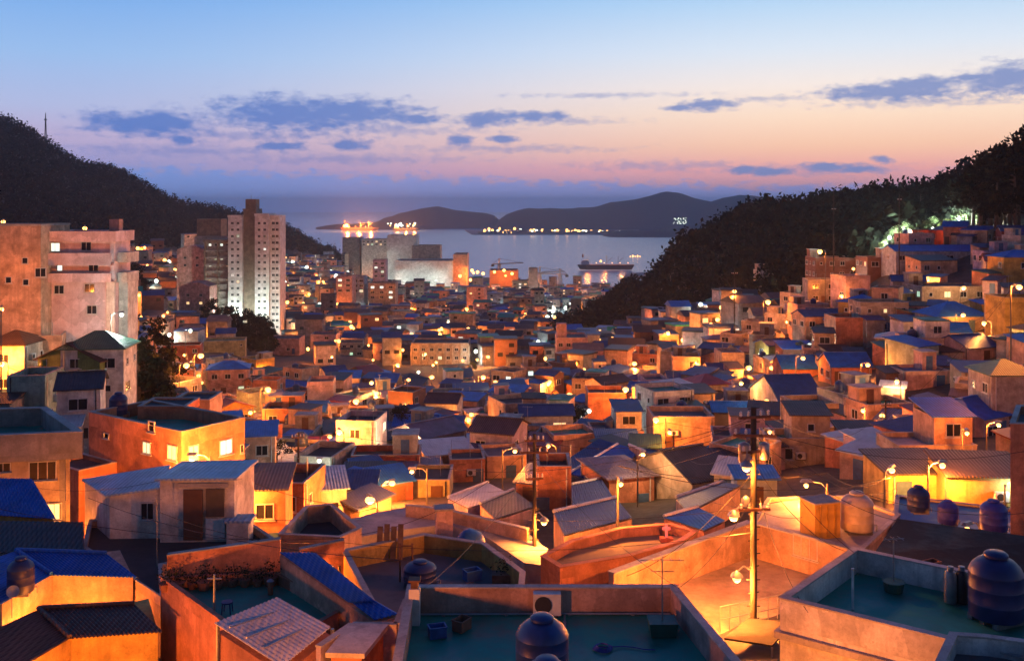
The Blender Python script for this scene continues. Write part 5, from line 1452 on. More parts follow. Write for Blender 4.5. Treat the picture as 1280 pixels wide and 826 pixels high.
hh(252, 302, 426, 185, 'flat', 'khaki', 'green', 8, .2, 'khaki block with blue rooftop sheets below the wooded strip', dens=.3, annex=False)
hh(256, 306, 462, 142, 'hip', 'pink', 'blue', 6, .2, 'house with a blue hipped roof and purple balcony front', rise=1.4, dens=.7)
hh(216, 266, 506, 84, 'hip', 'peach', 'red', 5, .1, 'house with a dark red hipped roof behind the orange corner house', rise=1.0, annex=False)
hh(302, 338, 545, 70, 'shed', 'peach', 'blue', 4, .2, 'house with small bright blue lean roof next to the orange corner house', annex=False)
hh(328, 374, 423, 285, 'flat', 'pink', 'grey', 10, 0, 'low pink hall at the foot of the apartment tower', dens=.15, annex=False)
hh(388, 420, 418, 295, 'flat', 'lilac', 'grey', 9, 0, 'pale lilac hall at the foot of the valley beside the low pink hall', dens=.2, annex=False)
hh(424, 452, 428, 282, 'flat', 'cream', 'dark', 8, .1, 'cream two-storey block in the middle of the valley', dens=.9)
hh(302, 352, 612, 62, 'shed', 'coral', 'dark grey', 4, .1, 'orange-lit house with dark slanted roof right of the pale blue roofed shed', annex=False)
hh(340, 385, 604, 66, 'flat', 'coral', 'dark', 5, -.1, 'low orange house with dark flat roof and blue tank before the cream stair house', annex=False)
hh(384, 424, 612, 70, 'shed', 'white', 'light blue', 4, .25, 'small white hut house with a pale teal sloping roof', annex=False)

# ------------------------------------------------------------------ the school and the four-storey block
def banked_building(name, label, pl, pr, pt, Y, d, wall, cols, rows, win, deck, zlow, lit=.1, r=None, cat='building', scale=1.0, piers=False, rot=0.0):
    r = r or random.Random(int(pl))
    a, b = at(pl, pt, Y), at(pr, pt, Y)
    w = (b - a).length
    root = empty(name, ((a.x + b.x) / 2, Y + d / 2, zlow), rot)
    H = a.z - zlow
    flat_parts(root, rect(w, d), 0, H, wall, deck, .5, th=.25)
    for i in range(rows):
        for k in range(cols):
            z = H - 1.9 - i * (H - 2.2) / rows
            if z < .8: continue
            add_window(root, win, (-w / 2 + w * (k + .5) / cols, -d / 2, z), 0, r.choice(['lit_warm', 'lit_cold', 'lit_green']) if r.random() < lit else 'glass', scale=scale)
    side = 1 if a.x < 0 else -1
    ang = side * PI / 2
    nc = max(1, int(cols * d / w * .7))
    for i in range(rows):
        for k in range(nc):
            z = H - 1.9 - i * (H - 2.2) / rows
            if z < .8: continue
            add_window(root, win, (side * w / 2, -d / 2 + d * (k + .5) / nc, z), ang, r.choice(['lit_warm', 'lit_cold']) if r.random() < lit else 'glass', scale=scale)
    if piers:
        for k in range(cols + 1):
            mb = MB(); mb.box(-w / 2 + w * k / cols, -d / 2 - .2, (H - .6) / 2, .35, .38, H - .6); mb.build('pier', wall, root)
    HOUSES.append((root.location.x, root.location.y, max(w, d) * .55))
    return tag(root, label, cat)
banked_building('school', 'long beige columned school block with a dark red roof edge in mid valley', 514, 586, 429, 300, 12, WALL['beige'], 7, 3, 'mid', DECK['dark'], G(-20, 300) - 3, .08, piers=True, cat='school')
o = banked_building('apartment_block', 'four-storey pinkish block standing alone before the dark spur', 696, 735, 422, 262, 11, WALL['pink'], 4, 4, 'mid', DECK['grey'], G(15, 262) - 3, .05, cat='building')
mb = MB(); mb.box(-2.6, 0, -((422 - HY) * 262 / F) - o.location.z + 1.2, 2.6, 3, 4.0); mb.build('stair_room', WALL['pink'], o)

# ------------------------------------------------------------------ the rest of the village, house by house
def thin_aerial(p, h, rz):
    root = empty('tv_aerial', p, rz)
    link('mast', AER[0], root).scale = (1, 1, h)
    link('antenna', AER[1], root, (0, 0, h - .1))
    auto_label(root, 'thin roof aerial', (p[0], p[1], p[2] + h * .7), 'aerial', 'roof aerials')
_m = MB(); _m.cyl((0, 0, 0), (0, 0, 1), .03, .025, 6)
_n = MB(); _n.tube([(-.6, 0, 0), (.6, 0, 0)], .018, 5)
for _k in range(5): _n.tube([(-.5 + .25 * _k, -.3, .02), (-.5 + .25 * _k, .3, .02)], .012, 4)
AER = (_m.mesh('mast', M['steel']), _n.mesh('antenna', M['steel']))
def fill():
    r = random.Random(77)
    n = 0
    Y = 64.0
    wallw = ['peach'] * 5 + ['pink'] * 5 + ['cream'] * 5 + ['beige'] * 5 + ['white'] * 3 + ['coral'] * 4 + ['grey'] * 4 + ['lilac'] * 2 + ['brick'] * 3 + ['khaki', 'mint', 'ochre', 'pale blue', 'red']
    while Y < 300 and n < 270:
        step = 6.5 + Y * .008
        dpx = step * 1.02 * F / Y
        b = -40 + r.uniform(0, dpx)
        while b < 1320 and n < 270:
            yy = Y + r.uniform(-2.4, 2.4); x = (b - 640) / F * yy + r.uniform(-.8, .8)
            b += dpx
            if yy < 66 or (yy < 74 and b > 980): continue
            if yy < 52 or (yy < 64 and b < 330): continue
            if forest_at(x, yy) or forest_at(x, yy + 5): continue
            bb, rr = pix((x, yy, G(x, yy)))
            if not (-60 < bb < 1340) or rr < 300: continue
            if bb < 165 and yy < 122: continue
            w, d = r.uniform(3.8, 6.5), r.uniform(3.8, 6.2)
            rad = .5 * max(w, d)
            if any((hx - x) ** 2 + (hy - yy) ** 2 < (.74 * (hr + rad)) ** 2 for hx, hy, hr in HOUSES): continue
            h = r.choice([2.7, 2.9, 3.0, 3.2, 4.2, 5.2, 5.6, 5.8])
            roof = r.choices(['flat', 'gable', 'hip', 'shed'], [.56, .22, .08, .14])[0]
            if roof != 'flat': h = min(h, 4.2)
            blue = bb > 660
            if roof == 'flat': rc = r.choices(['teal', 'green', 'grey', 'dark', 'pale', 'blue'], [.17, .13, .26, .26, .09, .09])[0]
            else: rc = r.choices(['blue', 'deep blue', 'dusky blue', 'dark grey', 'brown', 'red', 'pale grey', 'purple grey', 'green'], [.13 + .1 * blue, .14 + .08 * blue, .16, .2, .11, .04, .08, .1, .04])[0]
            rot = r.gauss(0, .28) + r.choice([0, 0, 0, .6, -.5]) - .15 * (bb - 640) / 640
            wall = r.choice(wallw)
            if blocks_view(x, yy, G(x, yy), w, d, h):
                h = 2.5
                if blocks_view(x, yy, G(x, yy) - .4, w, d, 2.5): continue
            nm = {'flat': 'flat_roofed_house', 'gable': 'gabled_house', 'hip': 'hipped_house', 'shed': 'lean_roofed_house'}[roof]
            zg = G(x, yy) + r.uniform(-.3, .5)
            house(nm, x, yy, zg, w, d, h, rot, roof, wall, rc, r, lit=.07, dens=.5)
            if roof == 'flat' and r.random() < .42:
                c, s = math.cos(rot), math.sin(rot)
                tx, ty = r.uniform(-.25, .25) * w, r.uniform(-.15, .25) * d
                col = r.choices(['blue', 'navy', 'yellow', 'cream', 'violet'], [.5, .25, .1, .08, .07])[0]
                ph = .35 if h < 3 else .6
                water_tank((x + tx * c - ty * s, yy + tx * s + ty * c, zg + h - ph + .05), ('bright blue' if col == 'blue' else col) + ' roof tank', col, r.uniform(1.0, 1.4), r.uniform(1.1, 1.6))
            elif roof == 'flat' and r.random() < .5:
                ph = .35 if h < 3 else .6
                tx = x + r.uniform(-.3, .3) * w; ty = yy + r.uniform(-.1, .2) * d
                thin_aerial((tx, ty, zg + h - ph + .04), r.uniform(1.8, 3.4), r.uniform(0, 3))
            n += 1
        Y += step * (.86 if Y < 120 else .95)
    print('filled', n, Y)
    # lean-to sheds and outhouses squeezed into what is left between the houses
    k = 0; tries = 0
    while k < 230 and tries < 9000:
        tries += 1
        Y = 64 * (215 / 64) ** r.random(); b = r.uniform(-20, 1310); x = (b - 640) / F * Y
        if Y < 74 and b > 980: continue
        if forest_at(x, Y) or (b < 165 and Y < 122): continue
        bb, rr = pix((x, Y, G(x, Y)))
        if rr < 305: continue
        w, d, h = r.uniform(2.4, 4.4), r.uniform(2.2, 3.8), r.uniform(1.9, 2.5)
        if any((hx - x) ** 2 + (hy - Y) ** 2 < (.8 * (hr + .45 * max(w, d))) ** 2 for hx, hy, hr in HOUSES): continue
        if blocks_view(x, Y, G(x, Y), w, d, h): continue
        root = empty('lean_to_shed', (x, Y, G(x, Y)), r.gauss(0, .5))
        wl = r.choice(wallw); rc = r.choice(['blue', 'deep blue', 'dusky blue', 'dark grey', 'dark grey', 'brown', 'brown', 'pale grey', 'red', 'green', 'purple grey'])
        shed_parts(root, w, d, -3.0, h, r.uniform(.2, .7), WALL[wl], ROOFC[rc])
        link('door', DOOR[r.choice(['brown', 'blue'])], root, (r.uniform(-.2, .2) * w, -d / 2, .02)).scale = (.85, 1, .85)
        auto_label(root, f'little {wl} shed, {rc} roof', (x, Y, G(x, Y) + h), 'shed', 'sheds between the houses')
        HOUSES.append((x, Y, .5 * max(w, d))); k += 1
    print('sheds', k)
fill()

# ------------------------------------------------------------------ street lamps
# the ones the photograph shows
for px, py, Y, P, rz, lab in LAMPSPEC:
    street_lamp(at(px, py, Y), P, label=lab, rz=rz, br=min(.5, max(.18, Y * .0030)) * (1.5 if P == 1600 else 1))
street_lamp(at(1012, 430, 160), 600, label='white street lamp above the twin blue gables', white=True, rz=.6)
street_lamp(at(238, 412, 205), 500, label='white street lamp under the dark wooded strip', white=True, rz=.6)
street_lamp(at(1268, 603, 60), 60, label='pale green lamp at the end of the yellow-lit low house', white=True, rz=.6)
# lamps standing in the alleys below the near roofs
for x, y, z, P, lab in [
    (-14.0, 31.0, -15.3, 420, 'orange street lamp in the alley below the brown hipped roof'),
    (-17.6, 38.6, -16.4, 260, 'orange street lamp between the brown and the blue hipped roofs'),
    (-23.0, 49.5, -18.2, 520, 'orange street lamp below the grey concrete building'),
    (-19.5, 55.5, -17.3, 800, 'orange street lamp in front of the orange corner house'),
    (-8.2, 41.6, -15.0, 160, 'orange street lamp by the dark terrace'),
    (-5.6, 23.4, -11.0, 420, 'unseen orange street lamp added beside the stair hut of the wide teal roof'),  # out of view, added to warm the back parapet at a grazing angle
    (6.9, 25.0, -13.1, 300, 'orange street lamp under the pale parapet of the right teal roof'),
    (15.0, 51.0, -14.2, 500, 'orange street lamp behind the yellow box tank'),
    (19.8, 43.5, -14.0, 25, 'orange street lamp facing the orange pillar house'),
    (5.5, 50.5, -14.0, 480, 'orange street lamp above the orange-rimmed roof')]:
    street_lamp((x, y, z), P, label=lab, rz=R.uniform(0, 6), h=3.6, br=.12)

LIT = [o for o in bpy.data.objects if o.name.startswith('street_lamp') and o.parent is None and 50 < o.location.y < 160]
def lamp_cables():
    tops = [o.matrix_basis @ Vector((0, 0, 4.2)) for o in LIT]
    done = set()
    for i, a in enumerate(tops):
        for j in sorted(range(len(tops)), key=lambda j: (tops[j] - a).length)[1:3]:
            if (min(i, j), max(i, j)) in done or not 8 < (tops[j] - a).length < 60: continue
            done.add((min(i, j), max(i, j))); b = tops[j]; L = (b - a).length
            pts = [a.lerp(b, t / 10) + Vector((0, 0, -.05 * L * 4 * (t / 10) * (1 - t / 10))) for t in range(11)]
            mb = MB(); mb.tube(pts, .018, 4); o = mb.build('overhead_cable', M['cable'])
            auto_label(o, 'thin black cable sagging over roofs', (a + b) / 2, 'cable', 'overhead cables')
lamp_cables()

def lane_lamps():
    """further lamps in the lanes: each on a free spot between houses"""
    r = random.Random(21)
    got = []
    tries = 0
    while len(got) < 105 and tries < 6000:
        tries += 1
        Y = 58 * (300 / 58) ** r.random()
        b = r.uniform(-20, 1300); x = (b - 640) / F * Y
        if Y < 66 and 380 < b: continue
        if forest_at(x, Y): continue
        bb, rr = pix((x, Y, G(x, Y)))
        if rr < 310 or (bb < 165 and Y < 125): continue
        if any((hx - x) ** 2 + (hy - Y) ** 2 < (hr * .92 + .5) ** 2 for hx, hy, hr in HOUSES): continue
        if any((q[0] - x) ** 2 + (q[1] - Y) ** 2 < 110 for q in got): continue
        got.append((x, Y))
        z = G(x, Y) + r.uniform(2.8, 4.6)
        wh = r.random() < .07
        street_lamp((x, Y, z), r.choice([160, 280, 420, 600]), base=('white' if wh else 'orange') + ' lane lamp lighting the walls', rz=r.uniform(0, 6.28), white=wh, h=4.2, tint=r.choice([SODIUM, SODIUM, SODIUM, (1, .34, .06), (1, .2, .02), (1, .5, .2)]))
lane_lamps()

# ------------------------------------------------------------------ trees one can tell apart
def plant_tree(k, p, s, base, cat='tree', group=None, label=None):
    root = empty('tree', p, R.uniform(0, 6.28))
    for nm, me in zip(('trunk', 'crown'), TREES[k]):
        link(nm, me, root).scale = (s, s, s)
    if label: tag(root, label, cat, group)
    else: auto_label(root, base, Vector(p) + Vector((0, 0, 3)), cat, group)
STRIP.sort(key=lambda t: t[1])
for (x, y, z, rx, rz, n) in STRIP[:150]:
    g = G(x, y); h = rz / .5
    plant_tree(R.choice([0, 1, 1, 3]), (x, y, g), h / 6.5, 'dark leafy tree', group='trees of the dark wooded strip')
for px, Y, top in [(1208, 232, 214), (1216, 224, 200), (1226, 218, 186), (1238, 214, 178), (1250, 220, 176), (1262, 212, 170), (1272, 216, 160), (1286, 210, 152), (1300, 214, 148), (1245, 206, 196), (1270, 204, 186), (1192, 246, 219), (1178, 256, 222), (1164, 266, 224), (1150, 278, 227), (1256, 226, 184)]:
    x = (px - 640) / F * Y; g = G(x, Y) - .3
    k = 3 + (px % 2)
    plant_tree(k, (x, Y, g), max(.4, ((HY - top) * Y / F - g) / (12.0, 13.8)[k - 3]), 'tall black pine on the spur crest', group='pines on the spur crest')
for px, Y, s in [(1104 + 9 * k, 227 + (k * 7) % 9, .8 + .12 * ((k * 5) % 4)) for k in range(15)]:
    x = (px - 640) / F * Y
    plant_tree(2, (x, Y, G(x, Y) - .2), s * 1.25, 'pale floodlit tree behind the ridge houses', group='floodlit trees on the ridge')
for px, Y, P in [(1112, 226, 700), (1136, 225, 1000), (1166, 226, 1300), (1198, 227, 1100)]:
    x = (px - 640) / F * Y
    street_lamp((x, Y, G(x, Y) + 4.6), P * 13, base='white floodlight among the trees', white=True, rz=1.57, h=3.6)
for px, Y in [(215, 112), (300, 88), (350, 100), (720, 128), (800, 170), (860, 160), (690, 232), (660, 150), (505, 128), (925, 130), (470, 215), (590, 262), (380, 190), (760, 215), (1000, 168), (905, 215)]:
    x = (px - 640) / F * Y
    plant_tree(R.choice([0, 1, 2]), (x, Y, G(x, Y)), R.uniform(.55, .85), 'small dark tree between houses')
# ------------------------------------------------------------------ the big pink terraced building, left
def terraced():
    Y = 110.0
    root = empty('terraced_building', (at(95, 420, Y).x, Y, at(95, 470, Y).z))
    z0 = root.location.z
    def zz(py, y=Y): return -(py - HY) * y / F
    x0, x1 = at(55, 0, Y).x, at(143, 0, Y).x
    m = plaster('pale_pink_render', (.72, .52, .54), grime=.3); mb = MB(); mb.walls([(x0, Y), (x1, Y), (x1, Y + 4.6), (x0, Y + 8)], z0 - 4, zz(301)); part(mb, 'wall', m, root)
    mb = MB(); pl = [(x0 - .3, Y - .5), (x1 + .35, Y - .5), (x1 + .35, Y + 4.9), (x0 - .3, Y + 8.2)]
    mb.ring(pl, inset(pl, .25), zz(302) + .0, zz(289)); part(mb, 'parapet', m, root)
    mb = MB(); mb.walls(inset(pl, .28), zz(301.6), zz(301)); part(mb, 'roof_deck', DECK['dark'], root)
    for pt, pb in ((316, 331), (341, 352)):
        mb = MB(); mb.box((x0 + x1) / 2 - .2, Y - .75, (zz(pt) + zz(pb)) / 2, x1 - x0 + .3, .14, zz(pt) - zz(pb)); mb.box((x0 + x1) / 2 - .2, Y - .4, zz(pb) + .06, x1 - x0 + .3, .8, .12)
        part(mb, 'balcony', m, root)
        mb = MB(); mb.box(x1 + .7, Y + 2.2, zz(pt) - .55, 1.0, 3.6, 1.1); part(mb, 'side_balcony', WALL['white'], root)
    for px, py, g, k in [(69, 309, 'lit_cold', 'mid'), (75, 335, 'lit_cold', 'small'), (108, 308, 'glass', 'mid'), (117, 334, 'glass', 'mid'), (74, 362, 'glass', 'mid'), (112, 360, 'glass', 'mid'), (115, 387, 'glass', 'mid')]:
        p = at(px, py, Y)
        add_window(root, k, Vector((p.x, Y, p.z)) - root.location, 0, g)
    for y, py in ((2.0, 375), (2.0, 400), (2.0, 425)):
        add_window(root, 'mid', Vector((x1, Y + y, zz(py))) - root.location, PI / 2)
    mb = MB(); mb.box(x1 - .35, Y - .12, (z0 + zz(352)) / 2, .9, .3, zz(352) - z0); part(mb, 'corner_pier', WALL['white'], root)
    mb = MB(); mb.box(x1 + .55, Y + 2.6, (z0 + zz(345)) / 2, 1.0, 3.0, zz(345) - z0); part(mb, 'stair_wing', WALL['white'], root)
    mb = MB(); mb.box(x1 - .6, Y + 2, zz(283), 1.1, 1.1, 1.5); part(mb, 'chimney', WALL['pink'], root)
    tag(root, 'big pink terraced building with balconies and two lit windows on the left slope', 'building')
    a, b = at(-60, 283, 106), at(51, 283, 107.5)
    root = empty('blank_building', (a.x + 5, 106, z0))
    mb = MB(); mb.walls([(a.x, a.y), (b.x, b.y), (b.x, b.y + 7), (a.x, a.y + 7)], z0 - 4, a.z); part(mb, 'wall', WALL['peach'], root)
    mb = MB(); pl = [(a.x, a.y), (b.x, b.y), (b.x, b.y + 7), (a.x, a.y + 7)]; mb.ring(inset(pl, -.06), inset(pl, .2), a.z + .002, a.z + .22); part(mb, 'coping', M['coping'], root)
    for px, py in ((30, 326), (11, 350), (31, 353), (48, 341)):
        p = at(px, py, 107)
        t = (p.x - a.x) / (b.x - a.x)
        add_window(root, 'small' if px < 45 else 'mid', Vector((p.x, a.y + (b.y - a.y) * t, p.z)) - root.location, math.atan2(b.y - a.y, b.x - a.x))
    tag(root, 'blank orange-lit building with a few tiny windows at the left edge', 'building')
    street_lamp(at(2, 385, 99), 520, label='orange street lamp lighting the blank building at the left edge', rz=2)
    street_lamp(at(152, 392, 104), 900, label='added white lamp paling the big pink terraced building', white=True, rz=.5)  # lamp added to turn the facade's right side paler
    street_lamp(at(105, 436, 103.5), 300, label='orange street lamp below the big pink terraced building', rz=2)
    street_lamp(at(106, 284, 121), 120, label='orange lamp on the hill path behind the big pink terraced building', rz=2)
    street_lamp(at(4, 276, 118), 120, label='orange lamp behind the roof of the blank building', rz=2)
terraced()

# ------------------------------------------------------------------ apartment towers
def tower_windows(root, x0, x1, y, z0, z1, nx, nz, kind, lit, r, scale, skip=0):
    n = 0
    for i in range(nz):
        for k in range(nx):
            if r.random() < skip: continue
            g = r.choice(['lit_warm', 'lit_cold', 'lit_green', 'lit_cold']) if r.random() < lit else 'glass'
            add_window(root, kind, Vector((x0 + (x1 - x0) * (k + .5) / nx, y, z0 + (z1 - z0) * (i + .5) / nz)) - root.location, 0, g, scale=scale)
            n += 1
WT = plaster('tower_white_paint', (.74, .68, .66), grime=.25)
BT = plaster('tower_brown_paint', (.22, .17, .13), grime=.3)
GT = plaster('slab_grey_paint', (.30, .27, .25), grime=.3)
def towers():
    r = random.Random(9)
    Y = 420.0
    zb = at(0, 425, Y).z - 4
    def X(px, y=Y): return at(px, 0, y).x
    def Z(py, y=Y): return -(py - HY) * y / F
    root = empty('apartment_tower', (X(318), Y, zb))
    for pl, pr, pt, dy, nm, m in ((285, 303, 272, 0, 'wing', WT), (319, 337, 270, -.8, 'wing', WT), (337, 349, 272, 1.2, 'wing', WT), (303, 319, 264, 1.6, 'core', BT)):
        mb = MB(); mb.walls([(X(pl) + .02, Y + dy), (X(pr) - .02, Y + dy), (X(pr) - .02, Y + 12), (X(pl) + .02, Y + 12)], zb, Z(pt)); o = part(mb, nm, m, root)
        mb = MB(); q = [(X(pl) - .15, Y + dy - .25), (X(pr) + .15 - .32, Y + dy - .25), (X(pr) - .17, Y + 12.2), (X(pl) - .15, Y + 12.2)]; mb.ring(q, inset(q, .4), Z(pt) + .002, Z(pt) + 1.0); part(mb, 'parapet', m, root)
    mb = MB(); mb.walls([(X(304.5), Y + 3), (X(317.5), Y + 3), (X(317.5), Y + 9), (X(304.5), Y + 9)], Z(264), Z(249)); part(mb, 'lift_house', BT, root)
    mb = MB(); mb.cyl((X(310), Y + 5, Z(249)), (X(310), Y + 5, Z(243)), .12, .06, 6); part(mb, 'mast', M['steel'], root)
    tower_windows(root, X(287), X(301), Y, zb + 8, Z(275), 2, 17, 'mid', .10, r, 1.0)
    tower_windows(root, X(321), X(335), Y - .8, zb + 8, Z(275), 2, 17, 'mid', .05, r, 1.0)
    tower_windows(root, X(338.5), X(348), Y + 1.2, zb + 8, Z(275), 2, 17, 'mid', .02, r, 1.1)
    tag(root, 'tall white apartment tower with brown central core, the highest building', 'tower block')
    Y2 = 424.0
    root = empty('slab_block', (X(273), Y2, zb))
    mb = MB(); mb.walls([(X(256, Y2), Y2), (X(290, Y2), Y2), (X(290, Y2), Y2 + 12), (X(256, Y2), Y2 + 12)], zb, Z(303, Y2)); part(mb, 'wall', GT, root)
    mb = MB(); q = [(X(255, Y2), Y2 - 1.2), (X(290, Y2), Y2 - 1.2), (X(290, Y2), Y2 + 12.2), (X(255, Y2), Y2 + 12.2)]; mb.walls(q, Z(303, Y2) + .003, Z(299.5, Y2)); part(mb, 'roof_slab', BT, root)
    nz = 13
    for i in range(nz):
        z = zb + 6 + (Z(305, Y2) - zb - 6) * i / nz
        mb = MB(); mb.box(X(273, Y2), Y2 - .55, z, X(288, Y2) - X(258, Y2), 1.0, .9); part(mb, 'balcony', GT, root)
    tower_windows(root, X(259, Y2), X(288, Y2), Y2, zb + 7.6, Z(303, Y2) + .4, 4, 13, 'mid', .30, r, 1.0)
    for px in (257, 273, 289):
        mb = MB(); mb.box(X(px, Y2), Y2 - .6, (zb + Z(303, Y2)) / 2, .7, 1.14, Z(303, Y2) - zb - .02); part(mb, 'pier', BT, root)
    tag(root, 'brown slab apartment block with rows of lit windows beside the white tower', 'apartment block')
    for pl, pr, pt, y, lab in ((221, 257, 312, 428, 'pink gabled apartment block with four windows, the higher one beside the brown slab block'), (224, 262, 358, 402, 'smaller pink gabled block with lit windows below the other pink gabled block')):
        root = empty('gabled_block', (X((pl + pr) / 2, y), y, zb))
        a, b = X(pl, y), X(pr, y); zt = Z(pt, y)
        mb = MB(); mb.prism([(a, y, zb), (b, y, zb), (b, y + 10, zb), (a, y + 10, zb)], [(a, y, zt), (b, y, zt), (b, y + 10, zt), (a, y + 10, zt)])
        c = (a + b) / 2; mb.prism([(a, y, zt + .002), (b, y, zt + .002), (b, y + 10, zt + .002), (a, y + 10, zt + .002)], [(c - 2, y, zt + 1.6), (c + 2, y, zt + 1.6), (c + 2, y + 10, zt + 1.6), (c - 2, y + 10, zt + 1.6)])
        part(mb, 'wall', WALL['pink'], root)
        lit = .7 if y < 410 else 0
        for i in range(2):
            for k in (-1, 1):
                add_window(root, 'mid', Vector((c + k * 2.6, y, zt - 3.5 - 3.2 * i)) - root.location, 0, 'lit_warm' if r.random() < lit else 'glass', scale=1.1)
        tag(root, lab, 'apartment block')
    for pl, pr, pt, y, lab, m in ((246, 276, 274, 470, 'plain beige block rising behind the brown slab block', BT), (243, 285, 296, 450, 'grey block stepping up behind the pink gabled block', GT)):
        root = empty('plain_block', (X((pl + pr) / 2, y), y, zb)); q = [(X(pl, y), y), (X(pr, y), y), (X(pr, y), y + 10), (X(pl, y), y + 10)]
        flat_parts(root, [(p[0] - root.location.x, p[1] - root.location.y) for p in q], 0, Z(pt, y) - zb, m, DECK['grey'], .8, th=.3)
        tag(root, lab, 'apartment block')
    street_lamp((X(338), Y - 18, zb + 14), 12000, label='added white lamp brightening the apartment tower from the yard', white=True, rz=.3, h=7, br=.35)  # lamp added only to whiten the tower front
    street_lamp((X(298), Y - 9, zb + 12), 9000, label='added greenish white lamp brightening the apartment tower from its foot', white=True, rz=.3, h=5, br=.35)  # also an added lamp, whitening the tower from below
towers()

# ------------------------------------------------------------------ the harbour edge
SH = plaster('warehouse_panel', (.76, .74, .80), grime=.2)
def big(name, label, pl, pr, pt, Y, d, mat, roofm, zb=None, par=1.2, cat='building', win=0):
    a, b = at(pl, pt, Y), at(pr, pt, Y)
    zb = zb if zb is not None else min(G(a.x, Y), G(b.x, Y)) - 4
    root = empty(name, ((a.x + b.x) / 2, Y + d / 2, zb)); w = b.x - a.x
    flat_parts(root, rect(w, d), 0, a.z - zb, mat, roofm, par, th=.6)
    r = random.Random(int(pl * 3 + pt))
    if win:
        H = a.z - zb
        for i in range(win):
            for k in range(max(2, int(w / 4.5))):
                n = max(2, int(w / 4.5))
                add_window(root, 'wide', (-w / 2 + w * (k + .5) / n, -d / 2, H - 2.6 - i * 3.2), 0, r.choice(['lit_warm', 'lit_cold', 'lit_green']) if r.random() < .18 else 'glass', scale=1.5)
    tag(root, label, cat)
    return root
big('warehouse', 'huge pale warehouse front on the harbour edge, lit orange at its end', 494, 566, 326, 1000, 40, SH, DECK['grey'])
big('warehouse', 'end bay of the pale warehouse, bathed in orange light', 566.5, 584, 318, 1005, 40, WALL['peach'], DECK['grey'])
big('cold_store', 'tall pale cold store rising behind the huge pale warehouse', 484, 521, 294, 1080, 30, SH, DECK['grey'])
big('cold_store', 'pinkish upper block behind the huge pale warehouse roof', 515, 550, 307, 1060, 30, WALL['cream'], DECK['grey'])
big('harbour_building', 'pale harbour office with lights, left of the tall cold store', 452, 484, 299, 1100, 30, WALL['white'], DECK['grey'], win=2)
big('harbour_building', 'narrow grey harbour block near the wooded slope foot', 428, 450, 297, 1110, 25, WALL['grey'], DECK['grey'])
big('apartment_block', 'pinkish six-storey block in the lower town beside a grey one', 420, 440, 345, 620, 16, WALL['pink'], DECK['grey'], win=3)
big('apartment_block', 'grey-blue block in the lower town next to the pinkish six-storey block', 441, 455, 346, 640, 16, WALL['pale blue'], DECK['grey'], win=3)
big('apartment_block', 'pale block with roof hut in the lower town before the huge warehouse', 460, 494, 354, 640, 16, WALL['beige'], DECK['grey'], win=3)
big('apartment_block', 'slim lilac tower in the lower town below the tall cold store', 466, 482, 325, 760, 14, WALL['lilac'], DECK['grey'], win=4)
big('grain_silo', 'slender grey silo tower by the water', 661, 672, 335, 980, 14, GT, DECK['grey'])
big('harbour_building', 'low brown quay building under orange light, right of the warehouse', 612, 648, 338, 1040, 30, WALL['brick'], DECK['dark'])
big('harbour_building', 'green-lit quay shed beside the slender silo', 640, 660, 352, 1000, 20, WALL['mint'], DECK['green'], win=2)
big('harbour_building', 'brightly lit white-green building at the foot of the dark spur', 655, 684, 388, 640, 14, WALL['white'], DECK['green'], win=2)
big('harbour_building', 'dim pale quay building below the slender silo', 676, 708, 374, 800, 16, WALL['pale blue'], DECK['grey'], win=2)
def ship(p, L, label, hull, deck, house_end=1, lit=None, rz=0.0):
    root = empty('cargo_ship', p, rz)
    w = L * .14; h = L * .07
    out = []
    for z, k in ((-1.0, .9), (h, 1.0)):
        out.append([(-L / 2 * k, -w / 2 * k, z), (L * .36 * k, -w / 2 * k, z), (L / 2 * k, 0, z), (L * .36 * k, w / 2 * k, z), (-L / 2 * k, w / 2 * k, z)])
    mb = MB(); mb.prism(out[0], out[1]); mb.build('hull', hull, root)
    mb = MB(); mb.walls(inset([(q[0], q[1]) for q in out[1]], .5), h + .003, h + .4); mb.build('deck', deck, root)
    s = -1 if house_end < 0 else 1
    mb = MB(); mb.box(-s * L * .36, 0, h + L * .035, L * .14, w * .8, L * .06); mb.box(-s * L * .36, 0, h + L * .075, L * .1, w * .7, L * .018); mb.build('bridge_house', M['white_plastic'], root)
    mb = MB(); mb.cyl((-s * L * .40, 0, h + L * .13), (-s * L * .40, 0, h + L * .19), L * .015, L * .012, 8); mb.build('funnel', M['rust'], root)
    for t in (.02, .22):
        mb = MB(); mb.cyl((s * L * t, 0, h), (s * L * t, 0, h + L * .16), L * .006, L * .004, 6); mb.tube([(s * L * t, 0, h + L * .05), (s * L * (t + .1), 0, h + L * .13)], L * .004, 5); mb.build('derrick', M['steel'], root)
    if lit:
        mb = MB()
        for k in range(6): mb.ball((-L * .40 + L * .7 * k / 5, -w * .4, h + L * .03), L * .007, 8)
        mb.build('deck_lamp', M['bulb'], root)
        for k in (-.3, 0, .3): point_light(root, (L * k, -w * 1.0, h + L * .14), lit, SODIUM, 1.0)
    return tag(root, label, 'ship')
M['hull_red'] = plain('red_hull', (.16, .05, .035), .6); M['hull_dark'] = plain('dark_hull', (.05, .05, .06), .6)
ship(at(757, 336, F * 99 / 80), 88, 'rusty red cargo ship lying off the dark spur', M['hull_red'], M['rust'], -1, 6000, PI)
ship(at(450, 288, 3900), 150, 'brightly floodlit ship far out in the bay', M['hull_red'], M['rust'], 1, 4.0e5)
ship(at(508, 288, 3950), 110, 'small greenish-lit ship beyond the brightly floodlit ship', M['hull_dark'], M['steel'], 1, 1.0e5)
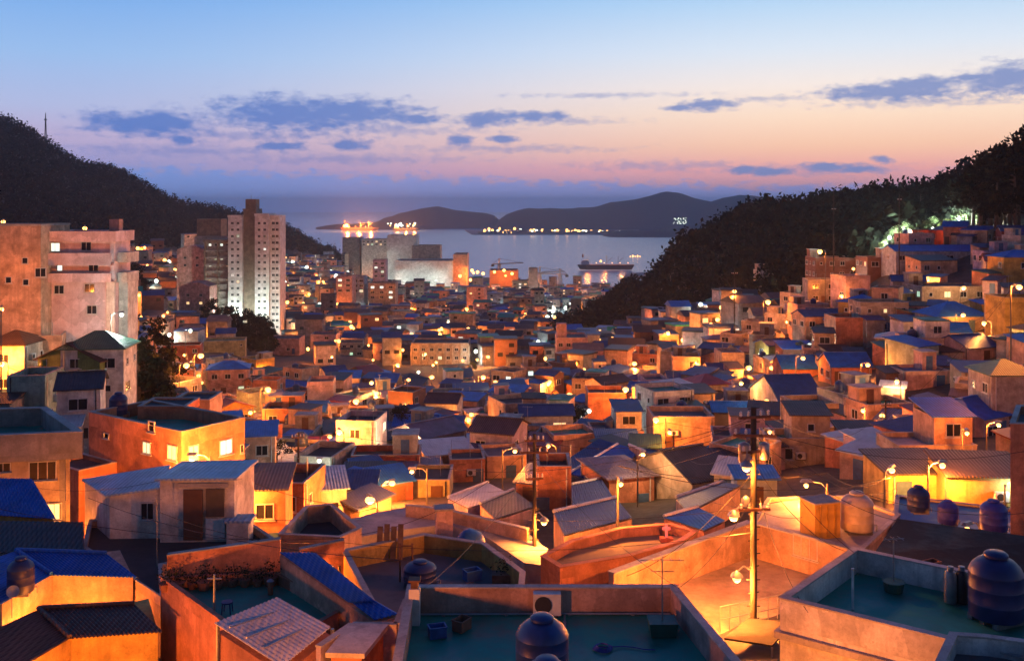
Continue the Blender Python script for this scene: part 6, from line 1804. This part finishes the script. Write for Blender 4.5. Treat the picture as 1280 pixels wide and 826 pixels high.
def crane(px, py, Y, label, H, rz):
    g = at(px, py, Y); zb = -100.5
    root = empty('harbour_crane', (g.x, Y, zb), rz)
    z = g.z - zb
    mb = MB()
    for s in (-1, 1): mb.tube([(s * 4, 0, 0), (s * 1.2, 0, z)], .5, 5)
    mb.tube([(0, 0, z * .5), (0, 0, z + 6)], .7, 6); mb.build('tower', M['steel'], root)
    mb = MB(); mb.tube([(-8, 0, z), (26, 0, z + 1)], .55, 5); mb.tube([(0, 0, z + 6), (24, 0, z + 1.2)], .2, 4); mb.tube([(0, 0, z + 6), (-7, 0, z + .4)], .2, 4); mb.build('jib', M['steel'], root)
    mb = MB(); mb.box(-7, 0, z - 1.5, 3, 2.4, 2.2); mb.build('counterweight', M['dark_metal'], root)
    tag(root, label, 'crane', 'harbour cranes')
crane(624, 330, 1060, 'harbour crane above the orange-lit quay', 40, .2)
crane(675, 341, 1010, 'harbour crane with its jib over the slender silo', 40, .3)
crane(700, 343, 1020, 'harbour crane closest to the dark spur', 40, PI)
for px, py, Y, lab in [(500, 352, 985, 'dock floodlight before the huge pale warehouse'), (545, 350, 985, 'second dock floodlight before the huge pale warehouse'), (470, 330, 1060, 'added floodlight whitening the pale harbour office')]:
    street_lamp(at(px, py, Y), 6500, label=lab, white=True, rz=.3, h=6, br=.9)  # lamps added to make the waterfront buildings look whiter
for px, py, Y, lab in [(592, 340, 1000, 'orange dock lamp at the lit end of the warehouse'), (632, 344, 1025, 'orange dock lamp over the brown quay building')]:
    street_lamp(at(px, py, Y), 9000, label=lab, rz=.3, h=6, br=1.2)
# quay beacon
root = empty('beacon', (at(751, 330, 1545).x, 1545, -99))
mb = MB(); mb.cyl((0, 0, 0), (0, 0, 12), .6, .4, 8); mb.build('mast', M['steel'], root); mb = MB(); mb.ball((0, 0, 13.2), 1.6, 10); mb.build('lantern', M['bulb'], root)
tag(root, 'pinkish harbour beacon light above the rusty cargo ship', 'beacon')
# hill mast
p = at(57, 165, 1150)
root = empty('radio_mast', (p.x, 1150, G(p.x, 1150) + 2))
mb = MB()
for k in range(3): mb.tube([(1.6 * math.cos(k * 2.09), 1.6 * math.sin(k * 2.09), 0), (0, 0, 36)], .35, 4)
for k in range(5): mb.box(0, 0, 6 + 5.5 * k, 3.4 - .5 * k, .3, .3); mb.box(0, 0, 6 + 5.5 * k, .3, 3.4 - .5 * k, .301)
mb.build('lattice', M['dark_metal'], root); mb = MB(); mb.box(0, 0, 28, 3.2, 1, 1.6); mb.build('dish_panel', M['steel'], root)
tag(root, 'lattice radio mast on the crest of the big far hill', 'mast')

# ------------------------------------------------------------------ the lower town, too many and too small to count
def far_town():
    r = random.Random(31)
    mats = [WALL['peach'], WALL['grey'], WALL['cream'], WALL['coral'], WALL['white'], WALL['pink'], ROOFC['deep blue'], DECK['dark'], DECK['grey'], DECK['teal'], ROOFC['dark grey'], M['glass'], M['lit_warm'], M['lit_cold'], WALL['brick'], ROOFC['blue'], WALL['pale blue'], plaster('plaster_slate', (.16, .16, .19))]
    mb = MB(); lamps = []; pl = []
    Y = 178.0
    while Y < 1180:
        step = 8.0 + Y * .0035
        b = 150 + r.uniform(0, 10)
        while b < 1335:
            yy = Y + r.uniform(-3, 3); x = (b - 640) / F * yy
            b += step * 1.12 * F / Y
            if forest_at(x, yy) or forest_at(x, yy + 8): continue
            g = G(x, yy)
            if g < -98.5: continue
            bb, rr = pix((x, yy, g))
            if rr < 312 or (bb > 1060 and yy > 210) or yy < 285 and bb < 690: continue
            if bb < 410 and rr < np.interp(bb, [150, 410], [318, 326]): continue
            if 215 < bb < 360 and 380 < yy < 480: continue
            if 480 < bb < 590 and yy > 985: continue
            if 500 < bb < 600 and yy < 320: continue
            if yy < 420 and blocks_view(x, yy, g, 9, 8, 5): continue
            if any((hx - x) ** 2 + (hy - yy) ** 2 < (hr + 3.2) ** 2 for hx, hy, hr in (HOUSES if yy < 420 else ())): continue
            w, d = r.uniform(4.5, 9), r.uniform(5, 8.5)
            h = r.choice([3, 3.5, 5.5, 6, 6, 8.5]) * (1 + (yy > 600) * .2)
            if r.random() < .05 and yy > 380 and b < 740: h *= 1.9; w *= 1.3
            rz = r.gauss(0, .3)
            wi = r.choices([0, 1, 2, 3, 4, 5, 14, 16, 17], [3, 4, 2, 2, 1.5, 3, 3, 3, 3])[0]
            mb.box(x, yy, g + h / 2 - 2, w, d, h + 4, wi, rz)
            ri = r.choices([6, 7, 8, 9, 10, 15], [3, 4, 4, 2, 3, 1.5])[0]
            if r.random() < .6: mb.box(x, yy, g + h + .2, w + .4, d + .4, .38, ri, rz)
            else:
                c, s = math.cos(rz), math.sin(rz)
                W, D = w / 2 + .4, d / 2 + .4
                e = [(x + px * c - py * s, yy + px * s + py * c, g + h + .02) for px, py in ((-W, -D), (W, -D), (W, D), (-W, D))]
                t = [(x + px * c - py * s, yy + px * s + py * c, g + h + 1.5) for px, py in ((-W, -.05), (W, -.05), (W, .05), (-W, .05))]
                mb.prism(e, t, ri)
            for q in range(int(h // 2.7)):
                for k in range(2):
                    if r.random() < .55:
                        c, s = math.cos(rz), math.sin(rz)
                        lx, ly = (-.25 + .5 * k) * w, -d / 2 - .02
                        mi = 11 if r.random() > .13 else r.choice([12, 12, 13])
                        mb.box(x + lx * c - ly * s, yy + lx * s + ly * c, g + 1.6 + 2.7 * q, 1.5, .12, 1.1, mi, rz)
            if r.random() < .55:
                lx, ly = r.choice((-1, 1)) * (w / 2 + 1.0), -d / 2 - 1.2
                lamps.append((x + lx, yy + ly, g + r.uniform(4.0, 6.5), r.random()))
        Y += step * 1.0
    tag(mb.build('lower_town', mats), 'mass of tiny roofs of the lower town filling the valley down to the harbour', 'houses', kind='stuff')
    A = MB(); B = MB()
    for (x, y, z, k) in lamps:
        s = min(1.1, .0015 * y) * (.7 + .6 * k)
        (B if (k > .9 or (y > 650 and k > .55)) else A).ball((x, y, z), s, 6)
    for px, py, Y in [(590, 338, 1010), (597, 340, 1000), (604, 342, 1010), (588, 350, 990), (575, 345, 985), (618, 340, 1020), (630, 338, 1030), (640, 342, 1000)] + [(788 + 3 * k, 321 - k % 2, 1960) for k in range(5)]:
        A.ball(at(px, py, Y), 1.5, 8)
        lamps.append((*at(px, py, Y), .1))
    ao = A.build('distant_lamp_light', M['bulb']); tag(ao, 'swarm of tiny orange lamp lights across the lower town', 'lights', kind='stuff')
    bo = B.build('distant_lamp_light', M['bulb_white']); tag(bo, 'swarm of tiny white and greenish lights by the harbour', 'lights', kind='stuff')
    for (x, y, z, k) in lamps:
        white = (k > .9 or (y > 650 and k > .55))
        q = min(2000, 560 * (1 + (y / 700) ** 2)) * (.3 + 1.1 * k) * (.35 if white else 1)
        point_light(ao if not white else bo, (x, y, z - 1.4), round(q, -2), WHITEL if white else SODIUM, .5)
    print('far lamps', len(lamps))
    # lights along the far shore
    S = MB(); T = MB(); U = MB()
    r = random.Random(4)
    for k in range(300):
        px = r.choice([r.gauss(705, 28), r.gauss(738, 18), r.gauss(735, 20), r.uniform(600, 775)]); py = 291 + r.uniform(-3.5, 3.5) + (px - 700) * .03
        Y = F * 99 / 34 - r.uniform(0, 120)
        if not 560 < px < 780: continue
        (S if r.random() < .8 else T).ball(at(px, py, Y), r.choice([2.6, 3.6, 5.0]), 6)
    for k in range(26):
        px = r.uniform(484, 520); (T if r.random() < .7 else S).ball(at(px, 281 + r.uniform(-2, 2), 3850), r.choice([2.5, 3.5]), 6)
    for k in range(40): T.ball(at(850 + r.uniform(-8, 8), 276 + r.uniform(-4, 4), 3250), .9, 6)
    tag(S.build('shore_lamp_light', M['bulb']), 'string of orange lights along the far shore', 'lights', kind='stuff')
    tag(T.build('shore_lamp_light', M['bulb_white']), 'scatter of white and green lights along the far shore', 'lights', kind='stuff')
    for k in range(34):
        px = 600 + k * 5.2; Y = F * 99.5 / 36; h = r.uniform(6, 16)
        U.box(at(px, 0, Y).x, Y + 60, -100 + h / 2, r.uniform(10, 26), 18, h)
    tag(U.build('shore_sheds', WALL['beige']), 'low sheds and tanks of the far port', 'port sheds', kind='stuff')
    qm = MB(); qm.slab([Vector((at(590, 0, 3400).x, 3400, -98.8)), Vector((at(780, 0, 3400).x, 3400, -98.8)), Vector((at(800, 0, 4100).x, 4100, -98.8)), Vector((at(580, 0, 4100).x, 4100, -98.8))], 4)
    tag(qm.build('quay_land', M['concrete']), kind='structure')
    s0, s1 = at(780, 0, 1380), at(860, 0, 1380)
    qm = MB(); qm.slab([Vector((s0.x, 1380, -97)), Vector((s1.x, 1370, -97)), Vector((s1.x, 1480, -97)), Vector((s0.x + 10, 1440, -97))], 6); tag(qm.build('quay_land', M['concrete']), kind='structure')
far_town()
# ------------------------------------------------------------------ dusk sky
def world():
    w = bpy.data.worlds.new('World'); sc.world = w; w.use_nodes = True
    nt = w.node_tree; nt.nodes.clear()
    L = nt.links.new
    out = N(nt, 'ShaderNodeOutputWorld'); bg = N(nt, 'ShaderNodeBackground'); L(bg.outputs[0], out.inputs[0])
    tc = N(nt, 'ShaderNodeTexCoord'); sp = N(nt, 'ShaderNodeSeparateXYZ'); L(tc.outputs['Generated'], sp.inputs[0])
    def mth(op, a, b=None, c=None):
        n = N(nt, 'ShaderNodeMath', operation=op)
        for i, v in enumerate((a, b, c)):
            if v is None: continue
            if isinstance(v, bpy.types.NodeSocket): L(v, n.inputs[i])
            else: n.inputs[i].default_value = v
        return n.outputs[0]
    el = mth('ARCSINE', sp.outputs[2]); az = mth('ARCTAN2', sp.outputs[0], sp.outputs[1])
    eld = mth('MULTIPLY', el, 180 / PI); azd = mth('MULTIPLY', az, 180 / PI)
    def s2l(c): return tuple(((v / 255 + .055) / 1.055) ** 2.4 if v / 255 > .04045 else v / 255 / 12.92 for v in c)
    def ramp(stops):
        r = N(nt, 'ShaderNodeValToRGB')
        e = r.color_ramp.elements
        while len(e) < len(stops): e.new(.5)
        for q, (d, c) in zip(e, stops): q.position = (max(-2, d) + 2) / 92; q.color = rgba(s2l(c))
        L(mth('DIVIDE', mth('ADD', eld, 2.0), 92.0), r.inputs[0])
        return r.outputs[0]
    left = ramp([(-2, (70, 90, 140)), (0, (112, 142, 208)), (1.0, (130, 152, 212)), (2.4, (160, 158, 208)), (3.6, (188, 174, 210)), (5.2, (176, 186, 224)), (8, (150, 186, 232)), (11.6, (116, 168, 230)), (22, (70, 118, 192)), (45, (42, 78, 148)), (90, (22, 44, 96))])
    right = ramp([(-2, (90, 90, 130)), (0, (150, 148, 196)), (1.0, (206, 156, 172)), (2.0, (250, 174, 166)), (3.2, (255, 202, 170)), (5.0, (255, 224, 198)), (6.6, (246, 232, 224)), (8.6, (218, 228, 240)), (11.6, (172, 208, 240)), (22, (88, 138, 200)), (45, (42, 78, 148)), (90, (22, 44, 96))])
    t = N(nt, 'ShaderNodeMapRange', interpolation_type='SMOOTHSTEP'); t.inputs[1].default_value = -26; t.inputs[2].default_value = 19; L(azd, t.inputs[0])
    col = mixc(nt, t.outputs[0], left, right)
    # the sky away from the sunset is darker
    bk = N(nt, 'ShaderNodeMapRange', interpolation_type='SMOOTHSTEP'); bk.inputs[1].default_value = -.75; bk.inputs[2].default_value = .8; bk.inputs[3].default_value = .38; bk.inputs[4].default_value = 1.0
    L(sp.outputs[1], bk.inputs[0])
    # clouds, each a soft-edged bank at its own bearing and height
    cv = N(nt, 'ShaderNodeCombineXYZ'); L(azd, cv.inputs[0]); L(eld, cv.inputs[1])
    mp = N(nt, 'ShaderNodeMapping'); mp.inputs['Scale'].default_value = (.55, 1.5, 1); L(cv.outputs[0], mp.inputs[0])
    nz = N(nt, 'ShaderNodeTexNoise', Scale=1.0, Detail=6.0, Roughness=.62); L(mp.outputs[0], nz.inputs['Vector'])
    def deg(px, py): return math.degrees(math.atan((px - 640) / F)), math.degrees(math.atan((HY - py) / F))
    low = None
    for px, py, rx, ry in [(185, 160, 78, 16), (372, 146, 122, 24), (450, 140, 80, 16), (520, 149, 38, 9), (610, 150, 40, 11), (660, 145, 50, 7), (578, 175, 18, 7), (628, 174, 20, 5), (440, 183, 26, 8), (352, 185, 30, 6), (228, 180, 16, 6),
                           (885, 134, 38, 8), (850, 137, 24, 4), (1115, 124, 90, 12), (1150, 118, 60, 12), (1262, 116, 60, 20), (1215, 112, 20, 5), (1103, 203, 13, 6), (1035, 211, 40, 6), (960, 216, 34, 6), (930, 214, 18, 7), (1075, 214, 30, 5)]:
        a, e = deg(px, py)
        sv = N(nt, 'ShaderNodeVectorMath', operation='SUBTRACT'); L(cv.outputs[0], sv.inputs[0]); sv.inputs[1].default_value = (a, e, 0)
        mv = N(nt, 'ShaderNodeVectorMath', operation='MULTIPLY'); L(sv.outputs[0], mv.inputs[0]); k = math.degrees(1 / F); mv.inputs[1].default_value = (1 / (rx * k), 1 / (ry * k), 0)
        ln = N(nt, 'ShaderNodeVectorMath', operation='LENGTH'); L(mv.outputs[0], ln.inputs[0])
        low = ln.outputs['Value'] if low is None else mth('MINIMUM', low, ln.outputs['Value'])
    mp2 = N(nt, 'ShaderNodeMapping'); mp2.inputs['Scale'].default_value = (1.3, 2.8, 1); L(cv.outputs[0], mp2.inputs[0])
    nz2 = N(nt, 'ShaderNodeTexNoise', Scale=1.0, Detail=5.0, Roughness=.55); L(mp2.outputs[0], nz2.inputs['Vector'])
    wisp = None
    for px, py, rx, ry in [(300, 172, 190, 9), (480, 164, 150, 7), (700, 152, 90, 6), (230, 192, 140, 9), (430, 200, 170, 8), (830, 208, 130, 8), (1170, 137, 140, 8), (640, 186, 150, 6), (960, 128, 110, 4), (1010, 214, 150, 8), (760, 120, 120, 4)]:
        a, e = deg(px, py)
        sv = N(nt, 'ShaderNodeVectorMath', operation='SUBTRACT'); L(cv.outputs[0], sv.inputs[0]); sv.inputs[1].default_value = (a, e, 0)
        mv = N(nt, 'ShaderNodeVectorMath', operation='MULTIPLY'); L(sv.outputs[0], mv.inputs[0]); k = math.degrees(1 / F); mv.inputs[1].default_value = (1 / (rx * k), 1 / (ry * k), 0)
        ln = N(nt, 'ShaderNodeVectorMath', operation='LENGTH'); L(mv.outputs[0], ln.inputs[0])
        wisp = ln.outputs['Value'] if wisp is None else mth('MINIMUM', wisp, ln.outputs['Value'])
    wf = mth('ADD', wisp, mth('MULTIPLY', mth('SUBTRACT', nz2.outputs[0], .5), 3.0))
    c3 = N(nt, 'ShaderNodeMapRange', interpolation_type='SMOOTHSTEP'); c3.inputs[1].default_value = 1.3; c3.inputs[2].default_value = -.2; c3.inputs[4].default_value = .5; L(wf, c3.inputs[0])
    fld = mth('ADD', mth('ADD', low, mth('MULTIPLY', mth('SUBTRACT', nz.outputs[0], .5), 1.5)), mth('MULTIPLY', mth('SUBTRACT', nz2.outputs[0], .5), 1.5))
    c1 = N(nt, 'ShaderNodeMapRange', interpolation_type='SMOOTHSTEP'); c1.inputs[1].default_value = 1.3; c1.inputs[2].default_value = .35; L(fld, c1.inputs[0])
    # the long low bank over the sea
    bt = N(nt, 'ShaderNodeMapRange'); bt.inputs[1].default_value = -30; bt.inputs[2].default_value = 22; bt.inputs[3].default_value = 2.45; bt.inputs[4].default_value = 1.0; L(azd, bt.inputs[0])
    bank = mth('SUBTRACT', mth('ADD', bt.outputs[0], mth('MULTIPLY', mth('SUBTRACT', nz.outputs[0], .5), 1.2)), mth('ADD', eld, mth('MULTIPLY', mth('SUBTRACT', nz2.outputs[0], .5), 2.0)))
    c2 = N(nt, 'ShaderNodeMapRange', interpolation_type='SMOOTHSTEP'); c2.inputs[1].default_value = -.1; c2.inputs[2].default_value = .5; c2.inputs[4].default_value = .96; L(bank, c2.inputs[0])
    front = mth('GREATER_THAN', sp.outputs[1], .2)
    cc = mixc(nt, t.outputs[0], s2l((78, 120, 196)), s2l((118, 140, 194)))
    col = mixc(nt, mth('MULTIPLY', c2.outputs[0], front), col, mixc(nt, t.outputs[0], s2l((122, 154, 222)), s2l((146, 154, 214))))
    col = mixc(nt, mth('MULTIPLY', c3.outputs[0], front), col, cc)
    col = mixc(nt, mth('MULTIPLY', mth('MULTIPLY', c1.outputs[0], front), .9), col, cc)
    # below the horizon a glow is added, brightening the water's reflections
    dn = N(nt, 'ShaderNodeMapRange'); dn.inputs[1].default_value = -.05; dn.inputs[2].default_value = -.01; dn.inputs[3].default_value = .75; dn.inputs[4].default_value = 1; L(sp.outputs[2], dn.inputs[0])
    L(col, bg.inputs[0]); L(mth('MULTIPLY', mth('MULTIPLY', bk.outputs[0], dn.outputs[0]), 1.12), bg.inputs[1])
    w.cycles.sampling_method = 'MANUAL'; w.cycles.sample_map_resolution = 1024
world()

# last trace of the sunken sun, low in the west
sl = bpy.data.lights.new('sun', 'SUN'); sl.energy = .10; sl.angle = math.radians(12); sl.color = (1, .72, .6)
so = bpy.data.objects.new('sun', sl); COL.objects.link(so); so.rotation_euler = (math.radians(84), 0, math.radians(150))

# ------------------------------------------------------------------ the evening air
hm = bpy.data.materials.new('evening_air'); hm.use_nodes = True
nt = hm.node_tree; nt.nodes.clear()
o_ = N(nt, 'ShaderNodeOutputMaterial'); v_ = N(nt, 'ShaderNodeVolumePrincipled')
v_.inputs['Color'].default_value = (.7, .88, 1, 1); v_.inputs['Density'].default_value = HAZE = .00012
nt.links.new(v_.outputs[0], o_.inputs['Volume'])
if HAZE > 0:
    mb = MB(); mb.box(0, 7600, 2, 19000, 15600, 210)
    tag(mb.build('haze', hm), kind='stuff')

resolve_labels()

# ------------------------------------------------------------------ camera and render settings
cam = bpy.data.cameras.new('camera'); co_ = bpy.data.objects.new('camera', cam); COL.objects.link(co_)
cam.sensor_width = 36; cam.lens = 36 * F / 1280; cam.shift_y = -(413 - HY) / 1280
cam.clip_start = .5; cam.clip_end = 40000
co_.location = (0, 0, 0); co_.rotation_euler = (PI / 2, 0, 0)
sc.camera = co_
sc.render.engine = 'CYCLES'
sc.view_settings.view_transform = 'Standard'; sc.view_settings.look = 'None'; sc.view_settings.gamma = 1; sc.view_settings.exposure = 0
cy = sc.cycles
cy.use_denoising = True
try: cy.denoiser = 'OPENIMAGEDENOISE'
except Exception: pass
cy.use_light_tree = True
cy.max_bounces = 5; cy.diffuse_bounces = 3; cy.glossy_bounces = 2; cy.transmission_bounces = 2; cy.volume_bounces = 1
cy.sample_clamp_indirect = 4.0
cy.caustics_reflective = False; cy.caustics_refractive = False
